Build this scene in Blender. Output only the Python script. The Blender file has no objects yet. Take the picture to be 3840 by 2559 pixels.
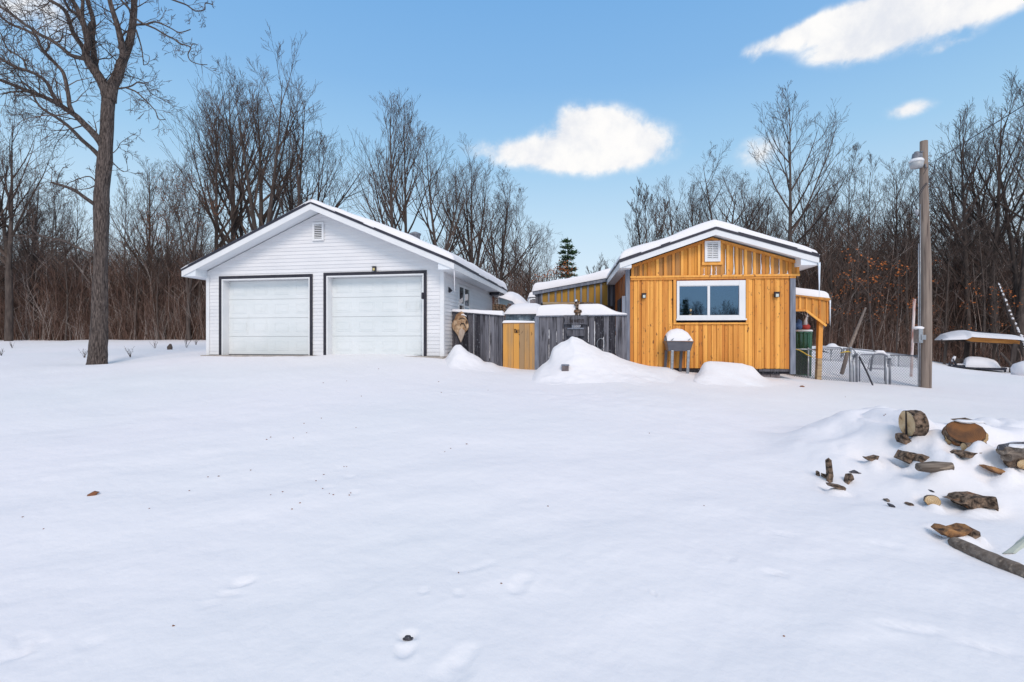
import bpy, math, random
import numpy as np
from mathutils import Vector, Matrix
random.seed(7)
C = bpy.context.scene.collection
PI = math.pi
CAMZ = 1.5
FS = 1844.0; CX = 1920.0; CY = 1279.5

# ---------------------------------------------------------------- pixel -> ray helpers (photo coordinates, 3840 wide)
def D(x, y): return (x*1.632, y*1.632)
REG = {'R1': (640, 700, 2.2406), 'R2': (1160, 720, 2.306), 'R3': (1620, 1000, 3.734), 'R4': (1960, 1000, 3.733),
       'R5': (2260, 800, 2.45), 'R6': (2900, 1020, 3.408), 'R7': (3380, 1180, 5.115), 'R8': (3360, 400, 1.479),
       'F': (3040, 1500, 2.306), 'T2': (0, 0, 2.24), 'T3': (0, 600, 1.96), 'K': (2080, 1100, 8.7125),
       'G': (1820, 1050, 6.818), 'L': (3340, 480, 3.265), 'W': (2520, 1000, 6.533), 'B': (2960, 1180, 6.535)}
def Q(k, x, y):
    a, b, s = REG[k]
    return (a + x/s, b + y/s)
def at(p, Y):                      # world point on the ray through photo point p at depth Y
    return Vector(((p[0]-CX)*Y/FS, Y, CAMZ + (CY-p[1])*Y/FS))

# ---------------------------------------------------------------- scene bookkeeping
def tag(o, label=None, cat=None, group=None, kind=None):
    if label: o['label'] = label
    if cat: o['category'] = cat
    if group: o['group'] = group
    if kind: o['kind'] = kind
    return o
def empty(name, loc, rz=0.0, label=None, cat=None, group=None):
    o = bpy.data.objects.new(name, None); C.objects.link(o)
    o.location = loc; o.rotation_euler = (0, 0, rz); o.empty_display_size = .2
    return tag(o, label, cat, group)

class MB:
    def __init__(s): s.v = []; s.f = []; s.r = []; s.m = []; s.cur = 0.5; s.mi = 0
    def face(s, idx): s.f.append(tuple(idx)); s.r.append(s.cur); s.m.append(s.mi)
    def poly(s, pts):
        n = len(s.v); s.v.extend([tuple(p) for p in pts]); s.face(range(n, n+len(pts)))
    def box(s, x0, x1, y0, y1, z0, z1, rnd=None):
        if rnd is None: rnd = random.random()
        s.cur = rnd
        s.hexa([(x0,y0,z0),(x1,y0,z0),(x1,y1,z0),(x0,y1,z0),(x0,y0,z1),(x1,y0,z1),(x1,y1,z1),(x0,y1,z1)])
    def hexa(s, p):
        n = len(s.v); s.v.extend([tuple(q) for q in p])
        for q in ((0,3,2,1),(4,5,6,7),(0,1,5,4),(1,2,6,5),(2,3,7,6),(3,0,4,7)): s.face([n+i for i in q])
    def prism(s, pts, off, rnd=None):          # polygon pts (3D) extruded by vector off
        if rnd is not None: s.cur = rnd
        n = len(s.v); k = len(pts)
        s.v.extend([tuple(p) for p in pts]); s.v.extend([(p[0]+off[0], p[1]+off[1], p[2]+off[2]) for p in pts])
        s.face(range(n+k-1, n-1, -1)); s.face(range(n+k, n+2*k))
        for i in range(k):
            j = (i+1) % k
            s.face((n+i, n+j, n+k+j, n+k+i))
    def bar(s, a, b, w, h=None, rnd=None, up=(0,0,1)):
        h = h or w
        if rnd is None: rnd = random.random()
        s.cur = rnd
        a = Vector(a); b = Vector(b); d = (b-a).normalized(); u = Vector(up)
        if abs(d.dot(u)) > .95: u = Vector((0,1,0))
        x = d.cross(u).normalized(); z = x.cross(d).normalized()
        x = x*w/2; z = z*h/2
        s.hexa([a-x-z, a+x-z, b+x-z, b-x-z, a-x+z, a+x+z, b+x+z, b-x+z])
    def tube(s, pts, rad, n=6, cap=True, rnd=None, jit=0.0):
        if rnd is None: rnd = random.random()
        s.cur = rnd
        if not hasattr(rad, '__len__'): rad = [rad]*len(pts)
        k = len(pts); base = len(s.v); px = py = pz = 0.0; ux = None
        for i in range(k):
            a = pts[max(i-1, 0)]; b = pts[min(i+1, k-1)]
            dx = b[0]-a[0]; dy = b[1]-a[1]; dz = b[2]-a[2]
            l = math.sqrt(dx*dx+dy*dy+dz*dz) or 1e-9
            dx /= l; dy /= l; dz /= l
            if ux is None:
                if abs(dz) < .9: ux, uy, uz = 0.0, 0.0, 1.0
                else: ux, uy, uz = 1.0, 0.0, 0.0
            t = ux*dx+uy*dy+uz*dz
            ux -= t*dx; uy -= t*dy; uz -= t*dz
            l = math.sqrt(ux*ux+uy*uy+uz*uz) or 1e-9
            ux /= l; uy /= l; uz /= l
            vx = dy*uz-dz*uy; vy = dz*ux-dx*uz; vz = dx*uy-dy*ux
            r = rad[i]; p = pts[i]
            for j in range(n):
                an = 2*PI*j/n; rr = r*(1+random.uniform(-jit, jit)) if jit else r
                c = math.cos(an)*rr; q = math.sin(an)*rr
                s.v.append((p[0]+ux*c+vx*q, p[1]+uy*c+vy*q, p[2]+uz*c+vz*q))
        for i in range(k-1):
            o = base+i*n
            for j in range(n):
                j2 = (j+1) % n
                s.face((o+j, o+j2, o+n+j2, o+n+j))
        if cap:
            s.face(range(base+n-1, base-1, -1)); s.face(range(base+(k-1)*n, base+k*n))
    def lathe(s, prof, c=(0,0,0), n=20, sx=1, sy=1, rnd=.5):
        s.cur = rnd; base = len(s.v)
        for (r, z) in prof:
            for j in range(n):
                a = 2*PI*j/n
                s.v.append((c[0]+r*sx*math.cos(a), c[1]+r*sy*math.sin(a), c[2]+z))
        for i in range(len(prof)-1):
            for j in range(n):
                j2 = (j+1) % n; o = base+i*n
                s.face((o+j, o+j2, o+n+j2, o+n+j))
        s.face(range(base+n-1, base-1, -1)); s.face(range(base+(len(prof)-1)*n, base+len(prof)*n))
    def build(s, name, mats, parent=None, smooth=False, loc=None, bevel=0):
        me = bpy.data.meshes.new(name); me.from_pydata(s.v, [], s.f)
        if not isinstance(mats, (list, tuple)): mats = [mats]
        for m in mats: me.materials.append(m)
        at_ = me.attributes.new('rnd', 'FLOAT', 'FACE'); at_.data.foreach_set('value', s.r)
        if len(mats) > 1: me.polygons.foreach_set('material_index', s.m)
        if smooth: me.polygons.foreach_set('use_smooth', [True]*len(s.f))
        o = bpy.data.objects.new(name, me); C.objects.link(o)
        if parent: o.parent = parent
        if loc is not None: o.location = loc
        if bevel:
            b = o.modifiers.new('b', 'BEVEL'); b.width = bevel; b.segments = 2; b.limit_method = 'ANGLE'
        return o
def clone(o, parent=None):
    c = o.copy(); C.objects.link(c); c.parent = parent
    for ch in list(o.children): clone(ch, c)
    return c

# ---------------------------------------------------------------- materials
def mat(name, c1, c2=None, rough=.7, scale=(8,8,8), detail=6, bump=0.0, bscale=None, var=0.0, metal=0.0, spec=.4, coat=0.0,
        ramp=(.35,.65), coord='Object', c3=None, s3=(2,2,2), r3=(.6,.7), distort=0.0):
    m = bpy.data.materials.new(name); m.use_nodes = True; nt = m.node_tree; N = nt.nodes; Lk = nt.links
    b = N['Principled BSDF']; b.inputs['Roughness'].default_value = rough; b.inputs['Metallic'].default_value = metal
    b.inputs['Specular IOR Level'].default_value = spec; b.inputs['Coat Weight'].default_value = coat
    tc = N.new('ShaderNodeTexCoord')
    def noise(sc, det=detail, dist=0.0):
        mp = N.new('ShaderNodeMapping'); mp.inputs['Scale'].default_value = sc
        Lk.new(tc.outputs[coord], mp.inputs['Vector'])
        n = N.new('ShaderNodeTexNoise'); n.inputs['Scale'].default_value = 1; n.inputs['Detail'].default_value = det
        n.inputs['Distortion'].default_value = dist
        Lk.new(mp.outputs[0], n.inputs['Vector']); return n
    if c2 is None: c2 = tuple(x*.85 for x in c1)
    n = noise(scale, detail, distort)
    if var:
        at_ = N.new('ShaderNodeAttribute'); at_.attribute_name = 'rnd'
        # shift noise lookup per board, and blend
        add = N.new('ShaderNodeMath'); add.operation = 'MULTIPLY_ADD'; Lk.new(at_.outputs['Fac'], add.inputs[0])
        add.inputs[1].default_value = var; Lk.new(n.outputs['Fac'], add.inputs[2])
        sub = N.new('ShaderNodeMath'); sub.operation = 'SUBTRACT'; Lk.new(add.outputs[0], sub.inputs[0]); sub.inputs[1].default_value = var/2
        src = sub.outputs[0]
    else: src = n.outputs['Fac']
    r = N.new('ShaderNodeValToRGB'); r.color_ramp.elements[0].position = ramp[0]; r.color_ramp.elements[1].position = ramp[1]
    r.color_ramp.elements[0].color = (*c1, 1); r.color_ramp.elements[1].color = (*c2, 1)
    Lk.new(src, r.inputs[0]); col = r.outputs[0]
    if c3 is not None:
        n3 = noise(s3, 4); r3n = N.new('ShaderNodeMapRange'); r3n.inputs[1].default_value = r3[0]; r3n.inputs[2].default_value = r3[1]
        Lk.new(n3.outputs['Fac'], r3n.inputs[0])
        mx = N.new('ShaderNodeMix'); mx.data_type = 'RGBA'; Lk.new(r3n.outputs[0], mx.inputs[0]); Lk.new(col, mx.inputs[6]); mx.inputs[7].default_value = (*c3, 1)
        col = mx.outputs[2]
    Lk.new(col, b.inputs['Base Color'])
    if bump:
        nb = noise(bscale or scale, 8)
        bp = N.new('ShaderNodeBump'); bp.inputs['Strength'].default_value = 1; bp.inputs['Distance'].default_value = bump
        Lk.new(nb.outputs['Fac'], bp.inputs['Height']); Lk.new(bp.outputs[0], b.inputs['Normal'])
    return m
M = {}
SN1, SN2 = (.81,.79,.81), (.84,.82,.84)
M['snow'] = mat('snow', SN1, SN2, .75, (.35,.35,.35), 4, .006, (28,28,28), spec=.25)
M['snowg'] = mat('snow_ground', (.80,.795,.81), (.855,.82,.845), .75, (.16,.16,.16), 3, .010, (9,9,14), spec=.25)
M['siding'] = mat('white_siding', (.76,.755,.77), (.70,.70,.72), .45, (1.2,1.2,4), 5, .001, (60,60,60), var=.3)
M['wtrim'] = mat('white_trim', (.78,.78,.79), (.72,.73,.75), .4, (2,2,2), 4)
M['soffit'] = mat('soffit', (.78,.81,.85), (.72,.76,.80), .5, (2,30,2), 3)
M['door'] = mat('garage_door_paint', (.74,.77,.78), (.67,.71,.72), .5, (.9,.9,1.4), 5, .0015, (25,25,25), c3=(.60,.62,.61), s3=(3,3,1.2), r3=(.66,.85))
M['black'] = mat('black_trim', (.018,.017,.026), (.03,.028,.04), .5, (9,9,9), 4)
M['drip'] = mat('dark_drip_edge', (.02,.02,.032), (.035,.034,.05), .45, (5,5,5), 3)
M['amber'] = mat('amber_boards', (.88,.42,.085), (.56,.20,.028), .6, (14,14,1.2), 9, .004, (60,60,4), var=.95, ramp=(.12,.90), c3=(.26,.10,.03), s3=(17,17,8), r3=(.635,.70), spec=.45, distort=.4)
M['amber2'] = mat('pale_amber_boards', (.70,.30,.045), (.42,.20,.06), .6, (12,12,1.0), 8, .003, (60,60,4), var=.6, ramp=(.3,.7), c3=(.19,.13,.08), s3=(7,7,1.2), r3=(.62,.75))
M['gate'] = mat('gate_boards', (.66,.32,.07), (.36,.23,.12), .6, (14,14,1.1), 8, .003, (60,60,4), var=.7, ramp=(.28,.72), c3=(.20,.13,.07), s3=(12,12,2.5), r3=(.66,.74))
M['panel'] = mat('ochre_panel', (.50,.25,.018), (.36,.19,.02), .45, (7,7,1.5), 6, .002, (40,40,4), var=.4, c3=(.16,.09,.02), s3=(9,9,9), r3=(.68,.76))
M['rust'] = mat('orange_plywood', (.46,.13,.02), (.16,.045,.015), .6, (6,6,3), 7, .003, (30,30,8), ramp=(.35,.7))
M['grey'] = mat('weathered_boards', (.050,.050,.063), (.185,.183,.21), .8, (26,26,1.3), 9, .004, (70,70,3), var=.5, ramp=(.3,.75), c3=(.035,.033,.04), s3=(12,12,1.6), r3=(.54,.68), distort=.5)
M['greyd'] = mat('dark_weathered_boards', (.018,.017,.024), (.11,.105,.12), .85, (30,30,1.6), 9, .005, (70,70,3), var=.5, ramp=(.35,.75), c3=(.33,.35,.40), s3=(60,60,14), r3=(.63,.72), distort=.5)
M['bluegrey'] = mat('blue_grey_battens', (.14,.155,.20), (.24,.26,.31), .7, (20,20,2), 7, .003, (60,60,4), var=.4)
M['tan'] = mat('tan_log', (.50,.36,.20), (.24,.15,.09), .75, (3,14,14), 8, .004, (8,40,40), ramp=(.35,.7))
M['glass'] = mat('dark_window_glass', (.012,.03,.05), (.02,.04,.06), .03, (2,2,2), 2, spec=1.0, coat=.6)
M['glass2'] = mat('pale_glass', (.45,.58,.64), (.38,.50,.58), .15, (3,3,3), 3, spec=.7)
M['tarp'] = mat('frosty_tarp', (.33,.42,.48), (.60,.68,.76), .35, (6,6,9), 9, .02, (9,9,9), ramp=(.38,.62), c3=(.07,.11,.15), s3=(16,16,20), r3=(.62,.72), distort=1.0)
M['gmetal'] = mat('grey_enamel', (.085,.085,.105), (.11,.11,.13), .35, (5,5,5), 4, spec=.6)
M['galv'] = mat('galvanised_steel', (.40,.42,.45), (.26,.28,.31), .38, (14,14,14), 6, metal=.7)
M['galvd'] = mat('dull_steel', (.16,.17,.20), (.26,.27,.30), .5, (14,14,14), 6, metal=.5)
M['wire'] = mat('old_wire', (.055,.06,.075), (.10,.11,.13), .6, (14,14,14), 4, metal=.3)
M['green'] = mat('green_plastic', (.006,.055,.028), (.012,.11,.05), .22, (30,30,1.5), 5, spec=.7)
M['needle'] = mat('evergreen_needles', (.018,.05,.022), (.06,.12,.04), .7, (6,6,6), 5, var=.7)
M['pole'] = mat('weathered_pole', (.30,.24,.20), (.17,.13,.11), .85, (22,22,1.0), 9, .006, (70,70,2), ramp=(.3,.7), c3=(.07,.05,.045), s3=(26,26,.9), r3=(.60,.70), distort=.6)
M['bark'] = mat('bark', (.030,.022,.020), (.165,.13,.115), .95, (44,44,7), 9, .04, (50,50,8), ramp=(.36,.66), distort=.8)
M['bark2'] = mat('forest_bark', (.050,.038,.034), (.115,.090,.078), .95, (9,9,1.5), 6, .01, (20,20,4), ramp=(.35,.7))
M['twig'] = mat('twigs', (.030,.022,.019), (.125,.09,.076), .95, (.7,.7,.7), 3, var=.9, ramp=(.1,.9))
M['brush'] = mat('brush_stems', (.055,.030,.024), (.24,.145,.11), .95, (.5,.5,.5), 3, var=.9, ramp=(.1,.80))
_r = [n for n in M['brush'].node_tree.nodes if n.type == 'VALTORGB'][0].color_ramp.elements.new(.93); _r.color = (.46, .40, .37, 1)
M['leafo'] = mat('orange_leaves', (.50,.15,.035), (.34,.10,.03), .8, (3,3,3), 3, var=.8)
M['leafb'] = mat('brown_leaves', (.17,.065,.03), (.25,.10,.045), .85, (3,3,3), 3, var=.8)
M['logbark'] = mat('log_bark', (.022,.014,.010), (.27,.185,.13), .95, (22,22,22), 9, .03, (40,40,40), ramp=(.38,.62), c3=(.30,.12,.04), s3=(7,7,7), r3=(.62,.72))
M['splint'] = mat('splintered_wood', (.40,.20,.08), (.10,.05,.03), .9, (16,16,16), 9, .02, (30,30,30), ramp=(.38,.62), c3=(.03,.02,.015), s3=(10,10,10), r3=(.58,.66))
M['cut'] = mat('cut_wood', (.74,.54,.32), (.55,.35,.17), .8, (12,12,12), 8, .003, (50,50,50), c3=(.16,.09,.05), s3=(9,9,9), r3=(.60,.70))
M['cutd'] = mat('brown_cut_wood', (.28,.11,.03), (.10,.045,.02), .75, (7,7,7), 8, .004, (30,30,30), ramp=(.35,.65), c3=(.42,.24,.10), s3=(4,4,4), r3=(.66,.8))
M['driftw'] = mat('grey_pole_wood', (.22,.18,.15), (.10,.075,.06), .85, (3,34,34), 9, .006, (5,60,60), ramp=(.35,.65), c3=(.34,.27,.21), s3=(4,28,28), r3=(.60,.70))
M['block'] = mat('concrete_block', (.22,.19,.20), (.12,.10,.105), .9, (8,8,8), 8, .006, (40,40,40))
M['lampg'] = mat('lamp_lens', (.36,.37,.38), (.42,.43,.44), .35, (4,4,4), 2, spec=.6)
M['pvc'] = mat('chalky_pipe', (.66,.56,.54), (.38,.16,.12), .6, (5,5,2.2), 6, ramp=(.45,.62))
M['yellow'] = mat('yellow_strap', (.62,.45,.05), (.5,.32,.04), .6, (9,9,9), 3)
M['blue'] = mat('blue_cloth', (.05,.09,.20), (.10,.17,.32), .9, (12,12,12), 5)
M['red'] = mat('red_cloth', (.42,.05,.035), (.30,.03,.03), .8, (12,12,12), 5)
M['whitec'] = mat('pale_cloth', (.60,.58,.60), (.45,.42,.44), .8, (12,12,12), 5)
M['deck'] = mat('orange_beam', (.52,.22,.05), (.36,.14,.03), .7, (2,9,9), 6)
M['stone'] = mat('cream_panel', (.50,.52,.44), (.42,.44,.38), .6, (5,5,5), 5)
M['ice'] = mat('ice', (.80,.86,.93), (.70,.78,.88), .15, (9,9,9), 3, .004, (30,30,10), spec=.8)
M['bone'] = mat('carved_burl', (.56,.40,.26), (.26,.14,.07), .75, (9,9,7), 9, .03, (22,22,14), ramp=(.38,.60), c3=(.05,.03,.02), s3=(8,8,5), r3=(.55,.62))
M['bonel'] = mat('pale_driftwood', (.56,.46,.38), (.34,.26,.21), .75, (22,22,4), 9, .008, (50,50,6), ramp=(.35,.65))
M['slab'] = mat('concrete_slab', (.42,.38,.34), (.30,.27,.25), .9, (6,6,6), 7, .003, (40,40,40))
M['ink'] = mat('burnt_lettering', (.02,.012,.012), (.03,.02,.02), .8, (9,9,9), 2)
M['paleink'] = mat('pale_lettering', (.42,.42,.45), (.36,.36,.39), .8, (9,9,9), 2)
M['amberlens'] = mat('amber_lens', (.62,.52,.22), (.5,.40,.15), .25, (30,30,30), 2, spec=.8)
M['lens'] = mat('pale_lens', (.62,.66,.60), (.5,.54,.5), .2, (30,30,30), 2, spec=.8)
M['interior'] = mat('dark_interior', (.02,.02,.025), (.03,.03,.035), .9, (5,5,5), 2)
M['shade'] = mat('shade_cloth', (.62,.66,.70), (.5,.55,.6), .9, (3,3,3), 3)

def reflective_glass(name, tint, fac):
    m = bpy.data.materials.new(name); m.use_nodes = True; nt = m.node_tree; nt.nodes.clear(); N = nt.nodes
    o = N.new('ShaderNodeOutputMaterial'); mx = N.new('ShaderNodeMixShader'); g = N.new('ShaderNodeBsdfGlossy'); t = N.new('ShaderNodeBsdfTransparent')
    g.inputs['Color'].default_value = (*tint, 1); g.inputs['Roughness'].default_value = .015; t.inputs['Color'].default_value = (.75, .8, .85, 1); mx.inputs[0].default_value = fac
    nt.links.new(t.outputs[0], mx.inputs[1]); nt.links.new(g.outputs[0], mx.inputs[2]); nt.links.new(mx.outputs[0], o.inputs[0]); return m
M['pane'] = reflective_glass('reflecting_pane', (.22, .36, .54), .36)
for _k in ('cut', 'cutd'):
    _nt = M[_k].node_tree; _b = _nt.nodes['Principled BSDF']; _src = _b.inputs['Base Color'].links[0].from_socket
    _w = _nt.nodes.new('ShaderNodeTexWave'); _w.wave_type = 'RINGS'; _w.rings_direction = 'SPHERICAL'; _w.inputs['Scale'].default_value = 26; _w.inputs['Distortion'].default_value = 2.2; _w.inputs['Detail'].default_value = 3
    _t = _nt.nodes.new('ShaderNodeTexCoord'); _nt.links.new(_t.outputs['Object'], _w.inputs['Vector']); _m = _nt.nodes.new('ShaderNodeMix'); _m.data_type = 'RGBA'; _m.blend_type = 'MULTIPLY'; _m.inputs[0].default_value = .3
    _nt.links.new(_src, _m.inputs[6]); _nt.links.new(_w.outputs['Color'], _m.inputs[7]); _nt.links.new(_m.outputs[2], _b.inputs['Base Color'])
# ---------------------------------------------------------------- numpy noise and terrain
def vnoise(x, y, seed=0):
    x = np.asarray(x, float); y = np.asarray(y, float)
    xi = np.floor(x).astype(np.int64); yi = np.floor(y).astype(np.int64); fx = x-xi; fy = y-yi
    def h(a, b):
        n = (a*374761393 + b*668265263 + seed*1442695041) & 0xffffffff
        n = ((n ^ (n >> 13))*1274126177) & 0xffffffff
        n = n ^ (n >> 16)
        return (n & 0xffff)/65535.0
    ux = fx*fx*fx*(fx*(fx*6-15)+10); uy = fy*fy*fy*(fy*(fy*6-15)+10)
    return (h(xi, yi)*(1-ux)+h(xi+1, yi)*ux)*(1-uy) + (h(xi, yi+1)*(1-ux)+h(xi+1, yi+1)*ux)*uy - .5
def gp(dx, dy, Y):                 # control point from a display-pixel pair on the ground at depth Y
    p = at(D(dx, dy), Y); return (p.x, p.y, p.z)
ctrl = [gp(-100,835,13), gp(0,803,20), gp(0,782,30), gp(225,836,13), gp(300,801,20), gp(400,780.5,30), gp(-500,803,20), gp(-600,782,30), gp(-500,835,13),
        gp(476,819.5,14.2), gp(700,820,13.6), gp(1018,822,12.95), gp(350,828,13), gp(700,786,26), gp(1100,790,24), gp(1300,800,22), gp(1300,830,15.5),
        gp(1190,848,13.2), gp(1300,852,12), gp(1450,848,12.3), gp(1640,861,12.1), gp(1820,872,12), gp(1880,874,13), gp(2125,889,13), gp(2353,884,14),
        gp(2700,895,13), gp(1950,869,14), gp(2100,866,15), gp(1900,838,16), gp(1900,799,22), gp(2050,812,23), gp(2160,836,24), gp(2350,848,24), gp(2700,850,24),
        gp(1700,795,24), gp(2000,815,34), gp(2350,838,36), gp(2800,838,36), gp(2160,844,20), gp(2250,848,21), gp(2350,853,21), gp(2250,842,28), gp(2350,842,30), gp(2160,838,30), gp(2600,846,28), gp(2100,826,20), gp(0,783,36), gp(300,783,36), gp(1400,785,34), gp(900,782,34),
        (-3.2,5,.31), (-6,8,.60), (0,5,.27), (0,8,.50), (0,11,.71), (3,8,.40), (6,8.5,.22), (3,5,.12), (6,5,.03), (-2,2.2,.02), (0,2.2,.0), (2,2.2,-.02),
        (0,-3,-.2), (-8,-3,-.15), (8,-3,-.25), (-9,5,.3), (10,5,.02), (-20,5,.5), (20,5,.0), (-25,-10,-.1), (25,-10,-.2), (0,-25,-.3), (-40,40,1.9), (40,45,.8), (0,50,1.9),
        (-60,60,2.2), (60,60,.9), (0,80,2.2), (-70,0,.9), (70,0,.1), (0,-70,-.3)]
ctrl = np.array(ctrl)
def tps(r2): return np.where(r2 > 1e-9, .5*r2*np.log(r2+1e-12), 0)
_n = len(ctrl); _d2 = ((ctrl[:, None, :2]-ctrl[None, :, :2])**2).sum(-1)
_A = np.zeros((_n+3, _n+3)); _A[:_n, :_n] = tps(_d2) + np.eye(_n)*.6; _A[:_n, _n] = 1; _A[:_n, _n+1:] = ctrl[:, :2]; _A[_n, :_n] = 1; _A[_n+1:, :_n] = ctrl[:, :2].T
_w = np.linalg.solve(_A, np.concatenate([ctrl[:, 2], [0, 0, 0]]))
def smooth(a, b, x):
    t = np.clip((x-a)/(b-a), 0, 1); return t*t*(3-2*t)
DENTS = []                          # x, y, rx, ry, angle, depth
def base_h(x, y):
    x = np.asarray(x, float); y = np.asarray(y, float); shp = x.shape; x = x.ravel(); y = y.ravel()
    r = np.hypot(x, y); k = np.where(r > 85, 85/np.maximum(r, 1e-6), 1); xx = x*k; yy = y*k
    z = np.empty_like(xx)
    for s in range(0, len(xx), 20000):
        e = slice(s, s+20000)
        d2 = (xx[e, None]-ctrl[None, :, 0])**2 + (yy[e, None]-ctrl[None, :, 1])**2
        z[e] = tps(d2)@_w[:_n] + _w[_n] + xx[e]*_w[_n+1] + yy[e]*_w[_n+2]
    return z.reshape(shp)
def G(x, y):
    x = np.asarray(x, float); y = np.asarray(y, float)
    z = base_h(x, y)
    far = smooth(2, 8, np.hypot(x, y))
    z = z + vnoise(x*.45, y*.6, 3)*.07*far + vnoise(x*1.3+y*.3, y*1.5, 5)*.022 + vnoise(x*3.1, y*3.6, 8)*.012 + vnoise(x*9, y*10, 9)*.003
    # wind ripples and small drifts lower right
    z = z + np.maximum(0, vnoise(x*1.1+y*.8, y*2.6-x*.5, 12))*.05*smooth(.5, 2.5, x)*smooth(7, 4, y)
    z = z + vnoise((x*.9+y*.45)*.55, (y*.9-x*.45)*2.2, 51)*.020*smooth(9, 5, y) + vnoise((x*.9+y*.4)*1.6, (y*.9-x*.4)*7, 52)*.006*smooth(9, 5, y)
    # trampled band across the yard
    tr = np.exp(-((y-8.2-.12*x)/1.6)**2)*smooth(-6, -2, x)*smooth(6, 2, x)
    z = z + vnoise(x*7, y*7, 21)*.018*tr*(vnoise(x*.9, y*.9, 33) > .05)
    # snow-covered firewood mound
    a = (x-5.15)/2.05; b = (y-5.6)/1.75; q = np.sqrt(a*a+b*b)
    m = smooth(1.15, .45, q)
    z = z + m*(.30 + vnoise(x*1.6, y*1.6, 41)*.30 + np.abs(vnoise(x*2.7, y*2.4, 43))*.30 + np.abs(vnoise(x*6, y*5, 44))*.10)
    for (cx, cy, rx, ry, an, dep) in DENTS:
        c = math.cos(an); s = math.sin(an); u = ((x-cx)*c+(y-cy)*s)/rx; w = (-(x-cx)*s+(y-cy)*c)/ry; q = u*u+w*w
        z = z - dep*np.exp(-q*q*1.2) + dep*.15*np.exp(-((np.sqrt(q)-1.45)/.35)**2)
    return z
# piles: silhouette in photo points, ridge depth, front and back fall-off
PILES = []
def pile(sil, Yr, front, back, keep=.0, seed=0, lump=.05):
    P = [at(p, Yr) for p in sil]; xs = np.array([p.x for p in P]); zs = np.array([p.z for p in P])
    xd = np.linspace(xs[0], xs[-1], 400); zd = np.interp(xd, xs, zs)
    def sm(z, m):
        k = int(400*m/(xs[-1]-xs[0])); k = max(3, k | 1); w_ = np.hanning(k+2)[1:-1]; w_ /= w_.sum()
        return np.convolve(np.pad(z, k//2, mode='edge'), w_, 'valid')
    z1_ = sm(zd, .10); z2_ = sm(zd, .9)
    def f(x, y):
        xq = x*Yr/np.maximum(y, .1) + vnoise(x*1.7, y*1.7, seed+5)*.25*np.clip((Yr-y)/front*3, 0, 1)
        fb = smooth(0, .55, (Yr-y)/front)
        top = np.interp(xq, xd, z1_, left=-9, right=-9)*(1-fb)+np.interp(xq, xd, z2_, left=-9, right=-9)*fb
        g = G(x, y); h = np.maximum(top-g, 0)
        fr = np.clip((Yr-y)/front, 0, 1); bk = np.clip((y-Yr)/back, 0, 1)
        n0 = (vnoise(x*9, y*9, seed+2)*.5+vnoise(x*16, y*16, seed+3)*.25)*.035*np.minimum(h*4, 1)*(vnoise(x*1.1, y*1.1, seed+8) > -.1)
        prof = np.where(y < Yr, (1-fr)**2.4*(1+1.5*fr), 1-(1-keep)*bk**2)
        n = (vnoise(x*2.3, y*2.3, seed)*1.0 + vnoise(x*6, y*6, seed+1)*.35)*lump*np.minimum(h*3, 1)*np.clip(fr*2, 0, 1)
        lat = smooth(xd[0], xd[0]+.35, xq)*smooth(xd[-1], xd[-1]-.5, xq)
        return np.where(h > 0, (h*prof+n+n0)*lat, 0)
    PILES.append((f, xs[0], xs[-1], Yr-front, Yr+back)); return f
R3 = lambda *a: Q('R3', *a)
pile([Q('R4',*p) for p in [(100,1440),(160,1390),(300,1345),(370,1290),(395,1240),(400,1160),(440,1110),(520,1050),(640,1010),(685,955),(740,975),(820,1005),(920,1060),(1040,1120),(1130,1175),(1250,1200),(1360,1260),(1480,1305),(1640,1350),(1790,1385),(2000,1400),(2300,1440)]], 11.75, 2.0, .75, .75, 61, .05)
pile([R3(*p) for p in [(150,1240),(165,1130),(240,1090),(400,1078),(440,1115),(500,1175),(600,1225),(680,1275),(730,1325),(850,1338),(930,1390),(1060,1420),(1250,1450)]], 12.55, 1.25, .8, .8, 71, .06)
pile([Q('R5',*p) for p in [(770,1500),(830,1485),(882,1450),(905,1400),(932,1360),(985,1348),(1100,1354),(1280,1370),(1380,1400),(1430,1455),(1460,1487),(1520,1520),(1650,1528),(1800,1570),(1900,1600)]], 11.45, 1.3, .45, .7, 81, .05)
pile([Q('R6',*p) for p in [(480,1020),(530,945),(600,938),(690,940),(700,915),(750,903),(800,915),(830,945),(990,960),(1060,990),(1200,1030)]], 21.0, 2.0, 2.0, .2, 91, .03)
def H(x, y):
    z = G(x, y)
    for (f, *_r) in PILES: z = np.maximum(z, G(x, y)-.03+f(x, y))
    return z
def Hs(x, y): return float(H(np.array([x]), np.array([y]))[0])
def Gs(x, y): return float(G(np.array([x]), np.array([y]))[0])
def hit(p, t0=1.2, t1=60):
    t = np.concatenate([np.arange(t0, 16, .02), np.arange(16, t1, .1)])
    x = (p[0]-CX)/FS*t; z = CAMZ+(CY-p[1])/FS*t; h = H(x, t)
    i = np.argmax(z < h)
    return Vector((x[i], t[i], h[i]))
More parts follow.
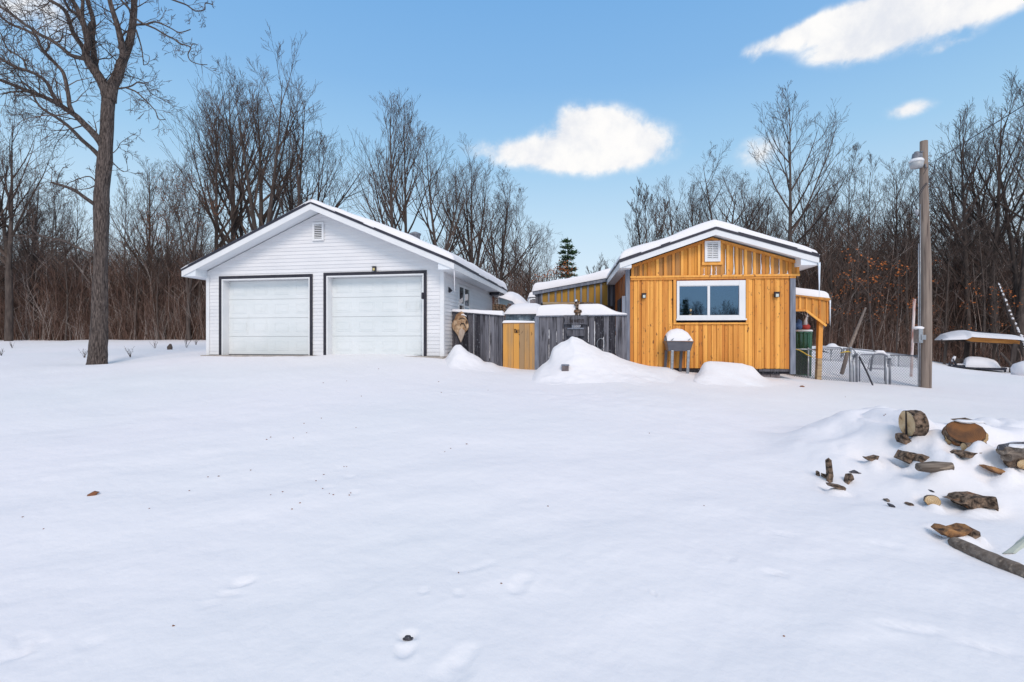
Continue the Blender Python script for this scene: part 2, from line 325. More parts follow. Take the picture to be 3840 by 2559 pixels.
# footprints and scuffs (photo positions on the near snow), left/bottom area
random.seed(11)
def dent(px, py, rx, ry, an, dep):
    p = hit((px, py)); DENTS.append((p.x, p.y, rx, ry, an, dep))
_dl = []
for (px, py, rx, ry, an, dep) in [(910,2192,.10,.045,.6,.035),(870,2232,.13,.02,.7,.02),(820,2262,.2,.02,.7,.012),(180,1800,.10,.08,.2,.018),(150,1790,.06,.05,1,.012),
        (400,1750,.12,.04,.3,.015),(1520,2440,.07,.06,1,.03),(1530,2395,.07,.05,.4,.03),(1700,2520,.14,.1,.6,.02),(1740,2460,.12,.07,.9,.018),(1590,2220,.05,.04,.2,.016),(1720,2230,.05,.04,.2,.016),
        (70,2450,.12,.03,.5,.02),(120,2420,.10,.03,.4,.02),(30,2480,.12,.03,.7,.02),(340,2420,.08,.05,.2,.012),(100,2390,.1,.02,.4,.015),(1740,2140,.14,.04,.2,.012),(1820,2120,.12,.05,.5,.012),
        (1180,1800,.10,.06,.5,.016),(1230,1830,.08,.05,.2,.02),(1310,1790,.09,.05,.4,.018),(1330,1850,.07,.05,.1,.02),(1130,1850,.06,.04,.2,.015),(1150,1670,.14,.04,.1,.012),(1270,1760,.05,.04,.1,.015),
        (2600,1406,.10,.06,.1,.03),(2630,1412,.06,.04,.4,.03),(2655,1416,.07,.04,.1,.03),(2690,1420,.05,.04,.1,.02),(2810,1444,.12,.06,.2,.025),(2860,1450,.08,.05,.1,.025),(2920,1440,.08,.05,.1,.03),(2945,1455,.10,.06,.1,.03),(2890,1462,.07,.04,.1,.02),
        (2740,2100,.06,.03,.1,.02),(2900,2150,.12,.03,-.3,.025),(2950,2010,.16,.03,-.4,.018),(2450,2230,.08,.012,-.8,.015),(2420,1630,.08,.06,.2,.012),(2450,1570,.06,.04,.2,.015),(1660,1700,.05,.04,.4,.015),
        (1960,2180,.09,.06,.4,.02),(1940,2215,.09,.06,.4,.02),(2150,1950,.2,.08,.2,.008),(3320,2050,.2,.04,-.3,.02),(3420,2360,.25,.04,-.3,.02),(3700,2440,.2,.03,-.4,.02)]:
    p = hit((px, py)); _dl.append((p.x, p.y, rx*.7, ry*.7, an, dep*.6))
# lips of snow banked against the firewood
for (x, y, w_) in [(830, 385, 70), (920, 320, 50), (1330, 440, 150), (1400, 508, 90), (870, 572, 80), (1080, 612, 150), (540, 537, 60), (230, 795, 90), (1056, 925, 60), (1470, 965, 170), (1290, 1210, 140), (1445, 1212, 40), (1650, 668, 100), (1760, 615, 110)]:
    p = hit(Q('F', x, y)); k_ = p.y/FS/2.306; _dl.append((p.x-.02, p.y-.05, w_*k_, .06, 0, -.045)); _dl.append((p.x, p.y+.10, w_*k_*.9, .08, 0, .03))
DENTS.extend(_dl)
# ---------------------------------------------------------------- ground sheet
def build_ground():
    front = np.radians(np.linspace(-63, 63, 600)); back = np.radians(np.linspace(63, 297, 60))[1:-1]
    ang = np.concatenate([front, back]); na = len(ang)
    r = [.3]
    while r[-1] < 700:
        q = r[-1]; r.append(q*(1.05 if q < 1.2 else 1.0085 if q < 9 else 1.012 if q < 16 else 1.02 if q < 50 else 1.08))
    r = np.array(r); nr = len(r)
    X = (np.sin(ang)[None, :]*r[:, None]); Y = (np.cos(ang)[None, :]*r[:, None]); Z = G(X, Y)
    v = np.stack([X, Y, Z], -1).reshape(-1, 3); v = np.vstack([v, [[0, 0, float(G(np.array([0.]), np.array([0.]))[0])]]])
    i = np.arange(nr-1)[:, None]; j = np.arange(na)[None, :]; j2 = (j+1) % na
    f = np.stack([i*na+j, i*na+j2, (i+1)*na+j2, (i+1)*na+j], -1).reshape(-1, 4)[:, ::-1]
    me = bpy.data.meshes.new('ground'); nv = len(v); nf = len(f)
    tri = np.stack([np.full(na, nv-1), np.arange(na), (np.arange(na)+1) % na], -1)[:, ::-1]
    me.vertices.add(nv); me.vertices.foreach_set('co', v.ravel())
    me.loops.add(nf*4+na*3); me.loops.foreach_set('vertex_index', np.concatenate([f.ravel(), tri.ravel()]))
    me.polygons.add(nf+na); me.polygons.foreach_set('loop_start', np.concatenate([np.arange(nf)*4, nf*4+np.arange(na)*3]))
    me.polygons.foreach_set('loop_total', np.concatenate([np.full(nf, 4), np.full(na, 3)]))
    me.update(calc_edges=True); me.validate(); me.polygons.foreach_set('use_smooth', [True]*len(me.polygons))
    me.materials.append(M['snowg'])
    o = bpy.data.objects.new('snow_ground', me); C.objects.link(o); o['kind'] = 'structure'
build_ground()
def grid_mesh(name, X, Y, Z, m, parent=None, mask=None):
    ny, nx = X.shape; v = np.stack([X, Y, Z], -1).reshape(-1, 3)
    i = np.arange(ny-1)[:, None]; j = np.arange(nx-1)[None, :]
    f = np.stack([i*nx+j, i*nx+j+1, (i+1)*nx+j+1, (i+1)*nx+j], -1).reshape(-1, 4)
    if mask is not None:
        k = mask.ravel(); f = f[k[f].any(1)]
    me = bpy.data.meshes.new(name); me.from_pydata(v.tolist(), [], f.tolist()); me.polygons.foreach_set('use_smooth', [True]*len(f))
    me.materials.append(m); o = bpy.data.objects.new(name, me); C.objects.link(o)
    if parent: o.parent = parent
    return o
for (f, x0, x1, y0, y1), lab in zip(PILES, ['tall pointed snow pile heaped against the grey plank fence with the sign', 'low snow pile at the garage corner under the hanging burl carving',
        'flat-topped snow bank along the foot of the orange cabin wall', 'long low snow hump beyond the chain-link fence']):
    X, Y = np.meshgrid(np.arange(x0-.1, x1+.1, .03 if y1 < 18 else .08), np.arange(y0-.1, y1, .03 if y1 < 18 else .08))
    m = f(X, Y); Z = G(X, Y)-.03+m
    tag(grid_mesh('snow_pile', X, Y, Z, M['snowg'], mask=m > .002), lab, 'snow pile', 'snow piles by the buildings')

# ---------------------------------------------------------------- frames
class Frame:
    def __init__(s, O, th, z0): s.O = Vector((O[0], O[1], 0)); s.th = th; s.z0 = z0; s.c = math.cos(th); s.s = math.sin(th)
    def P(s, p, yl=0.0):           # photo point -> local (x, z) on plane y = yl
        dx = (p[0]-CX)/FS; t = (yl + s.s*s.O.x + s.c*s.O.y)/(s.s*dx + s.c)
        return ((t*dx-s.O.x)*s.c - (t-s.O.y)*s.s, CAMZ + t*(CY-p[1])/FS - s.z0)
    def S(s, p, xl=0.0):           # photo point -> local (y, z) on plane x = xl
        dx = (p[0]-CX)/FS; t = (xl + s.c*s.O.x - s.s*s.O.y)/(s.c*dx - s.s)
        return ((t*dx-s.O.x)*s.s + (t-s.O.y)*s.c, CAMZ + t*(CY-p[1])/FS - s.z0)
    def root(s, name, **k): return empty(name, (s.O.x, s.O.y, s.z0), -s.th, **k)
    def W(s, x, y, z=0): return Vector((s.O.x+x*s.c+y*s.s, s.O.y-x*s.s+y*s.c, s.z0+z))

def siding(mb, pt, z0, z1, ext, holes, step=.1):
    z = z0; 
    while z < z1-.005:
        zt = min(z+step, z1); a0, b0 = ext(z); a1, b1 = ext(zt)
        cuts = sorted([(h[0], h[1]) for h in holes if h[2] < (z+zt)/2 < h[3]])
        segs = []; cur = (a0, a1)
        for c in cuts: segs.append((cur, (c[0], c[0]))); cur = (c[1], c[1])
        segs.append((cur, (b0, b1)))
        for (l, r) in segs:
            if r[0]-l[0] < .005: continue
            mb.cur = random.random()
            mb.poly([pt(l[0], z, .016), pt(r[0], z, .016), pt(max(r[1], l[1]), zt, .003), pt(l[1], zt, .003)])
            mb.poly([pt(l[0], z, -.01), pt(r[0], z, -.01), pt(r[0], z, .016), pt(l[0], z, .016)])
        z = zt

def snow_cap(name, parent, x0, x1, y0, y1, base, thick, nx=90, ny=60, r=.16, seed=1, amp=.02, over=.04, wav=.0, m='snow'):
    """Snow lying on a roof: a closed mesh from the roof surface up, with rounded rims."""
    u = np.linspace(0, 1, nx); w = np.linspace(0, 1, ny)
    def conc(t, L, rr):            # more rows near rims
        return t
    U, Wd = np.meshgrid(u, w)
    X = x0-over + (x1-x0+2*over)*U; Y = y0-over + (y1-y0+2*over)*Wd
    if wav: 
        e = vnoise(X*2.2, Y*2.2, seed+9)*wav; X = X + e*np.where(U > .5, 1, -1)*smooth(.2, 0, np.minimum(U, 1-U)); Y = Y + vnoise(X*2.5, Y*2.5, seed+19)*wav*smooth(.15, 0, Wd)*-1
    d = np.minimum(np.minimum(X-X.min(axis=1, keepdims=True), X.max(axis=1, keepdims=True)-X), np.minimum(Y-Y.min(axis=0, keepdims=True), Y.max(axis=0, keepdims=True)-Y))
    k = np.clip(d/r, 0, 1); prof = np.sqrt(np.clip(1-(1-k)**2, 0, 1))
    B = base(X, Y); T = thick(X, Y)*(1+vnoise(X*1.3, Y*1.3, seed)*.35) + vnoise(X*3, Y*3, seed+4)*amp
    Z = B + .012 + np.maximum(T, .015)*prof
    n = nx*ny
    top = np.stack([X, Y, Z], -1).reshape(-1, 3); bot = np.stack([X, Y, B-.004], -1).reshape(-1, 3)
    i = np.arange(ny-1)[:, None]; j = np.arange(nx-1)[None, :]
    f = np.stack([i*nx+j, i*nx+j+1, (i+1)*nx+j+1, (i+1)*nx+j], -1).reshape(-1, 4)
    ring = [(0, j) for j in range(nx)] + [(i, nx-1) for i in range(1, ny)] + [(ny-1, j) for j in range(nx-2, -1, -1)] + [(i, 0) for i in range(ny-2, 0, -1)]
    ri = [a*nx+b for a, b in ring]; sides = [(ri[q]+n, ri[(q+1) % len(ri)]+n, ri[(q+1) % len(ri)], ri[q]) for q in range(len(ri))]
    me = bpy.data.meshes.new(name); me.from_pydata(np.vstack([top, bot]).tolist(), [], f.tolist() + (f[:, ::-1]+n).tolist() + sides)
    me.polygons.foreach_set('use_smooth', [True]*len(me.polygons)); me.materials.append(M[m])
    o = bpy.data.objects.new(name, me); C.objects.link(o); o.parent = parent; return o

def icicle(parent, x, y, z, L, r=.012, m='ice', name='icicle', lean=0.0):
    mb = MB(); k = 7
    mb.tube([(x+lean*L*(i/k)+random.uniform(-1, 1)*.002, y, z-L*i/k) for i in range(k+1)], [r*(1-i/k)**.7+.0015 for i in range(k+1)], 6)
    return mb.build(name, M[m], parent, True)

# ---------------------------------------------------------------- garage
th = math.radians(10.2)
nG = Frame((0, 0), th, 0); k = 12.98*math.cos(th)-1.815*math.sin(th)
GL = 7.12
GR = Frame((-1.815-GL*math.cos(th), 12.98+GL*math.sin(th)), th, 1.09)
g = GR.root('garage', label='white two-door garage with lap siding, black door trim and snow on its gable roof', cat='garage')
AX, AZ, SL, OV, FO, DEP, BK = 3.56, 4.15, .428, .43, .45, 6.3, 6.75
def zr(x): return AZ - SL*abs(x-AX)
def band(mb, o0, o1, y0, y1, xa=-OV, xb=GL+OV):       # a strip under both roof slopes between offsets o0 > o1 from the roof line
    for (a, b) in ((xa, AX), (AX, xb)):
        mb.cur = random.random()
        A = [(a, zr(a)+o1), (b, zr(b)+o1), (b, zr(b)+o0), (a, zr(a)+o0)]
        mb.prism([(x, y0, z) for x, z in A], (0, y1-y0, 0))
body = MB()
body.prism([(.02, .3, -.35), (GL-.02, .3, -.35), (GL-.02, .3, 2.3), (AX, .3, zr(AX)-.25), (.02, .3, 2.3)], (0, DEP-.3, 0))
body.build('wall_core', M['wtrim'], g)
tl = [GR.P(Q('R1', 412, 757)), GR.P(Q('R1', 1197, 732))]; tr = [GR.P(Q('R2', 127, 707)), GR.P(Q('R2', 1018, 683))]
zt = .5*(tl[0][1]+tl[1][1]); zt2 = .5*(tr[0][1]+tr[1][1]); ztop = (zt+zt2)/2
doors = [(tl[0][0], tl[1][0], ztop-.005), (tr[0][0], tr[1][0], ztop+.015)]
holes = [(d[0]+.05, d[1]-.05, -1, d[2]-.05) for d in doors]
vA = GR.P(Q('R1', 1199, 460)); vB = GR.P(Q('R1', 1293, 303)); 
mb = MB()
def ext(z):
    if z < 2.36: return (.0, GL)
    h = (AZ-.2-z)/SL; return (max(0, AX-h), min(GL, AX+h))
siding(mb, lambda s, z, o: (s, -o, z), .02, AZ-.21, ext, holes)
mb.build('front_siding', M['siding'], g)
mb = MB()
# side wall (faces right): openings for the window
w0 = GR.S(Q('R3', 366, 255), GL)[0]; w1 = GR.S(Q('R3', 520, 290), GL)[0]; wz1 = GR.S(Q('R3', 375, 255), GL)[1]; wz0 = wz1-1.25
siding(mb, lambda s, z, o: (GL+o, s, z), -.3, 2.24, lambda z: (.0, 5.93), [(w0, w1, wz0, wz1)])
mb.build('side_siding', M['siding'], g); mb = MB()
siding(mb, lambda s, z, o: (-o, DEP-s, z), -.3, 2.24, lambda z: (.0, DEP), [])
mb.build('side_siding', M['siding'], g)
mb = MB(); mb.poly([(GL, DEP+.002, -.3), (0, DEP+.002, -.3), (0, DEP+.002, 2.3), (AX, DEP+.002, AZ-.2), (GL, DEP+.002, 2.3)]); mb.build('rear_wall', M['siding'], g)
mb = MB()
for x in (0, GL):
    sx = -1 if x == 0 else 1
    mb.box(x-.085 if sx > 0 else x-.022, x+.022 if sx > 0 else x+.085, -.026, -.019, -.06, 2.30)
    mb.box(*( (x+.019, x+.026) if sx > 0 else (x-.026, x-.019)), -.019, .085, -.06, 2.21)
    mb.build('corner_trim', M['wtrim'], g, bevel=.004); mb = MB()
# roof
mb = MB(); band(mb, -.002, -.16, -FO+.03, BK-.02, -OV+.03, GL+OV-.03); mb.build('roof_deck', M['soffit'], g)
mb = MB(); band(mb, -.03, -.215, -FO, -FO+.026)
band(mb, -.03, -.215, BK-.026, BK)
for x in (-OV, GL+OV-.026): mb.box(x, x+.026, -FO+.026, BK-.026, zr(-OV)-.215, zr(-OV)-.03)
mb.build('fascia', M['wtrim'], g)
mb = MB()
band(mb, .018, -.056, -FO-.014, -FO+.0)
for x in (-OV-.012, GL+OV): mb.box(x, x+.012, -FO-.012, BK, zr(-OV)-.056, zr(-OV)+.016)
mb.build('drip_edge', M['drip'], g)
mb = MB(); z = zr(-OV)-.205
for (a, b) in ((-OV+.026, -.0), (GL, GL+OV-.026)): mb.box(a, b, -FO+.026, BK-.026, z-.0, z+.012)
band(mb, -.17, -.18, -FO+.026, -.001)
for (a, b) in ((-OV+.026, -.001), (GL+.001, GL+OV-.026)):   # boxed eave returns
    xx = a if a < 0 else b; yy = b if a < 0 else a
    mb.prism([(xx, -FO+.03, z-.004), (yy, -FO+.03, z-.004), (yy, -FO+.03, zr(yy)-.16), (xx, -FO+.03, zr(xx)-.16)] if a < 0 else
             [(yy, -FO+.03, z-.004), (xx, -FO+.03, z-.004), (xx, -FO+.03, zr(xx)-.16), (yy, -FO+.03, zr(yy)-.16)], (0, FO-.032, 0))
mb.build('soffit', M['soffit'], g)
def gth(x, y):
    r = smooth(AX-.3, AX+.6, x); l = smooth(AX-.1, AX-1.0, x)
    return np.where(x > AX, .12+.13*smooth(AX, AX+2.5, x), .12-.03*l)*(1-.5*smooth(.35, 0, np.abs(x-AX))*0)
snow_cap('roof_snow', g, -OV, GL+OV, -FO, BK, lambda X, Y: AZ-SL*np.sqrt((X-AX)**2+.0016), lambda X, Y: gth(X, Y)*(.75+.25*smooth(-FO, 1.5, Y)), 150, 120, r=.2, seed=5, wav=.04, over=.005)
mb = MB(); mb.lathe([(.17, -.2), (.17, .24), (.20, .25), (.20, .30), (.05, .36)], (GR.P(Q('R2', 915, 340), 3.6)[0], 3.6, zr(GR.P(Q('R2', 915, 340), 3.6)[0])+.24), 16); mb.build('roof_vent', M['galvd'], g, True)
# doors
for di, (a, b, t) in enumerate(doors):
    mb = MB(); W_ = .085
    mb.box(a, a+W_, -.034, -.018, -.03, t); mb.box(b-W_, b, -.034, -.018, -.03, t); mb.box(a+W_, b-W_, -.034, -.018, t-W_, t)
    mb.build('door_trim', M['black'], g)
    mb = MB(); a2, b2, t2 = a+W_, b-W_, t-W_; J = .035
    mb.box(a2, a2+J, -.030, .25, -.03, t2); mb.box(b2-J, b2, -.030, .25, -.03, t2); mb.box(a2+J, b2-J, -.030, .25, t2-J, t2)
    mb.build('door_jamb', M['wtrim'], g)
    a3, b3, t3 = a2+J, b2-J, t2-J; dr = MB(); H4 = (t3-.01)/4; n = 4; Wp = (b3-a3)/n; y = .225
    for r in range(4):
        z0 = .01+r*H4; z1 = z0+H4-.007
        dr.cur = random.random(); dr.hexa([(a3, y+.004, z0), (b3, y+.004, z0), (b3, y+.04, z0), (a3, y+.04, z0), (a3, y, z1), (b3, y, z1), (b3, y+.04, z1), (a3, y+.04, z1)])
        for c in range(n):
            x0 = a3+c*Wp+.12; x1 = a3+(c+1)*Wp-.12; p0 = z0+.13; p1 = z1-.13
            for (q0, q1, r0, r1) in ((x0, x1, p0, p0+.018), (x0, x1, p1-.018, p1), (x0, x0+.018, p0+.018, p1-.018), (x1-.018, x1, p0+.018, p1-.018)):
                dr.box(q0, q1, y-.0035, y+.01, r0, r1, .5)
            dr.box(x0+.045, x1-.045, y-.0025, y+.01, p0+.045, p1-.045, .5)
    dr.build('garage_door', M['door'], g)
    mb = MB(); mb.box(a3, b3, .205, .224, .0, .028); mb.build('door_seal', M['black'], g)
mb = MB(); mb.box(-.05, GL+.05, -.20, .24, -.3, .008); mb.build('door_slab', M['slab'], g)
# gable vent, lamps, keypad
mb = MB(); x0, z0 = vA; x1, z1 = vB; e = .055
mb.box(x0, x0+e, -.06, -.012, z0, z1); mb.box(x1-e, x1, -.06, -.012, z0, z1); mb.box(x0+e, x1-e, -.06, -.012, z0, z0+e); mb.box(x0+e, x1-e, -.06, -.012, z1-e, z1)
v = mb.build('gable_vent', M['wtrim'], g, bevel=.004)
mb = MB(); mb.box(x0+e, x1-e, -.02, -.013, z0+e, z1-e); mb.build('vent_opening', M['interior'], v)
mb = MB(); n = 8
for i in range(n):
    zc = z0+e+(i+.35)*(z1-z0-2*e)/n; mb.prism([(x0+e, -.054, zc-.004), (x0+e, -.054, zc+.016), (x0+e, -.030, zc+.026), (x0+e, -.030, zc+.018)], (x1-x0-2*e, 0, 0))
mb.build('vent_slats', M['wtrim'], v)
def lamp_box(parent, F, p, yl, w=.085, h=.10, lens='lens'):
    x, z = F.P(p, yl); mb = MB(); mb.box(x-w/2, x+w/2, yl-.07, yl-.001, z-h/2, z+h/2); mb.box(x-w*.6, x+w*.6, yl-.085, yl-.02, z+h/2, z+h/2+.012)
    o = mb.build('wall_light', M['black'], parent, bevel=.008)
    m2 = MB(); m2.box(x-w*.30, x+w*.30, yl-.078, yl-.071, z-h*.42, z+h*.18); m2.build('lens', M[lens], o); return o
lamp_box(g, GR, Q('R2', 567, 668), -.014, .10, .11, 'amberlens')
x, z = GR.P(Q('R2', 980, 899), -.03); mb = MB(); mb.box(x-.03, x+.03, -.062, -.031, z-.085, z+.085); mb.build('keypad', M['black'], g, bevel=.012)
y, z = GR.S(Q('R2', 1208, 850), GL+.016); mb = MB(); mb.prism([(GL+.017, y-.05, z-.07), (GL+.10, y-.05, z-.01), (GL+.017, y-.05, z+.08)], (0, .12, 0)); mb.build('side_light', M['black'], g)
# side window
mb = MB(); X0 = GL+.017; fw = .05
mb.box(GL-.05, X0+.012, w0, w0+fw, wz0, wz1); mb.box(GL-.05, X0+.012, w1-fw, w1, wz0, wz1); mb.box(GL-.05, X0+.012, w0+fw, w1-fw, wz1-fw, wz1); mb.box(GL-.05, X0+.012, w0+fw, w1-fw, wz0, wz0+fw)
wm = (w0+w1)/2; mb.box(GL-.05, X0+.008, wm-.05, wm+.03, wz0+fw, wz1-fw)
wn = mb.build('side_window', M['wtrim'], g)
mb = MB(); zm = wz1-.56; mb.box(GL-.04, X0-.001, w0+fw, wm-.05, zm-.03, zm+.025); mb.box(GL-.04, X0-.001, wm+.03, w1-fw, zm-.06, zm-.005); mb.build('meeting_rail', M['wtrim'], wn)
mb = MB(); mb.box(GL-.035, X0-.012, w0+fw, wm-.05, zm+.025, wz1-fw); mb.box(GL-.035, X0-.012, wm+.03, w1-fw, zm-.005, wz1-fw); mb.box(GL-.035, X0-.012, w0+fw, wm-.05, zm-.35, zm-.03); mb.build('dark_pane', M['glass'], wn)
mb = MB(); mb.box(GL-.035, X0-.010, wm+.03, w1-fw, wz0+fw, zm-.06); mb.box(GL-.035, X0-.008, w0+fw, wm-.05, wz0+fw, zm-.35); mb.build('pale_pane', M['glass2'], wn)
# plywood end panel under the rear eave, with a black board above as the eave's shade
mb = MB(); p0 = GR.S(Q('R3', 836, 380), GL+.004)
mb.box(GL-.05, GL+.006, 5.935, DEP-.02, zr(-OV)-.205-.62, zr(-OV)-.29); mb.build('plywood_panel', M['rust'], g)
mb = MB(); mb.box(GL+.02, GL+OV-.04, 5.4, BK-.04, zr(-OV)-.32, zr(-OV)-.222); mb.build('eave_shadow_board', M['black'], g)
icicle(g, GR.P(Q('R2', 1258, 610), -.3)[0], GR.S(Q('R2', 1258, 610), GL+OV)[0], zr(-OV)-.1, .72, .012, 'snow', lean=.03)

# ---------------------------------------------------------------- orange cabin
thc = math.radians(6.0); p = at(D(1447, 640), 12.41)
CB = Frame((p.x, p.y), thc, .766)
c = CB.root('cabin', label='orange board-and-batten cabin with white gable trim, wide window and thick roof snow', cat='cabin')
CW = CB.P(Q('R5', 1757, 900))[0]; F0 = -.38
xL, zL = CB.P(Q('R5', 157, 430), F0); xA, zA = CB.P(Q('R5', 1040, 122), F0); xR, zR = CB.P(Q('R5', 1990, 380), F0)
def czr(x): return zL+(zA-zL)*(x-xL)/(xA-xL) if x < xA else zR+(zA-zR)*(xR-x)/(xR-xA)
def cband(mb, o0, o1, y0, y1, ins=0.0):
    for (a, b) in ((xL+ins, xA), (xA, xR-ins)):
        mb.cur = random.random(); mb.prism([(x, y0, czr(x)+o) for x, o in ((a, o1), (b, o1), (b, o0), (a, o0))], (0, y1-y0, 0))
CDEP = 7.4
zb = CB.P(Q('R5', 900, 1412))[1]; zbR = CB.P(Q('R5', 1500, 1428))[1]; zbase = min(zb, zbR)+.0
zband0 = CB.P(Q('R5', 1000, 606))[1]; zband1 = CB.P(Q('R5', 1000, 572))[1]
mb = MB(); mb.prism([(.01, .03, zbase), (CW-.02, .03, zbase), (CW-.02, .03, czr(CW)-.21), (xA, .03, zA-.21), (.01, .03, czr(0)-.21)], (0, CDEP, 0)); mb.build('wall_core', M['interior'], c)
mb = MB(); z = czr(CW)-.24
def RX(x, y=900, yl=0): return CB.P(Q('R5', x, y), yl)[0]
def RZ(y, x=1000, yl=0): return CB.P(Q('R5', x, y), yl)[1]
wx0, wx1 = RX(672, 800), RX(1308, 800); wzb, wzt = RZ(985), RZ(622)
def boards(mb, xs, z0, z1, holes=(), y0=0.0):
    for i in range(len(xs)-1):
        a, b = xs[i], xs[i+1]; off = random.choice((-.022, -.018, -.026, -.03)) + y0; gp_ = random.uniform(.006, .011)
        f0 = z0(a) if callable(z0) else z0; 
        segs = [(f0-random.uniform(0, .012), z1)]
        for h in holes:
            if a < h[1]-.02 and b > h[0]+.02: segs = [(f0, h[2]), (h[3], z1)]
        for (s0, s1) in segs:
            r = random.random(); t0 = s1(a) if callable(s1) else s1; t1 = s1(b) if callable(s1) else s1
            if t0-s0 < .03: continue
            mb.cur = r
            mb.hexa([(a+gp_/2, off, s0), (b-gp_/2, off, s0), (b-gp_/2, .03, s0), (a+gp_/2, .03, s0), (a+gp_/2, off, t0), (b-gp_/2, off, t1), (b-gp_/2, .03, t1), (a+gp_/2, .03, t0)])
lx = [250, 283, 328, 355, 402, 432, 478, 515, 555, 600, 640, 672, 715, 758, 800, 840, 880, 922, 962, 1003, 1043, 1082, 1118, 1157, 1195, 1247, 1298, 1340, 1372, 1400, 1458, 1490, 1535, 1580, 1625, 1665, 1712]
lx = [RX(x) for x in lx]; lx[0] = .0
boards(mb, lx, lambda x: zbase+(zb-zbase)*0, zband0+.02, [(wx0-.05, wx1+.05, wzb-.05, wzt+.09)])
mb.build('wall_boards', M['amber'], c, bevel=.003)
# every other seam of the lower wall carries a thin raised batten
mb = MB()
for i in (2, 4, 6, 8, 27, 29, 31, 33):
    mb.box(lx[i]-.022, lx[i]+.022, -.046, -.0305, zbase+.01, zband0-.01); mb.build('batten', M['amber'], c, bevel=.003); mb = MB()
for i in (13, 15, 17, 19, 21, 23, 25): mb.box(lx[i]-.016, lx[i]+.016, -.044, -.0305, zbase+.01, wzb-.12); mb.build('batten', M['amber'], c, bevel=.003); mb = MB()
gx0 = RX(262, 500)
# gable boards, recessed, and proud battens
mb = MB(); gb = np.linspace(gx0, RX(1798, 500), 27)
boards(mb, list(gb), zband1-.01, lambda x: czr(x)-.19, (), -.0)
mb.build('gable_boards', M['amber2'], c)
mb = MB()
bt = [272, 347, 423, 500, 571, 646, 725, 795, 880, 1145, 1225, 1307, 1387, 1468, 1550, 1630, 1712, 1785]
for x in bt:
    X_ = RX(x, 450); w = .032
    mb.cur = random.random(); 
    mb.hexa([(X_-w, -.062, zband1), (X_+w, -.062, zband1), (X_+w, -.031, zband1), (X_-w, -.031, zband1), (X_-w, -.062, czr(X_-w)-.2), (X_+w, -.062, czr(X_+w)-.2), (X_+w, -.031, czr(X_+w)-.2), (X_-w, -.031, czr(X_-w)-.2)])
    mb.build('gable_batten', M['amber'], c, bevel=.003); mb = MB()
mb = MB()
mb.box(gx0-.03, RX(1798, 590), -.085, -.0305, zband1-.05, zband1, .3); mb.box(gx0-.02, RX(1765, 600), -.066, -.0305, zband0-.01, zband1-.05, .7)
# trim under the rake
for (a, b) in ((gx0, xA), (xA, RX(1800, 430))):
    mb.cur = random.random(); mb.prism([(x, -.075, czr(x)+o) for x, o in ((a, -.27), (b, -.27), (b, -.195), (a, -.195))], (0, .044, 0))
# window surround
mb.box(wx0-.07, wx0-.002, -.062, -.0305, wzb-.06, zband0-.012, .45); mb.box(wx1+.002, wx1+.07, -.062, -.0305, wzb-.06, zband0-.012, .55)
mb.box(wx0-.07, wx1+.07, -.062, -.0305, wzb-.10, wzb-.061, .2); 
mb.build('wood_trim', M['amber'], c, bevel=.004)
mb = MB(); mb.box(wx0, wx1, -.045, -.001, wzt+.004, zband0-.012, .4); mb.build('window_header', M['rust'], c)
# left wall of the cabin with doorway
mb = MB(); y = .0
while y < 3.9:
    w = random.uniform(.12, .17); mb.box(-.024-random.choice((0, .01)), .01, y+.003, y+w-.003, zbase-.1, czr(0)-.22); y += w
mb.build('side_boards', M['rust'], c)
mb = MB(); y = 3.95
while y < CDEP: mb.box(-.024, .01, y+.003, y+.147, zbase-.1, czr(0)-.22); y += .15
mb.build('far_side_boards', M['amber2'], c); mb = MB()
y = 0.03
while y < CDEP: mb.box(CW-.02, CW+.012, y+.003, y+.147, zbase, czr(CW)-.22); y += .15
mb.build('far_side_boards', M['amber2'], c)
mb = MB(); mb.box(-.06, -.036, 1.5, 2.35, -.1, 1.95); mb.build('side_door', M['interior'], c)
mb = MB(); mb.box(-.10, -.0, -.05, .10, -.5, czr(0)-.25, .3); mb.box(-.19, -.101, -.02, .05, -.5, zband0-.4, .8); mb.build('corner_post', M['bluegrey'], c, bevel=.006); mb = MB(); mb.box(CW-.105, CW+.02, -.055, .03, zbase-.13, zband0-.01, .5)
mb.build('corner_post', M['bluegrey'], c, bevel=.006)
mb = MB(); mb.box(.0, CW-.11, -.002, .3, zbase-.13, zbase-.004, .2); mb.box(RX(1430), RX(1710), -.05, -.003, zbase-.07, zbase-.01, .8); mb.build('sill_beam', M['greyd'], c)
mb = MB(); 
for a, b in ((RX(1452), RX(1545)), (RX(1549), RX(1638)), (.1, .5), (RX(700), RX(800))): mb.box(a, b, .04, .3, zbase-.45, zbase-.134); mb.build('foundation_block', M['block'], c, bevel=.008); mb = MB()
# roof
mb = MB(); cband(mb, -.002, -.15, F0+.03, CDEP+.3, .03); mb.build('roof_deck', M['soffit'], c)
mb = MB(); cband(mb, -.035, -.20, F0, F0+.026)
for x in (xL, xR-.026): mb.box(x, x+.026, F0+.026, CDEP+.3, czr(xL)-.20, czr(xL)-.035)
mb.build('fascia', M['wtrim'], c)
mb = MB(); cband(mb, .018, -.066, F0-.014, F0)
for x in (xL-.012, xR): mb.box(x, x+.012, F0-.012, CDEP+.3, czr(xL)-.05, czr(xL)+.02)
mb.build('drip_edge', M['drip'], c)
mb = MB(); z = czr(xL)-.19
mb.box(xL+.027, -.025, F0+.026, CDEP, z, z+.01); mb.box(CW+.013, xR-.027, F0+.026, CDEP, z, z+.01)
for (a, b) in ((xL+.03, -.002), (CW+.002, xR-.03)):
    q = [(a, F0+.03, z-.003), (b, F0+.03, z-.003), (b, F0+.03, czr(b)-.15), (a, F0+.03, czr(a)-.15)]; mb.prism(q, (0, -F0-.04, 0))
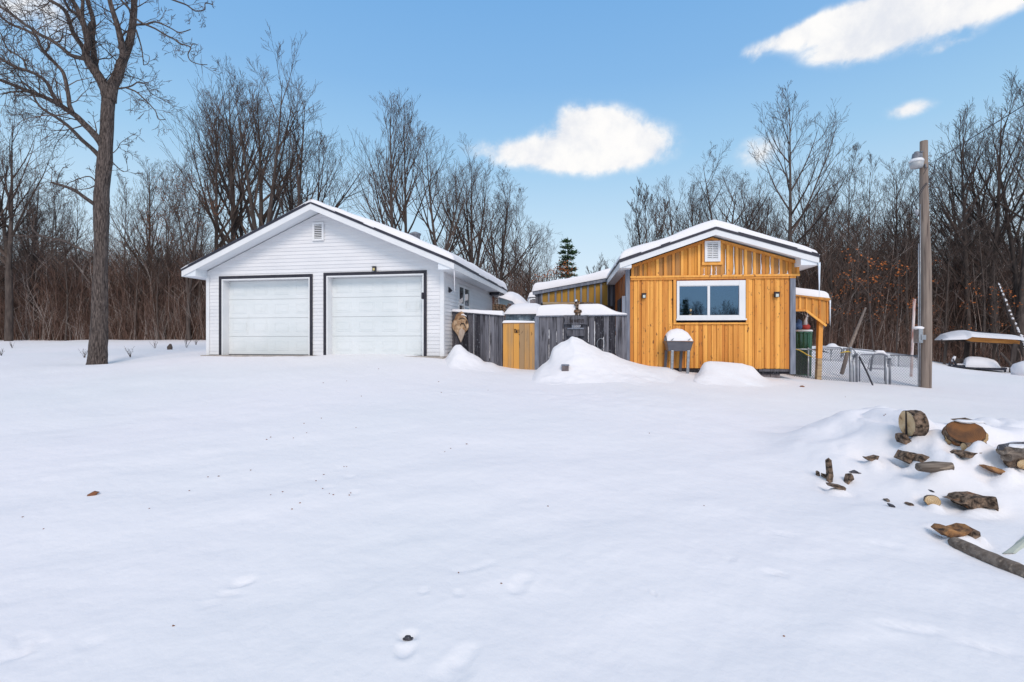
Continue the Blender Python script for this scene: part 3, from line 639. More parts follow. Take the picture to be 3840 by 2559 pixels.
mb.build('soffit', M['soffit'], c)
snow_cap('roof_snow', c, xL, xR, F0, CDEP+.3, lambda X, Y: np.where(X < xA, zL+(zA-zL)*(X-xL)/(xA-xL), zR+(zA-zR)*(xR-X)/(xR-xA)), lambda X, Y: .20-.07*smooth(xA-.3, xR, X), 110, 130, r=.2, seed=15, wav=.045, over=.005)
# gable vent
a = CB.P(Q('R5', 935, 448), -.06); b = CB.P(Q('R5', 1079, 256), -.06)
mb = MB(); e = .062; x0, z0 = a; x1, z1 = b
mb.box(x0-.06, x1+.06, -.07, -.0315, z0-.075, z0-.002, .3); mb.box(x0-.055, x0-.002, -.07, -.0315, z0-.002, z1+.0, .6); mb.box(x1+.002, x1+.055, -.07, -.0315, z0-.002, z1, .4); mb.build('vent_surround', M['amber'], c)
mb = MB()
mb.box(x0, x0+e, -.105, -.033, z0, z1); mb.box(x1-e, x1, -.105, -.033, z0, z1); mb.box(x0+e, x1-e, -.105, -.033, z0, z0+e); mb.box(x0+e, x1-e, -.105, -.033, z1-e*.7, z1); mb.box((x0+x1)/2-.008, (x0+x1)/2+.008, -.102, -.05, z0+e, z1-e*.7)
v = mb.build('gable_vent', M['wtrim'], c, bevel=.004)
mb = MB(); mb.box(x0+e, x1-e, -.045, -.034, z0+e, z1-e*.7); mb.build('vent_opening', M['interior'], v)
mb = MB(); n = 9
for i in range(n):
    zc = z0+e+(i+.1)*(z1-z0-1.7*e)/n; mb.prism([(x0+e, -.098, zc), (x0+e, -.098, zc+.022), (x0+e, -.055, zc+.05), (x0+e, -.055, zc+.034)], (x1-x0-2*e, 0, 0))
mb.build('vent_slats', M['wtrim'], v)
# wide window
mb = MB(); fw = .075; yo = -.075
x0, x1, z0, z1 = wx0+.01, wx1-.01, wzb+.01, wzt
gx1 = CB.P(Q('W', 1640, 800), -.05)[0]; gx2 = CB.P(Q('W', 865, 800), -.05)[0]; gx3 = CB.P(Q('W', 925, 800), -.05)[0]; gx4 = CB.P(Q('W', 178, 800), -.05)[0]
gz0 = CB.P(Q('W', 900, 1205), -.05)[1]; gz1 = CB.P(Q('W', 900, 468), -.05)[1]
mb.box(x0, gx4, yo, -.0, z0, z1); mb.box(gx1, x1, yo, -.0, z0, z1); mb.box(gx4, gx1, yo, 0, z0, gz0); mb.box(gx4, gx1, yo, 0, gz1, z1)
wf = mb.build('window', M['wtrim'], c, bevel=.006)
mb = MB(); mb.box(gx2, gx3, yo+.006, 0, gz0+.001, gz1-.001)
for (s0, s1) in ((gx4, gx2), (gx3, gx1)):
    mb.box(s0, s1, yo+.012, -.03, gz0+.001, gz0+.012); mb.box(s0, s1, yo+.012, -.03, gz1-.012, gz1-.001)
mb.build('sash', M['wtrim'], wf)
mb = MB(); mb.box(gx4, gx2, -.04, -.034, gz0+.012, gz1-.012); mb.box(gx3, gx1, -.034, -.028, gz0+.012, gz1-.012); mb.build('pane', M['pane'], wf)
mb = MB(); mb.box(x0-.02, x1+.02, -.105, -.076, z0-.012, z0+.03); mb.build('sill', M['wtrim'], wf, bevel=.005)
lamp_box(c, CB, Q('R5', 377, 762), -.047, .10, .115); lamp_box(c, CB, Q('R5', 1593, 752), -.047, .115, .12)
icicle(c, xR+.0, F0, czr(xR)-.19, .80, .03, 'ice')
# snow caught between the gable battens
mb = MB()
for (x, yt, yb, w) in [(1128, 330, 556, .010), (1205, 290, 558, .016), (1290, 335, 556, .012), (1374, 340, 556, .008), (1455, 355, 556, .014), (1539, 382, 556, .014), (1622, 405, 554, .010), (1000, 480, 558, .018), (1043, 492, 558, .014), (932, 505, 560, .008), (1700, 530, 552, .012)]:
    X_ = CB.P(Q('R5', x, 450), -.05)[0]; zt_ = CB.P(Q('R5', x, yt), -.05)[1]; zb_ = zband1+.0; n = 7
    pts = []
    for i in range(n+1):
        t = i/n; pts.append((X_+random.uniform(-.006, .006), -.045, zb_+(zt_-zb_)*t))
    mb.tube(pts, [w*(1.5 if i == 0 else random.uniform(.5, 1.2))*(1-.6*i/n)+.002 for i in range(n+1)], 6)
    mb.prism([(X_-.075, -.05, zb_+.001), (X_+.02, -.05, zb_+.001), (X_+.015, -.05, zb_+.03), (X_-.02, -.05, zb_+.014)], (0, .02, 0))
mb.build('gable_snow', M['snow'], c, True)

# side porch of the cabin (right)
yp = 1.0
def SP(x, y, yl=yp): return CB.P(Q('R6', x, y), yl)
mb = MB(); poly = [SP(264, 490), SP(405, 490), SP(668, 690), SP(700, 365), SP(264, 285)]
poly[0] = (CW+.013, poly[0][1]); poly[-1] = (CW+.013, poly[-1][1])
mb.prism([(x, yp, z) for x, z in poly], (0, .03, 0), .4); mb.build('porch_gable', M['amber2'], c)
def poly_y(xr):              # top and bottom photo y of the porch gable at region x
    top = np.interp(xr, [264, 700], [285, 365]); bot = np.interp(xr, [264, 405, 668], [490, 490, 690]); return top, bot
mb = MB()
for xr in (338, 418, 505, 590, 690):
    t_, b_ = poly_y(min(xr, 668)); t_ = np.interp(xr, [264, 700], [285, 365]); b_ = b_ if xr < 670 else 660
    x0, zt_ = SP(xr, t_); zb_ = SP(xr, b_)[1]; mb.box(x0-.022, x0+.022, yp-.022, yp-.001, zb_, zt_)
for (A, B_) in (((264, 290), (708, 362)), ((264, 493), (408, 493)), ((405, 490), (668, 690))):
    a = SP(*A); b = SP(*B_); mb.bar((a[0], yp-.035, a[1]), (b[0], yp-.035, b[1]), .024, .055)
mb.build('porch_trim', M['amber'], c)
a = SP(575, 600); b = SP(580, 1325); 
mb = MB(); bx0 = SP(553, 900)[0]; bx1 = SP(612, 900)[0]; zs = SP(580, 1110)[1]
mb.hexa([(bx0, yp, -.6), (bx1, yp, -.6), (bx1, yp+.13, -.6), (bx0, yp+.13, -.6), (bx0+.03, yp+.0, zs), (bx1+.03, yp, zs), (bx1+.03, yp+.13, zs), (bx0+.03, yp+.13, zs)])
pb = mb.build('porch_post', M['tan'], c, bevel=.01)
mb = MB(); zt_ = SP(600, 560)[1]; mb.hexa([(bx0+.03, yp+.002, zs+.004), (bx1+.03, yp+.002, zs+.004), (bx1+.03, yp+.128, zs+.004), (bx0+.03, yp+.128, zs+.004), (bx0+.08, yp+.035, zt_), (bx1+.075, yp+.035, zt_), (bx1+.075, yp+.16, zt_), (bx0+.08, yp+.16, zt_)]); mb.build('upper_post', M['amber'], c, bevel=.008)
mb = MB(); q0 = SP(264, 275); q1 = SP(712, 350); X0, Z0, X1, Z1 = CW+.02, q0[1], q1[0], q1[1]
mb.prism([(X0, yp-.06, Z0-.02), (X1, yp-.06, Z1-.02), (X1, yp-.06, Z1+.02), (X0, yp-.06, Z0+.02)], (0, 1.7, 0)); mb.build('porch_roof', M['amber2'], c)
snow_cap('porch_snow', c, X0, X1, yp-.06, yp+1.62, lambda X, Y: Z0+.02+(Z1-Z0)*(X-X0)/(X1-X0), lambda X, Y: .17+0*X, 40, 60, r=.12, seed=25, over=.0, wav=.02)
icicle(c, X1+.0, yp-.05, Z1-.03, .68, .022); icicle(c, bx1+.12, yp+.2, zs+1.0, .3, .012)

# ---------------------------------------------------------------- annex behind, with ochre panels
p = at(Q('R4', 178, 500), 16.0); AN = Frame((p.x, p.y), thc, 1.0)
a_ = AN.root('annex', label='low grey annex with a row of ochre panels under its sloping snowy roof', cat='annex')
def AP(x, y, yl=0): return AN.P(Q('R4', x, y), yl)
XE = AP(1400, 400)[0]; qa = AP(140, 350, -.12); qb = AP(1250, 148, -.12)
def azr(x): return qa[1]+(qb[1]-qa[1])*(x-qa[0])/(qb[0]-qa[0])
XT = qb[0]+.05
mb = MB(); xs = [0.0]
while xs[-1] < XE-.02: xs.append(min(xs[-1]+random.uniform(.12, .17), XE))
for i in range(len(xs)-1):
    mb.box(xs[i]+.002, xs[i+1]-.002, -.004-random.random()*.006, .05, -.6, AP(700, 560)[1])
for (u, w) in ((178, 212), (214, 242), (244, 272)): 
    x0, x1 = AP(u, 400)[0], AP(w, 400)[0]; mb.box(x0, x1-.002, -.015, .05, AP(700, 558)[1], azr(x0)-.1)
for (u, w) in ((1192, 1225), (1227, 1262), (1264, 1300)):
    x0, x1 = AP(u, 400)[0], AP(w, 400)[0]; mb.box(x0, x1-.002, -.015, .05, AP(700, 558)[1], azr(x0)-.05)
mb.build('grey_boards', M['grey'], a_)
pan = [(278,352),(378,448),(475,538),(560,628),(652,718),(745,803),(832,898),(928,998),(1022,1082),(1112,1188)]
for i, (u, w) in enumerate(pan):
    mb = MB(); x0, x1 = AP(u-8, 400)[0], AP(w+8, 400)[0]; zb_ = AP(u, 505+max(0, u-800)*.13)[1]
    mb.cur = random.random(); mb.prism([(x0, -.004, zb_), (x1, -.004, zb_), (x1, -.004, azr(x1)-.12), (x0, -.004, azr(x0)-.12)], (0, .03, 0)); mb.build('ochre_panel', M['panel'], a_)
mb = MB()
for i in range(11):
    u = 274 if i == 0 else pan[i-1][1]; w = pan[i][0] if i < 10 else 1195; w = min(w, u+26) if i in (0, 10) else w
    if i == 0: u, w = 262, 278
    x0, x1 = AP(u, 400)[0], AP(w, 400)[0]; mb.cur = random.random(); xm = (x0+x1)/2; hw = (x1-x0)/2*.9
    zb_ = AP(u, 508+max(0, u-800)*.13)[1]; mb.prism([(xm-hw, -.045, zb_), (xm+hw, -.045, zb_), (xm+hw, -.045, azr(xm)-.08), (xm-hw, -.045, azr(xm)-.08)], (0, .04, 0))
mb.prism([(qa[0], -.12, qa[1]-.11), (XT, -.12, azr(XT)-.11), (XT, -.12, azr(XT)-.012), (qa[0], -.12, azr(qa[0])-.012)], (0, .03, 0))
a0 = AP(270, 508)[1]; mb.box(AP(270, 500)[0], AP(830, 500)[0], -.06, -.005, a0-.03, a0+.02)
mb.build('battens', M['bluegrey'], a_)
mb = MB(); a = AP(285, 528); b = AP(900, 532); mb.tube([(a[0], -.13, a[1]), ((a[0]+b[0])/2, -.13, a[1]-.01), (b[0], -.13, b[1])], [.06, .065, .055], 10, jit=.06); mb.build('log_rail', M['tan'], a_, True)
mb = MB(); a = AP(800, 518); b = AP(1250, 590); mb.tube([(a[0], -.19, a[1]), (AP(930, 530)[0], -.19, AP(930, 535)[1]), (AP(1090, 560)[0], -.19, AP(1090, 562)[1]), (b[0], -.19, b[1])], [.035, .07, .06, .05], 9, jit=.12); mb.build('drooping_log', M['logbark'], a_, True)
mb = MB(); mb.prism([(qa[0], -.13, qa[1]-.012), (XT, -.13, azr(XT)-.012), (XT, -.13, azr(XT)), (qa[0], -.13, qa[1])], (0, 2.6, 0)); mb.build('roof_edge', M['drip'], a_)
mb = MB(); mb.prism([(0, .06, -.6), (XE, .06, -.6), (XE, .06, azr(XT)-.15), (0, .06, azr(0)-.12)], (0, 2.3, 0)); mb.build('wall_core', M['grey'], a_)
snow_cap('roof_snow', a_, qa[0], XT, -.12, 2.45, lambda X, Y: qa[1]+(qb[1]-qa[1])*(X-qa[0])/(qb[0]-qa[0]), lambda X, Y: .27+.0*X, 70, 50, r=.16, seed=35, over=.02, wav=.03)
# ---------------------------------------------------------------- plank fences and gate
def line_frame(pa, pb, z0=0.0):
    th = -math.atan2(pb[1]-pa[1], pb[0]-pa[0]); return Frame(pa, th, z0), math.hypot(pb[0]-pa[0], pb[1]-pa[1])
A0 = at(R3(275, 900), 13.75); A1 = at(R3(993, 900), 13.25); A2 = at(R3(1445, 900), 12.98); A3 = at(Q('R4', 1462, 900), 12.36)
LF, LL = line_frame(A0, A1); GF, GLn = line_frame(A1, A2); RF, RL = line_frame(A2, A3)
lf = LF.root('plank_fence', label='dark grey plank fence between garage wall and gate, with a burl carving hung on it', cat='fence')
def LP(x, y, yl=0): return LF.P(R3(x, y), yl)
mb = MB(); mb2 = MB()
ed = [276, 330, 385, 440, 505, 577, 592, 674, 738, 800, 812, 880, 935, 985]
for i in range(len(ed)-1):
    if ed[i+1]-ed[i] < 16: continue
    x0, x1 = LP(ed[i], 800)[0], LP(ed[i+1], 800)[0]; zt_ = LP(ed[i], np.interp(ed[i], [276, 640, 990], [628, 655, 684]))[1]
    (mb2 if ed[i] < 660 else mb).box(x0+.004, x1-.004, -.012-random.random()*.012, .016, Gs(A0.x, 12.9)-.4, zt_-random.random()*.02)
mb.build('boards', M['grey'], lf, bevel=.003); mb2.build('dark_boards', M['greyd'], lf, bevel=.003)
mb = MB(); a = LP(276, 628); b = LP(990, 684)
mb.prism([(0, -.05, a[1]-.03), (LL, -.05, b[1]-.03), (LL, -.05, b[1]+.0), (0, -.05, a[1]+.0)], (0, .11, 0)); mb.box(.0, LL, .02, .06, .95, 1.03); mb.box(LL-.05, LL+.02, .017, .1, .2, b[1]-.03)
mb.build('cap_rail', M['grey'], lf)
snow_cap('fence_snow', lf, .05, LL-.0, -.05, .07, lambda X, Y: a[1]+(b[1]-a[1])*X/LL, lambda X, Y: .05+.05*smooth(.1, .8, X), 60, 12, r=.05, seed=45, over=.02, wav=.01)
# burl carving
bc = empty('burl_carving', LF.W(*(LP(412, 850)[0], -.06, 0)).to_tuple(), -LF.th, label='pale brown burl carving shaped like a bird hanging on the dark fence planks', cat='carving')
def BP(x, y): q = LP(x, y, -.08); return (q[0]-LP(412, 850)[0], q[1])
def blob(mb, cx, cz, rx, rz, ry, cy=0, n=24, m=14, seed=0, amp=.12, sil=None):
    base = len(mb.v); 
    for i in range(m+1):
        t = PI*i/m
        for j in range(n):
            a = 2*PI*j/n; x = math.sin(t)*math.cos(a); y = math.sin(t)*math.sin(a); z = math.cos(t)
            k = 1+amp*math.sin(3*x+seed)*math.cos(4*z+seed*2)+amp*.5*math.sin(7*x+5*z+seed)
            if sil: x *= sil(z)
            mb.v.append((cx+rx*x*k, cy+ry*y*k, cz+rz*z*k))
    for i in range(m):
        for j in range(n): mb.face((base+i*n+j, base+(i+1)*n+j, base+(i+1)*n+(j+1) % n, base+i*n+(j+1) % n))
mb = MB(); ctr = BP(412, 850); w = abs(BP(520, 850)[0]-BP(305, 850)[0])/2; h = abs(BP(412, 668)[1]-BP(412, 1080)[1])/2
blob(mb, 0, ctr[1], w, h, .07, -.01, 28, 20, 1.3, .07, lambda z: 1.0 if z > -.1 else max(.12, 1+(z+.1)*1.05))
mb.build('burl', M['bone'], bc, True)
mb = MB(); 
mb.prism([(BP(x, y)[0], -.10, BP(x, y)[1]) for x, y in [(418, 1065), (382, 985), (392, 900), (425, 862), (462, 890), (470, 930), (440, 1010)]], (0, .07, 0)); mb.build('spear_point', M['bonel'], bc, bevel=.015)
mb = MB(); q = [BP(x, y) for x, y in [(408, 830), (425, 795), (460, 800), (488, 860)]]; mb.tube([(a, -.085, b) for a, b in q], [.008, .014, .013, .008], 6); q = [BP(x, y) for x, y in [(385, 745), (430, 722), (480, 735)]]; mb.tube([(a, -.07, b) for a, b in q], [.008, .012, .008], 6); mb.build('carved_line', M['ink'], bc, True)
mb = MB(); q = [BP(x, y) for x, y in [(395, 690), (440, 675), (488, 700)]]; mb.tube([(a, -.04, b+.005) for a, b in q], [.012, .022, .01], 8); mb.build('snow_cap', M['snow'], bc, True)

# gate
gt = GF.root('gate', label='low gate of fresh orange boards with burnt marks, between two grey fences', cat='gate')
def GP(x, y, yl=-.02): return GF.P(R3(x, y), yl)
mb = MB(); ed = [995, 1066, 1142, 1222, 1292, 1370, 1442]
ztop_ = (GP(1000, 795)[1]+GP(1440, 800)[1])/2; zlow = Gs(A1.x+.3, 13.0)-.05
for i in range(6):
    mb.box(GP(ed[i], 900)[0]+.003, GP(ed[i+1], 900)[0]-.003, -.03-random.random()*.006, -.004, zlow+random.random()*.02, ztop_-random.random()*.008)
mb.build('boards', M['gate'], gt, bevel=.003)
mb = MB(); mb.box(GP(997, 900)[0], GP(1440, 900)[0], .0, .035, ztop_-.18, ztop_-.1); mb.box(GP(997, 900)[0], GP(1440, 900)[0], -.0, .035, zlow+.1, zlow+.18); mb.box(GP(995, 900)[0], GP(1442, 900)[0], -.04, .05, ztop_+.0, ztop_+.018); mb.build('rails', M['amber2'], gt)
mb = MB()
for st in [[(1150,878),(1158,880),(1155,905),(1160,932)], [(1158,882),(1172,878),(1175,900)], [(1172,930),(1176,885)], [(1176,885),(1186,932)], [(1186,932),(1192,885)], [(1192,885),(1196,932)], [(1212,885),(1218,890),(1212,905),(1220,912),(1213,932)], [(1216,945),(1224,960)], [(1390,915),(1396,930),(1390,965)], [(1250,935),(1275,908)]]:
    q = [GP(x, y, -.038) for x, y in st]; mb.tube([(a, -.038, b) for a, b in q], .0085 if st[0][0] < 1240 else .004, 5)
mb.build('burnt_mark', M['ink'], gt)
gx0, gx1 = GP(997, 900)[0], GP(1440, 900)[0]
snow_cap('gate_snow', gt, gx0, gx1, -.05, .06, lambda X, Y: ztop_+.018+0*X, lambda X, Y: .035+.03*smooth(gx1, gx0, X), 40, 10, r=.05, seed=55, over=.01, wav=.01)

# right fence section
rf = RF.root('plank_fence', label='weathered grey plank fence with gaps and a thick snow cap, between gate and cabin', cat='fence')
def RP(x, y, yl=0): return RF.P(Q('R4', x, y), yl)
mb = MB(); mbd = MB()
bd = [(233,366,0),(377,472,0),(480,560,0),(572,640,0),(643,710,0),(713,780,0),(783,850,0),(853,914,0),(928,1002,0),(1014,1126,1),(1137,1205,0),(1213,1295,1),(1304,1380,0),(1383,1457,0)]
zt_ = RP(800, 688)[1]
for (u, w, d) in bd:
    x0, x1 = RP(u, 900)[0], RP(w, 900)[0]; m_ = mbd if d else mb
    m_.cur = random.random(); o = -.02-random.random()*.012; zb_ = .3; j = lambda: random.uniform(-.006, .006)
    zm_ = 1.5
    for (s0, s1, e0, e1) in ((zb_, zm_, j(), 0), (zm_, zt_-.02, 0, j())):
        m_.hexa([(x0+e0, o, s0), (x1-e0, o, s0), (x1-e0, .01, s0), (x0+e0, .01, s0), (x0+e1, o, s1), (x1-e1, o, s1), (x1-e1, .01, s1), (x0+e1, .01, s1)])
mb.build('boards', M['grey'], rf); mbd.build('dark_boards', M['greyd'], rf)
mb = MB(); x0, x1 = RP(190, 700)[0], RP(1462, 700)[0]
mb.box(x0, x1, -.06, .09, zt_-.02, zt_+.012, .4); mb.box(x0+.1, x1, .011, .05, 1.0, 1.09); mb.box(x0+.1, x1, .011, .05, 1.75, 1.84)
mb.build('cap_rail', M['bluegrey'], rf)
mb = MB(); mb.box(RP(172, 900)[0], RP(230, 900)[0], -.05, .05, .2, RP(200, 700)[1]+.0, .5); mb.build('gate_post', M['bluegrey'], rf, bevel=.006)
snow_cap('fence_snow', rf, x0+.02, x1, -.06, .20, lambda X, Y: zt_+.012+0*X, lambda X, Y: .03+.21*smooth(x1, x1-.75, X), 90, 20, r=.11, seed=65, over=.01, wav=.015)
mb = MB(); q = RP(1095, 1085, -.06); n = 18
mb.tube([(q[0]+.10*math.cos(2*PI*i/n), -.05, q[1]+.14*math.sin(2*PI*i/n)) for i in range(n+1)], .008, 5); mb.build('hanging_ring', M['galv'], rf, True)

mb = MB()
for (x, y0, y1, w) in [(371, 880, 1010, .014), (475, 905, 1060, .012), (567, 870, 1020, .012), (920, 840, 1060, .014), (1008, 765, 1110, .014), (1131, 985, 1180, .014), (366, 1090, 1290, .01), (1300, 960, 1220, .008)]:
    q0, q1 = RP(x, y0, -.02), RP(x, y1, -.02); n = 8; mb.tube([(q0[0]+random.uniform(-.004, .004), -.012, q0[1]+(q1[1]-q0[1])*i/n) for i in range(n+1)], [w*.35]+[w*random.uniform(.55, 1.1) for i in range(n-1)]+[w], 6)
mb.build('gap_snow', M['snow'], rf, True)
# name board with lettering
sg = empty('sign_board', RF.W(RP(745, 750)[0], -.05, 0).to_tuple(), -RF.th, label='scalloped grey wooden name sign with dark lettering on the plank fence', cat='sign')
X00 = RP(745, 750)[0]
def KP(x, y, yl=-.08): q = RF.P(Q('K', x, y), yl); return (q[0]-X00, q[1])
mb = MB(); pl = [(300,770),(330,735),(400,730),(450,768),(520,765),(600,735),(700,725),(800,730),(860,770),(940,765),(1010,735),(1095,735),(1095,790),(1065,840),(1080,930),(1095,1000),(1060,1030),(940,1015),(840,1020),(780,1050),(620,1050),(550,1020),(430,1010),(340,1025),(305,1005),(335,900),(330,830)]
mb.prism([(*[KP(x, y)[0]], -.045, KP(x, y)[1]) for x, y in pl], (0, .025, 0)); mb.build('upper_board', M['grey'], sg)
mb = MB(); mb.prism([(KP(x, y)[0], -.035, KP(x, y)[1]) for x, y in [(385,1195),(975,1185),(990,1260),(975,1400),(420,1400),(385,1290)]], (0, .025, 0)); mb.build('lower_board', M['grey'], sg)
mb = MB(); mb.box(KP(420, 1150)[0], KP(960, 1150)[0], -.06, -.015, KP(500, 1180)[1], KP(500, 1135)[1]); mb.box(KP(560, 1100)[0], KP(830, 1100)[0], -.034, -.018, KP(500, 1134)[1], KP(500, 1040)[1]); mb.build('ledge', M['bluegrey'], sg)
def text(parent, body, x, y, z, size, m, sx=1.0, ext=.003):
    cu = bpy.data.curves.new('lettering', 'FONT'); cu.body = body; cu.size = size; cu.extrude = ext; cu.align_x = 'CENTER'; cu.align_y = 'CENTER'; cu.offset = .0012
    o = bpy.data.objects.new('tmp', cu); C.objects.link(o); dg = bpy.context.evaluated_depsgraph_get(); me = bpy.data.meshes.new_from_object(o.evaluated_get(dg))
    bpy.data.objects.remove(o); me.materials.clear(); me.materials.append(m); me.name = 'lettering'
    q = bpy.data.objects.new('lettering', me); C.objects.link(q); q.parent = parent; q.location = (x, y, z); q.rotation_euler = (PI/2, 0, 0); q.scale = (sx, 1, 1); return q
a = KP(722, 915); wK = KP(960, 915)[0]-KP(485, 915)[0]
t = text(sg, "THE WHITTLE'S", a[0], -.0495, a[1], .115, M['ink']); t.scale = (wK/max(t.dimensions.x, .01)*t.scale[0], 1, 1)
a = KP(742, 1090); t = text(sg, '2007', a[0], -.0385, a[1], .085, M['paleink']); t.scale = (.22/max(t.dimensions.x, .01)*.85, 1, 1)
# carved figure standing on the fence above the sign
fg = empty('carved_figure', RF.W(RP(762, 600)[0], -.07, 0).to_tuple(), -RF.th, label='small dark carved totem figure standing on the fence cap above the sign', cat='figurine')
X01 = RP(762, 600)[0]
def FP(x, y): q = RF.P(Q('K', x, y), -.08); return (q[0]-X01, q[1])
mb = MB()
c0 = FP(725, 290); blob(mb, c0[0], c0[1], .052, .062, .05, 0, 18, 12, 2.0, .10)
c0 = FP(715, 375); blob(mb, c0[0], c0[1], .062, .045, .045, -.005, 18, 12, 3.1, .10)
a = FP(728, 400); b = FP(728, 520); mb.tube([(a[0], 0, a[1]), (b[0], 0, b[1])], [.038, .040], 12)
a = FP(745, 590); blob(mb, a[0], a[1], .085, .055, .05, 0, 20, 12, 1.0, .06)
for x in (655, 858): a = FP(x, 590); blob(mb, a[0], a[1], .022, .042, .028, 0, 12, 8, 2.2, .1)
for x in (690, 745, 820): a = FP(x, 620); b = FP(x, 722); mb.tube([(a[0], 0, a[1]), (b[0], 0, b[1])], [.026, .02], 8)
mb.build('body', M['logbark'], fg, True)
mb = MB(); a = FP(712, 262); blob(mb, a[0]-.005, a[1]+.012, .032, .03, .03, -.028, 12, 8, 2.0, .05); mb.build('frost', M['ice'], fg, True)

# small box poking from the snow pile
p = hit(Q('R4', 595, 1440)); bx = empty('step_box', (p.x, p.y, p.z), -.1, label='small brown box with a grey lid poking out of the snow pile', cat='box')
mb = MB(); mb.box(-.075, .075, -.06, .2, -.10, .075); mb.build('box_body', M['block'], bx, bevel=.006)
mb = MB(); mb.box(-.082, .09, -.075, .2, .077, .10); mb.build('lid', M['bluegrey'], bx, bevel=.004)

# frosted tarp heap behind the gate
TY = 14.35
hp = at(R3(1215, 700), TY); tr_ = empty('tarp_heap', (hp.x, hp.y, 0), -.15, label='snow-capped heap under a frosty blue-grey tarp behind the gate', cat='tarp heap')
def TPp(x, y): q = at(R3(x, y), TY); return (q.x-hp.x, q.z)
nx, ny = 90, 40; U, V = np.meshgrid(np.linspace(-1, 1, nx), np.linspace(0, 1, ny))
xl_, xr_ = TPp(985, 700)[0], TPp(1500, 700)[0]; ztp = TPp(1200, 640)[1]
ang = U*PI/2
X = (xl_+xr_)/2+(xr_-xl_)/2*np.sin(ang); Yy = .55-.55*np.cos(ang)*(1-.15*V)+vnoise(U*5, V*3, 3)*.10+vnoise(U*14, V*9, 4)*.04; Zz = .6+(ztp-.6)*V+vnoise(U*4, V*0+1, 7)*.05*V
grid_mesh('tarp', X, Yy, Zz, M['tarp'], tr_)
def tcap(name, parent, sil, ys, y0, y1, zb, m='snow', seed=3, zf=None):  # snow heap given by a silhouette of local (x, z), rounded in depth
    xs = np.array([q[0] for q in sil]); zs = np.array([q[1] for q in sil]); xx = np.linspace(xs[0], xs[-1], 80); t = np.linspace(0, 1, 26)
    Xg, Tg = np.meshgrid(xx, t); top = np.interp(Xg, xs, zs); pr = np.sin(PI*np.clip(Tg, .0, 1))**.45
    if zf: zb = np.interp(Xg, [q[0] for q in zf], [q[1] for q in zf])
    Zg = zb+(np.maximum(top-zb, .004))*pr+vnoise(Xg*3, Tg*3, seed)*.03*pr; Yg = y0+(y1-y0)*Tg
    return grid_mesh(name, Xg, Yg, Zg, M[m], parent)
tcap('heap_snow', tr_, [TPp(x, y) for x, y in [(985,700),(1000,640),(1020,600),(1050,545),(1090,515),(1150,500),(1300,492),(1430,495),(1500,520),(1530,640)]], 0, -.12, 1.5, ztp-.06, seed=6)
# lean-to canopy at the rear corner of the garage
CY_ = 18.2; cp = at(R3(1100, 480), CY_); cn = empty('canopy', (cp.x, cp.y, 0), -.1, label='snow-laden canopy with pale glazed side at the rear corner of the garage', cat='canopy')
def CP(x, y): q = at(R3(x, y), CY_); return (q.x-cp.x, q.z)
mb = MB(); pl = [CP(948, 428), CP(1145, 490), CP(1060, 520), CP(1020, 600), CP(1000, 680), CP(940, 680)]
mb.prism([(x, 0, z) for x, z in pl], (0, .03, 0)); mb.build('glazed_side', M['glass2'], cn)
mb = MB(); a = CP(935, 420); b = CP(1150, 492); mb.bar((a[0], -.03, a[1]), (b[0], -.03, b[1]), .04, .06); a = CP(935, 425); mb.bar((a[0], -.02, a[1]), (a[0], -.02, .4), .06, .08); b = CP(1145, 490); mb.bar((b[0]-.1, .4, b[1]), (b[0]-.1, .4, .4), .06, .08); mb.build('frame', M['wtrim'], cn)
tcap('canopy_snow', cn, [CP(x, y) for x, y in [(925,440),(960,400),(1000,372),(1035,330),(1075,318),(1110,322),(1180,352),(1250,410),(1330,495),(1345,515)]], 0, -.35, 2.4, 0, seed=16, zf=[CP(925, 445), CP(960, 440), CP(1140, 498), CP(1180, 545), CP(1345, 560)])
# stacked offcuts under the rear eave
p = at(R3(930, 600), 15.6); ob = empty('log_bundle', (p.x, p.y, 0), -.1, label='dark logs stood on end with frosted tops behind the left plank fence', cat='log bundle', )
for i, (x, y) in enumerate([(862,540),(885,525),(905,540),(930,530),(955,528),(978,535),(1000,545)]):
    q = at(R3(x, y), 15.6); mb = MB(); mb.tube([(q.x-p.x, random.uniform(-.1, .1), .6), (q.x-p.x+random.uniform(-.03, .03), random.uniform(-.1, .1), q.z)], [.075, .065], 9, jit=.12); mb.build('log', M['logbark'], ob)
# white camper corner beyond
p = at(R3(1335, 450), 27.0); cw = empty('camper', (p.x, p.y, 0), 0, label='white camper top with a dark window strip, half hidden left of the annex', cat='camper')
z1 = at(R3(1335, 425), 27).z; z0 = at(R3(1335, 495), 27).z
mb = MB(); mb.box(0, 3.8, 0, 2.2, z0-1.2, z1); mb.build('body', M['siding'], cw, bevel=.25)
mb = MB(); mb.box(.25, 3.4, -.02, .01, z1-.30, z1-.12); mb.build('window', M['glass'], cw); mb = MB(); mb.box(.15, 3.6, -.03, .01, z0-.35, z0+.12); mb.build('brown_stripe', M['block'], cw)
snow_cap('roof_snow', cw, 0, 3.8, 0, 2.2, lambda X, Y: z1+0*X, lambda X, Y: .28+0*X, 50, 30, r=.25, seed=75, over=-.05)

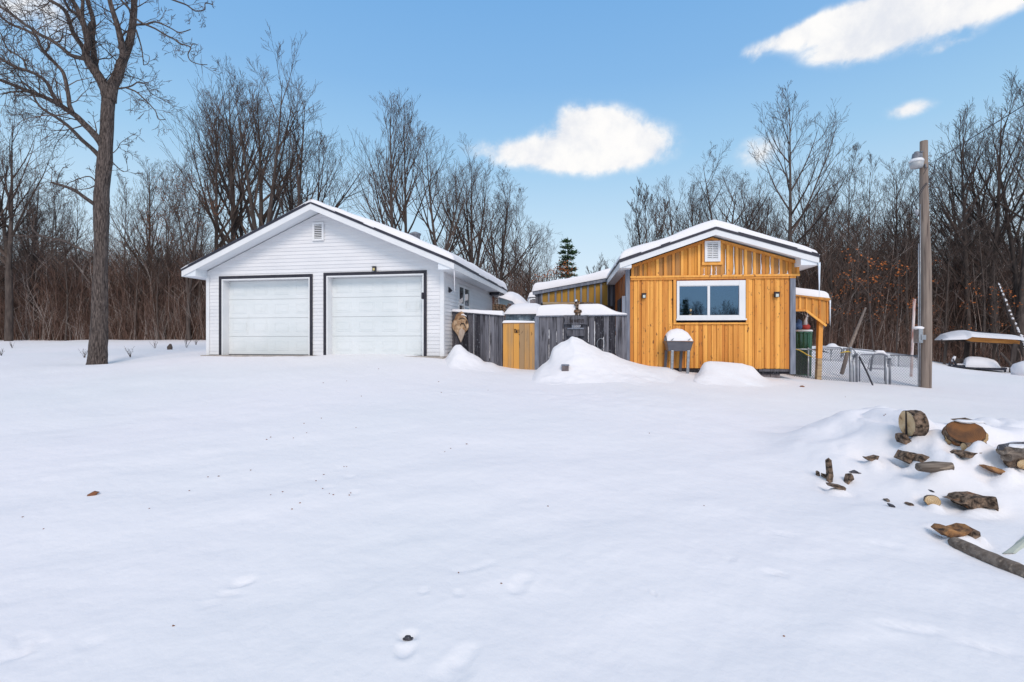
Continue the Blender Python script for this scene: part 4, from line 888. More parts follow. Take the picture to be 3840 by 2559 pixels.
# ---------------------------------------------------------------- barbecue grill
gp_ = hit(Q('R5', 690, 1462)); gy = 11.75
gr = empty('barbecue_grill', (at(Q('R5', 715, 1300), gy).x, gy+.05, 0), -.12, label='grey four-legged barbecue grill wearing a tall dome of snow, before the cabin', cat='grill')
X0g = at(Q('R5', 715, 1300), gy).x
def GRP(x, y, o=0): q = at(Q('R5', x, y), gy+o); return (q.x-X0g, q.z)
def rtub(x0, x1, y0, y1, z0, z1, k, mb, r=.05, n=6):
    def ring(a, b, c, d, z, r):
        out = []
        for (cx, cy, s) in ((b-r, d-r, 0), (a+r, d-r, 1), (a+r, c+r, 2), (b-r, c+r, 3)):
            for i in range(n+1): t = (s+i/n)*PI/2; out.append((cx+r*math.cos(t), cy+r*math.sin(t), z))
        return out
    rs = [ring(x0+k, x1-k, y0+k, y1-k, z0, r*.7), ring(x0, x1, y0, y1, z1-.02, r), ring(x0-.012, x1+.012, y0-.012, y1+.012, z1-.019, r), ring(x0-.012, x1+.012, y0-.012, y1+.012, z1, r)]
    b = len(mb.v); m = len(rs[0])
    for q in rs: mb.v.extend(q)
    for i in range(3):
        for j in range(m): mb.face((b+i*m+j, b+i*m+(j+1) % m, b+(i+1)*m+(j+1) % m, b+(i+1)*m+j))
    mb.face(range(b+m-1, b-1, -1)); mb.face(range(b+3*m, b+4*m))
xa, zt_ = GRP(597, 1178); xb_, _ = GRP(838, 1178); zb_ = GRP(700, 1268)[1]
mb = MB(); rtub(xa, xb_, -.02, .40, zb_, zt_, .055, mb); mb.build('fire_box', M['gmetal'], gr)
for (x, y, xt, o, m_) in ((645, 1470, 650, .0, 'galv'), (785, 1458, 795, .0, 'galv'), (608, 1450, 620, .34, 'gmetal'), (746, 1468, 758, .34, 'gmetal')):
    a = GRP(x, 1470); b = GRP(xt, 1262)
    mb = MB(); g0 = Hs(X0g+a[0], gy+o+.05)-.12; mb.bar((a[0], o+.03, g0), (b[0], o+.03, b[1]), .062, .062); mb.build('leg', M[m_], gr, bevel=.006)
# lid and its dome of snow
xs = np.linspace(xa+.01, xb_-.01, 40); t = np.linspace(0, 1, 24); Xg, Tg = np.meshgrid(xs, t)
sil = [GRP(*q) for q in [(592,1172),(597,1130),(612,1098),(645,1070),(700,1057),(750,1064),(800,1095),(825,1135),(838,1186)]]
top = np.interp(Xg, [q[0] for q in sil], [q[1] for q in sil]); pr = np.sin(PI*Tg)**.5
Zg = zt_+.012+(np.maximum(top-zt_-.012, .01))*pr; Yg = -.02+.42*Tg
grid_mesh('lid_snow', Xg, Yg, Zg, M['snow'], gr)
mb = MB()
for x in (645, 795):
    a = GRP(x, 1170); mb.bar((a[0]-.03, -.045, a[1]-.0), (a[0]+.03, -.045, a[1]+.045), .018, .018)
mb.build('lid_handle', M['galv'], gr)

# small figure on the cabin window sill, seen behind the glass
q = CB.P(Q('W', 450, 1120), -.0); fgz = CB.W(q[0], -.004, q[1]); wfg = empty('sill_figure', fgz.to_tuple(), -thc, label='small tan figurine with dark hair on the cabin window sill, left pane', cat='figurine')
mb = MB(); mb.tube([(-.02, 0, -.09), (.015, 0, -.04), (.0, 0, .0), (0, 0, .05), (.01, 0, .09)], [.05, .03, .032, .045, .03], 12); mb.build('body', M['tan'], wfg, True)
mb = MB(); mb.tube([(-.06, .014, -.07), (-.055, .014, .03), (-.02, .014, .11), (.03, .014, .12), (.065, .014, .05), (.06, .014, -.06)], [.014, .02, .022, .022, .02, .014], 8); mb.build('hair', M['black'], wfg, True)
# dead weed stems before the cabin wall
def weed(p, h, n, label, m='twig', spread=.5, seed=1, r=.004, name='dry_weed', rz=0):
    random.seed(seed); mb = MB(); 
    for i in range(n):
        a = random.uniform(0, 2*PI); l = h*random.uniform(.5, 1); s = random.uniform(.1, spread)
        pts = [(0, 0, -.05)]; x = y = 0
        for j in range(1, 5): x += math.cos(a)*s*l/4*random.uniform(.6, 1.3); y += math.sin(a)*s*l/4*random.uniform(.6, 1.3); pts.append((x, y, l*j/4))
        mb.tube(pts, [r*(1-.15*j) for j in range(5)], 4)
        for j in range(2, 5):
            if random.random() < .7:
                q = pts[j]; b = random.uniform(0, 2*PI); mb.tube([q, (q[0]+math.cos(b)*l*.15, q[1]+math.sin(b)*l*.15, q[2]+l*.12)], [r*.6, r*.4], 3)
    return tag(mb.build(name, M[m], None, loc=p), label, 'weed', 'dead weed stems in the snow')
q = hit(Q('R5', 385, 1385)); weed(q, .50, 7, 'dry twiggy weed against the left foot of the orange cabin wall', seed=5, spread=.35)
for i, (k_, x, y, h, l) in enumerate([('T3', 1140, 1385, .35, 'twin dark weed stems in the far snow left of the garage'), ('T3', 1370, 1380, .55, 'tallest spray of weed stems beside the left garage wall'), ('T3', 1440, 1360, .40, 'short weed stems closest to the left garage wall'),
        ('T3', 960, 1450, .30, 'pale faint weed tuft right of the big tree trunk'), ('T3', 90, 1385, .3, 'faint weed stems in the snow at the far left'), ('T3', 620, 1455, .3, 'weed sprig at the left foot of the big tree'), ('T3', 10, 1440, .25, 'small weed tuft at the extreme left edge')]):
    q = hit(Q(k_, x, y)); weed(q, h, 8, l, seed=20+i, spread=.8, r=.006)
q = hit(Q('T3', 1250, 1395)); mb = MB(); mb.tube([(0, 0, -.1), (0, 0, .1), (.02, 0, .22)], [.08, .09, .03], 8, jit=.15); tag(mb.build('stump', M['bark2'], None, loc=q), 'small dark stump poking from the far snow beside the garage', 'stump')
q = hit(Q('T3', 940, 1315), 20); mb = MB(); blob(mb, 0, .1, .75, .45, .6, 0, 20, 12, 2.0, .15); tag(mb.build('brush_heap', M['snow'], None, True, loc=q), 'snow-covered brush heap at the wood edge right of the big tree', 'brush heap')

# ---------------------------------------------------------------- barrel, boughs and ornaments in the side porch
def at6(x, y, Y): return at(Q('R6', x, y), Y)
BY = 13.75; a = at6(250, 1000, BY); b = at6(525, 1000, BY); R_ = (b.x-a.x)/2; bc_ = empty('rain_barrel', ((a.x+b.x)/2, BY+R_*.6, 0), 0, label='dark green ribbed barrel with a snowy rim under the side porch', cat='barrel')
zt_ = at6(400, 762, BY).z; zb_ = at6(400, 1250, BY).z
mb = MB(); base = len(mb.v); nseg = 72
prof = [(.90, zb_-.2), (.93, zb_+.3), (.985, zt_-.06), (1.03, zt_-.05), (1.03, zt_)]
for (r, z) in prof:
    for j in range(nseg): rr = R_*r*(1+(.022 if j % 4 < 2 else -.022)*(1 if z < zt_-.055 else 0)); mb.v.append((rr*math.cos(2*PI*j/nseg), rr*math.sin(2*PI*j/nseg), z))
for i in range(len(prof)-1):
    for j in range(nseg): mb.face((i*nseg+j, i*nseg+(j+1) % nseg, (i+1)*nseg+(j+1) % nseg, (i+1)*nseg+j))
mb.face(range((len(prof)-1)*nseg, len(prof)*nseg)); mb.build('shell', M['green'], bc_)
mb = MB(); mb.lathe([(R_*1.04, zt_-.002), (R_*1.05, zt_+.02), (R_*1.0, zt_+.045), (R_*.5, zt_+.05)], (0, 0, 0), 36); mb.build('rim_snow', M['snow'], bc_, True)
random.seed(3); mb = MB(); p = at6(370, 1290, 13.25); eb = empty('evergreen_boughs', (p.x, p.y, p.z-.05), 0, label='cut evergreen boughs leaning on the green barrel behind the fence post', cat='boughs')
for i in range(60):
    a = at6(random.uniform(262, 500), 1300, 13.25).x-p.x; h = random.uniform(.35, 1.0)*(1.0-abs(a+.1)*.5); l = random.uniform(-.15, .15); y_ = random.uniform(-.05, .22)
    pts = [(a, y_, 0), (a+l*.4, y_, h*.5), (a+l, y_+.02, h)]; mb.mi = 0; mb.tube(pts, [.006, .005, .003], 3)
    for j in range(46):
        t = random.random(); bx_ = a+l*t; z = h*t; an = random.uniform(0, 2*PI); L_ = random.uniform(.04, .09); d = Vector((math.cos(an), math.sin(an)*.8, random.uniform(-.1, .9))).normalized()*L_
        s = Vector((0, 0, 1)).cross(d).normalized()*.006; o = Vector((bx_, y_, z)); mb.cur = random.random(); mb.poly([o-s, o+s, o+d+s*.4, o+d-s*.4])
mb.build('needles', M['needle'], eb)
p = at6(305, 690, 13.9); bl = empty('hanging_cloth', (p.x, p.y, p.z), 0, label='dark blue cloth bundle hanging behind the cabin corner above the barrel', cat='cloth'); mb = MB(); blob(mb, 0, 0, .17, .17, .07, 0, 20, 14, 3.0, .25, lambda z: 1 if z > 0 else max(.2, 1+z*.7)); mb.build('cloth', M['blue'], bl, True)
p = at6(415, 705, 13.9); og = empty('doll_ornament', (p.x, p.y, 0), 0, label='little red and white ornament figure sitting on the barrel', cat='ornament')
mb = MB(); blob(mb, 0, p.z, .115, .085, .09, 0, 18, 12, 1.0, .1); mb.build('red_base', M['red'], og, True)
mb = MB(); mb.tube([(-.02, 0, p.z+.03), (-.01, 0, p.z+.16), (.02, 0, p.z+.27)], [.07, .045, .02], 10); blob(mb, .03, p.z+.30, .035, .035, .035, 0, 12, 8); mb.tube([(.03, 0, p.z+.32), (.05, 0, p.z+.40)], [.012, .004], 6); mb.tube([(.0, 0, p.z+.32), (-.03, 0, p.z+.38)], [.010, .004], 6); mb.build('white_body', M['whitec'], og, True)

# ---------------------------------------------------------------- chain-link fence
def chain_panel(parent, pa, pb, z0, z1, pitch=.075, r=.0042, name='wire_mesh'):
    """diamond mesh between two ground points; z0/z1 are (at a, at b)"""
    L = math.hypot(pb[0]-pa[0], pb[1]-pa[1]); mb = MB(); n = int(L/pitch)
    def P(s, z): t = s/L; return (pa[0]+(pb[0]-pa[0])*t, pa[1]+(pb[1]-pa[1])*t, z)
    lo = min(z0[0], z0[1]); hi = max(z1[0], z1[1]); Hh = hi-lo; w = pitch*.9
    for sgn in (1, -1):
        s = -Hh if sgn == 1 else 0
        while s < L+(Hh if sgn == -1 else 0):
            a = [s, lo]; b = [s+sgn*Hh*.9, hi]
            pts = []
            for (u, z) in (a, b): pts.append([u, z])
            # clip to 0..L
            (u0, q0), (u1, q1) = pts
            def cl(u0, q0, u1, q1, lim, keep_gt):
                if (u0-lim)*(u1-lim) < 0:
                    t = (lim-u0)/(u1-u0); q = q0+(q1-q0)*t
                    if (u0 < lim) == keep_gt: u0, q0 = lim, q
                    else: u1, q1 = lim, q
                return u0, q0, u1, q1
            u0, q0, u1, q1 = cl(u0, q0, u1, q1, 0, True); u0, q0, u1, q1 = cl(u0, q0, u1, q1, L, False)
            if min(u0, u1) >= -1e-6 and max(u0, u1) <= L+1e-6 and abs(q1-q0) > .02:
                m = ((u0+u1)/2, (q0+q1)/2)
                # clip top by the sloping rail
                def top(u): return z1[0]+(z1[1]-z1[0])*u/L
                k = 1.0
                if q1 > top(u1): k = max(0, (top(u1)-q0)/(q1-q0))
                mb.tube([P(u0, q0), P(u0+(u1-u0)*k, q0+(q1-q0)*k)], r, 3, cap=False)
            s += w
    return mb.build(name, M['wire'], parent)
def post(parent, p, z0, z1, r=.024, name='post', m='galv', cap=True):
    mb = MB(); mb.tube([(p[0], p[1], z0), (p[0], p[1], z1)], r, 12)
    if cap: mb.lathe([(r*1.25, z1-.01), (r*1.25, z1+.02), (r*.7, z1+.045)], (p[0], p[1], 0), 12)
    return mb.build(name, M[m], parent, True)
cf = empty('chain_link_fence', (0, 0, 0), 0, label='chain-link fence run from the cabin corner to the gate posts', cat='fence')
y1_, y2_, y3_, y4_ = 13.0, 13.15, 13.2, 13.05
a = at6(262, 988, y1_); b = at6(447, 990, y1_+.03); e = at6(985, 1000, y2_)
z0a = Hs(a.x, a.y)-.05
chain_panel(cf, (a.x, a.y), (b.x, b.y), (z0a, z0a), (a.z, b.z)); chain_panel(cf, (b.x, b.y), (e.x, e.y), (Hs(e.x, e.y)-.1,)*2, (b.z, e.z+.02))
post(cf, (b.x, b.y), Hs(b.x, b.y)-.1, b.z); post(cf, (e.x, e.y), Hs(e.x, e.y)-.1, at6(985, 1085, y2_).z+.22, .03)
mb = MB(); mb.tube([(a.x, a.y, a.z), (b.x, b.y, b.z), (at6(610, 990, y1_).x, y1_, at6(610, 998, y1_).z)], .018, 8); mb.build('top_rail', M['galv'], cf, True)
mb = MB(); x0 = at6(618, 975, y2_); x1 = at6(875, 985, y2_); xm = at6(1000, 985, y2_)
mb.tube([(x0.x, y2_, x0.z-.2), (x0.x, y2_, x0.z), (x0.x+.04, y2_, x0.z+.03), (x1.x-.04, y2_, x1.z+.03), (x1.x, y2_, x1.z), (x1.x-.02, y2_, x1.z-.25)], .016, 7)
mb.tube([(x1.x+.03, y2_, x1.z-.2), (x1.x+.05, y2_, x1.z+.02), (xm.x, y2_, xm.z+.02), (at6(1045, 1020, y2_).x, y2_, at6(1045, 1020, y2_).z), (at6(1045, 1100, y2_).x, y2_, at6(1045, 1100, y2_).z)], .016, 7); mb.build('bent_rail', M['galvd'], cf, True)
mb = MB(); q = [at6(x, y, y1_-.04) for x, y in [(268, 985), (330, 1000), (385, 1030), (432, 1060), (470, 1075), (530, 1105)]]; mb.tube([tuple(v) for v in q], [.006, .012, .014, .016, .012, .004], 6); tag(mb.build('yellow_strap', M['yellow'], None, True), 'yellow strap tied along the chain-link fence by the cabin', 'strap')
mb = MB(); q = [at6(x, y, y2_-.03) for x, y in [(845, 1040), (900, 1025), (960, 1018), (990, 1032)]]; mb.tube([tuple(v) for v in q], [.005, .014, .016, .006], 6); tag(mb.build('yellow_strap', M['yellow'], None, True), 'short yellow strap at the bent rail beside the fence gate', 'strap')
# yard gate (two hinge posts, arched frame)
yg = empty('yard_gate', (0, 0, 0), 0, label='arched chain-link gate between double posts, closed in the snow', cat='gate')
p1 = at6(1060, 1100, y3_); p2 = at6(1440, 1100, y3_); zg = Hs(p1.x, y3_)-.12
post(yg, (p1.x-.075, y3_), zg, at6(1030, 1075, y3_).z); post(yg, (p1.x+.01, y3_), zg, at6(1070, 1060, y3_).z, .03, m='galvd'); post(yg, (p2.x, y3_), zg, at6(1440, 1110, y3_).z, .028); post(yg, (p2.x+.10, y3_), zg, at6(1490, 1120, y3_).z, .028, m='galvd')
q = [at6(x, y, y3_) for x, y in [(1100, 1400), (1100, 1075), (1125, 1058), (1240, 1056), (1400, 1058), (1425, 1075), (1425, 1400)]]; mb = MB(); mb.tube([tuple(v) for v in q], .018, 8); mb.build('gate_frame', M['galvd'], yg, True)
chain_panel(yg, (q[0].x, y3_), (q[-1].x, y3_), (zg, zg), (q[2].z, q[4].z))
rg = empty('chain_link_fence', (0, 0, 0), 0, label='chain-link fence run between the yard gate and the utility pole', cat='fence')
a = at6(1500, 1060, y3_); b = at6(1862, 1078, y4_); g0 = Hs(a.x, a.y)-.1
chain_panel(rg, (a.x, a.y), (b.x, b.y), (g0, Hs(b.x, b.y)-.1), (a.z, b.z)); post(rg, (b.x, b.y), g0-.1, b.z-.02, .028)
mb = MB(); q = [at6(x, y, y3_-.0) for x, y in [(1495, 1065), (1600, 1062), (1700, 1070), (1862, 1078)]]; mb.tube([tuple(v) for v in q], .019, 8); mb.build('top_rail', M['galvd'], rg, True)
mb = MB(); q = [at6(x, y, y3_+.0) for x, y in [(1430, 1150), (1470, 1130), (1500, 1160), (1520, 1190), (1470, 1215), (1440, 1190), (1500, 1210)]]; mb.tube([tuple(v) for v in q], .012, 6); mb.build('latch_chain', M['galvd'], rg, True)
# farther fence line and leaning post, garden seat, prop bar
bf = empty('chain_link_fence', (0, 0, 0), 0, label='farther chain-link fence line seen through the front fence, behind the porch post', cat='fence')
a = at6(620, 985, 17.0); b = at6(1860, 1085, 17.0); g0 = Hs(a.x, 17)-.3
chain_panel(bf, (a.x, 17), (b.x, 17), (g0, g0-.2), (a.z, b.z-.02), .095, .005); mb = MB(); mb.tube([(a.x, 17, a.z), (at6(1050, 985, 17).x, 17, at6(1050, 990, 17).z), (at6(1500, 1045, 17).x, 17, at6(1500, 1040, 17).z), (b.x, 17, b.z)], .02, 7); mb.build('top_rail', M['galvd'], bf, True)
for xx in (740, 1600): q = at6(xx, 1000, 17); post(bf, (q.x, 17), g0-.3, q.z-.02 if xx < 1000 else at6(xx, 1075, 17).z, .022)
mb = MB(); q = at6(745, 985, 16.9); mb.tube([(q.x, 16.9, q.z), (q.x+.02, 16.9, q.z-.9)], .02, 6); 
mb = MB(); a = at6(875, 1240, 14.2); b = at6(955, 1010, 14.3); c_ = at6(1180, 460, 14.8); mb.tube([(a.x, a.y, a.z-.15), tuple(b), tuple(at6(1060, 760, 14.5)), tuple(c_)], [.055, .052, .042, .025], 10, jit=.06); 
tag(mb.build('leaning_trunk', M['pole'], None, True), 'split grey trunk leaning to the right behind the chain-link fence', 'dead trunk')
q = [at6(1100, 1088, 12.95), at6(1205, 1300, 12.75), at6(1275, 1450, 12.6)]; mb = MB(); mb.tube([tuple(q[0]), tuple(q[1]), (q[2].x, q[2].y, q[2].z-.02)], [.018, .022, .018], 8); tag(mb.build('prop_bar', M['black'], None, True), 'black bar propped diagonally against the yard gate', 'bar')
sc_ = empty('metal_bench', (0, 0, 0), 0, label='snow-topped arched metal garden bench behind the yard gate', cat='bench')
sy = 15.0; mb = MB()
mb.tube([tuple(at6(x, y, sy)) for x, y in [(1240, 1270), (1262, 1120), (1275, 1065), (1330, 1040), (1410, 1045), (1450, 1080), (1462, 1130), (1470, 1180)]], .03, 8); mb.tube([tuple(at6(x, y, sy-.02)) for x, y in [(1215, 1235), (1330, 1240), (1440, 1245)]], .015, 6); mb.tube([tuple(at6(x, y, sy)) for x, y in [(1205, 1250), (1240, 1100)]], .012, 6); mb.build('seat_frame', M['galvd'], sc_, True)
for k_ in range(9):
    pass
mb = MB()
for k_ in range(12): x = 1262+k_*16; mb.tube([tuple(at6(x, 1095-12*math.sin(PI*k_/11)-10, sy)), tuple(at6(x-4, 1238, sy))], .005, 4)
mb.build('back_bars', M['galvd'], sc_)
q = [at6(x, y, sy) for x, y in [(1290, 1062), (1330, 1035), (1400, 1040), (1445, 1075)]]; mb = MB(); mb.tube([(v.x, v.y, v.z+.03) for v in q], [.02, .05, .055, .02], 8); mb.build('seat_snow', M['snow'], sc_, True)
# marker pole
a = at(Q('R6', 1755, 1050), 15.0); b = at(Q('R6', 1803, 360), 15.0); mb = MB(); mb.tube([(a.x, 15, a.z-1.0), (b.x, 15, b.z)], .035, 10); mb.lathe([(.036, 0), (.044, .02), (.03, .05)], (b.x, 15, b.z-.02), 10); tag(mb.build('marker_pole', M['pvc'], None, True), 'thin chalky red-and-white pipe standing left of the utility pole', 'pole')
# ---------------------------------------------------------------- utility pole with lamp and meter
PY = 12.95
up_ = empty('utility_pole', (at(D(2126, 880), PY).x, PY, 0), 0, label='weathered wooden utility pole rising from the snow at the right', cat='utility pole'); X0p = up_.location.x
pts = [(2126,905,26.5),(2126,888,26.5),(2127,800,27),(2128,700,25),(2128,600,23),(2124,500,21),(2123,420,19),(2123,325,17.5)]
def UP(dx, dy, o=0): q = at(D(dx, dy), PY+o); return (q.x-X0p, o, q.z)
mb = MB(); mb.tube([UP(x, y) for x, y, w in pts], [w*.87*1.632*PY/FS/2 for x, y, w in pts], 20, jit=.035); mb.build('pole_shaft', M['pole'], up_, True)
zj = UP(0, 813)[2]; mb = MB(); mb.lathe([(.158, -.35), (.163, -.012), (.160, 0)], (UP(2127, 813)[0], 0, zj), 20); 
mb = MB()
for (x0, y0, x1, y1, r) in [(2110, 888, 2111, 560, .014), (2114, 888, 2115, 470, .009)]:
    mb.tube([UP(x0, y0, -.06), UP((x0+x1)/2, (y0+y1)/2, -.06), UP(x1, y1, -.06)], r, 8)
mb.build('conduit', M['galv'], up_, True)
mb = MB(); a = Q('L', 320, 1020); q = at(a, PY-.06); mb.lathe([(.02, -.12), (.045, -.05), (.05, .0), (.03, .05)], (q.x-X0p, -.06, q.z), 12); mb.tube([(q.x-X0p, -.06, q.z-.0), (q.x-X0p-.10, -.06, q.z+.0)], [.03, .012], 8); mb.build('weather_head', M['galv'], up_, True)
mb = MB(); a = UP(2104, 750, -.1); b = UP(2112, 805, -.1); x0 = at(Q('R6', 1795, 740), PY).x-X0p; x1 = at(Q('R6', 1868, 740), PY).x-X0p; z1_ = at(Q('R6', 1840, 730), PY).z; z0_ = at(Q('R6', 1840, 925), PY).z; zs_ = at(Q('R6', 1840, 870), PY).z
mb.box(x0, x1-.035, -.16, .02, zs_-.08, z1_); mb.box(x0+.06, x1+.03, -.18, -.02, zs_, zs_+.13); mb.build('meter_box', M['galv'], up_, bevel=.01)
mb = MB(); mb.box(x1-.034, x1+.02, -.13, .02, zs_+.02, z1_-.02); mb.build('meter_board', M['pole'], up_)
mb = MB(); blob(mb, (x0+x1)/2-.01, z1_+.02, .13, .05, .1, -.07, 18, 10, 1, .08, None); mb.build('box_snow', M['snow'], up_, True)
# lamp
def LPp(x, y, o=-.0): q = at(Q('L', x, y), PY+o); return (q.x-X0p, o, q.z)
cx_ = (LPp(222, 440)[0]+LPp(372, 440)[0])/2; zr_ = lambda y: LPp(300, y)[2]; sx_ = 3844/1
def rad(px): return px/3.265*PY/FS/2
mb = MB(); mb.lathe([(rad(125), zr_(392)), (rad(100), zr_(385)), (rad(85), zr_(330)), (rad(70), zr_(322)), (rad(50), zr_(318)), (rad(44), zr_(303)), (rad(10), zr_(300))], (cx_, -.05, 0), 20); lm = mb.build('lamp_housing', M['galvd'], up_, True)
mb = MB(); mb.lathe([(rad(148), zr_(432)), (rad(150), zr_(415)), (rad(128), zr_(393))], (cx_, -.05, 0), 24); mb.build('reflector', M['wtrim'], lm, True)
mb = MB(); mb.lathe([(rad(118), zr_(500)), (rad(138), zr_(470)), (rad(146), zr_(434))], (cx_, -.05, 0), 24); mb.build('lens', M['lampg'], lm, True)
mb = MB(); mb.bar(LPp(340, 385, -.05), LPp(425, 385, -.05), .05, .03); mb.bar(LPp(376, 290, -.05), LPp(378, 385, -.05), .05, .02); mb.bar(LPp(358, 293, -.06), LPp(392, 293, -.06), .06, .02); mb.build('bracket', M['galvd'], up_)
mb = MB(); mb.tube([LPp(450, 360), LPp(470, 340), LPp(500, 335), LPp(502, 350), LPp(480, 358)], .009, 6); mb.tube([LPp(425, 440, -.1), LPp(430, 490, -.1)], .02, 6); mb.tube([LPp(455, 430), LPp(478, 425)], .016, 6); mb.build('insulator', M['galvd'], up_, True)
# service cable
def W3(x, y, Y=PY): q = at(Q('L', x, y), Y); return (q.x, q.y, q.z)
mb = MB(); far = at((3840, 395), 10.5); far2 = at((4300, 120), 7.0)
mb.tube([W3(560, 395), W3(700, 310, 12.5), W3(849, 215, 12.0), (far.x, far.y, far.z), (far2.x, far2.y, far2.z)], .011, 6)
mb.tube([W3(560, 395), W3(540, 450), W3(525, 540), W3(470, 640), W3(400, 720, PY-.2), W3(330, 820, PY-.2), W3(280, 880, PY-.15), W3(262, 950, PY-.1), W3(280, 1020, PY-.1)], .010, 6)
mb.tube([W3(545, 450), W3(540, 560), W3(480, 650), W3(410, 730, PY-.2), W3(350, 830, PY-.2), W3(300, 900, PY-.1)], .007, 6)
mb.tube([W3(560, 395), W3(470, 455), W3(440, 500, PY-.15), W3(400, 570, PY-.2)], .006, 6)
tag(mb.build('service_cable', M['black'], None, True), 'black service cable sagging from the utility pole towards upper right', 'cable')

# ---------------------------------------------------------------- pergola with snow roof, table and chair
def at7(x, y, Y): return at(Q('R7', x, y), Y)
GY = 21.0; PGF = Frame((at7(1500, 900, GY).x, GY), math.radians(36), 0); pg = empty('pergola', (at7(1500, 900, GY).x, GY, 0), -PGF.th, label='open timber pergola with a snow-covered sagging roof at the right', cat='pergola'); X0 = pg.location.x
def PG(x, y, o=0): q = PGF.P(Q('R7', x, y), o); return (q[0], o, q[1])
for (x0, y0, x1, y1, o, w) in [(862, 510, 812, 990, .0, .10), (1270, 500, 1235, 905, 1.6, .16), (2183, 560, 2100, 1105, -.6, .14), (1790, 560, 1760, 870, 2.4, .10), (1385, 560, 1375, 860, 2.5, .07)]:
    mb = MB(); a = PG(x0, y0, o); b = PG(x1, y1, o); mb.bar((b[0], o, b[2]-.25), a, w, w); mb.build('post', M['bark2'], pg)
mb = MB(); a = PG(1205, 470, -.6); b = PG(1275, 462, -.6); c_ = PG(2130, 545, -.6); e = PG(2275, 535, -.6)
mb.prism([(a[0], -.6, a[2]-.02), (b[0]+.1, -.6, PG(1300, 520)[2]), (c_[0], -.6, PG(2130, 562)[2]), (e[0], -.6, PG(2270, 572)[2]), (e[0], -.6, PG(2270, 510)[2]), (PG(2100, 480)[0], -.6, PG(2100, 480)[2]), (PG(1280, 430)[0], -.6, PG(1280, 430)[2])], (0, .06, 0)); mb.build('front_beam', M['deck'], pg)
mb = MB(); mb.bar(PG(770, 495, -.5), PG(1240, 500, -.3), .08, .08); mb.bar(PG(1250, 520, -.55), PG(2200, 565, -.55), .06, .05); mb.bar(PG(780, 495, -.5), PG(880, 520, 2.5), .08, .08); mb.bar(PG(2270, 560, -.6), PG(2250, 560, 2.5), .08, .08); mb.build('frame', M['bark2'], pg)
snx = [PG(x, y) for x, y in [(748,490),(800,440),(880,372),(1000,335),(1120,305),(1250,285),(1330,283),(1480,312),(1640,330),(1850,345),(2050,358),(2250,372),(2310,410),(2360,475)]]
bot = [PG(x, y)[2] for x, y in [(748,492),(1210,490),(2353,490)]]; bx_ = [PG(x, 490)[0] for x in (748, 1210, 2353)]
xx = np.linspace(snx[0][0], snx[-1][0], 90); tt = np.linspace(0, 1, 24); Xg, Tg = np.meshgrid(xx, tt)
top = np.interp(Xg, [q[0] for q in snx], [q[2] for q in snx]); bt_ = np.interp(Xg, [snx[0][0], PG(1210, 0)[0], PG(1300, 0)[0], snx[-1][0]], [PG(0, 492)[2], PG(0, 480)[2], PG(0, 438)[2], PG(0, 500)[2]])
pr = np.clip(np.sin(PI*np.clip(Tg*.5, 0, 1)), 0, 1)**.4
grid_mesh('roof_snow', Xg, -.75+3.4*Tg, bt_+(top-bt_)*pr, M['snow'], pg)
mb = MB(); mb.box(snx[0][0]+.1, snx[-1][0]-.1, -.55, 2.6, PG(0, 488)[2]+.0, PG(0, 480)[2]+.02); mb.build('roof_sheet', M['drip'], pg)
mb = MB(); mb.prism([(PG(880, 372)[0], 2.64, PG(880, 372)[2]-.1), (PG(1330, 283)[0], 2.64, PG(1330, 283)[2]-.05), (PG(2250, 372)[0], 2.64, PG(2250, 372)[2]-.05), (PG(2330, 420)[0], 2.64, PG(2330, 420)[2]), (PG(2250, 372)[0], 2.64, PG(2250, 355)[2]), (PG(1330, 283)[0], 2.64, PG(1330, 268)[2]), (PG(880, 372)[0], 2.64, PG(880, 355)[2])], (0, .04, 0)); mb.build('ridge_flashing', M['drip'], pg)
TY2 = 20.6; TBF = Frame((at7(1530, 980, TY2).x, TY2), math.radians(36), 0); tb = empty('picnic_table', (at7(1530, 980, TY2).x, TY2, 0), -TBF.th, label='low outdoor table buried under a big rounded hump of snow', cat='table'); X0 = tb.location.x
def TB(x, y, o=0): q = TBF.P(Q('R7', x, y), o); return (q[0], o, q[1])
mb = MB(); mb.box(TB(1380, 0)[0], TB(1690, 0)[0], -.35, .4, TB(0, 985)[2], TB(0, 962)[2]); mb.box(TB(1690, 0)[0]+.01, TB(2000, 0)[0], -.3, .3, TB(0, 1000)[2], TB(0, 985)[2]); mb.build('table_top', M['gmetal'], tb)
for x in (1455, 1580): mb = MB(); mb.bar(TB(x, 1060), TB(x, 985), .24, .2); mb.build('leg', M['gmetal'], tb)
mb = MB(); mb.prism([TB(x, y, -.6) for x, y in [(910, 985), (1200, 1005), (1700, 1035), (2030, 1025), (2025, 1045), (1980, 1075), (1700, 1065), (1200, 1022), (915, 1000)]], (0, .5, 0)); mb.bar(TB(1990, 1105, -.5), TB(1990, 1040, -.5), .06, .06); mb.bar(TB(915, 1000, -.5), TB(925, 905, -.5), .05, .05); mb.build('bench', M['drip'], tb)
sil = [TB(x, y) for x, y in [(1195,960),(1200,880),(1230,840),(1290,812),(1350,805),(1500,812),(1650,835),(1780,870),(1830,910),(1865,975)]]
xx = np.linspace(sil[0][0], sil[-1][0], 60); Xg, Tg = np.meshgrid(xx, np.linspace(0, 1, 20)); top = np.interp(Xg, [q[0] for q in sil], [q[2] for q in sil]); zb_ = TB(0, 975)[2]
grid_mesh('table_snow', Xg, -.45+1.0*Tg, zb_+(np.maximum(top-zb_, 0.01))*np.sin(PI*Tg)**.4, M['snow'], tb)
mb = MB(); mb.box(TB(1230, 0)[0], TB(1410, 0)[0], -.3, .3, TB(0, 1010)[2], TB(0, 930)[2]); mb.build('cooler', M['stone'], tb)
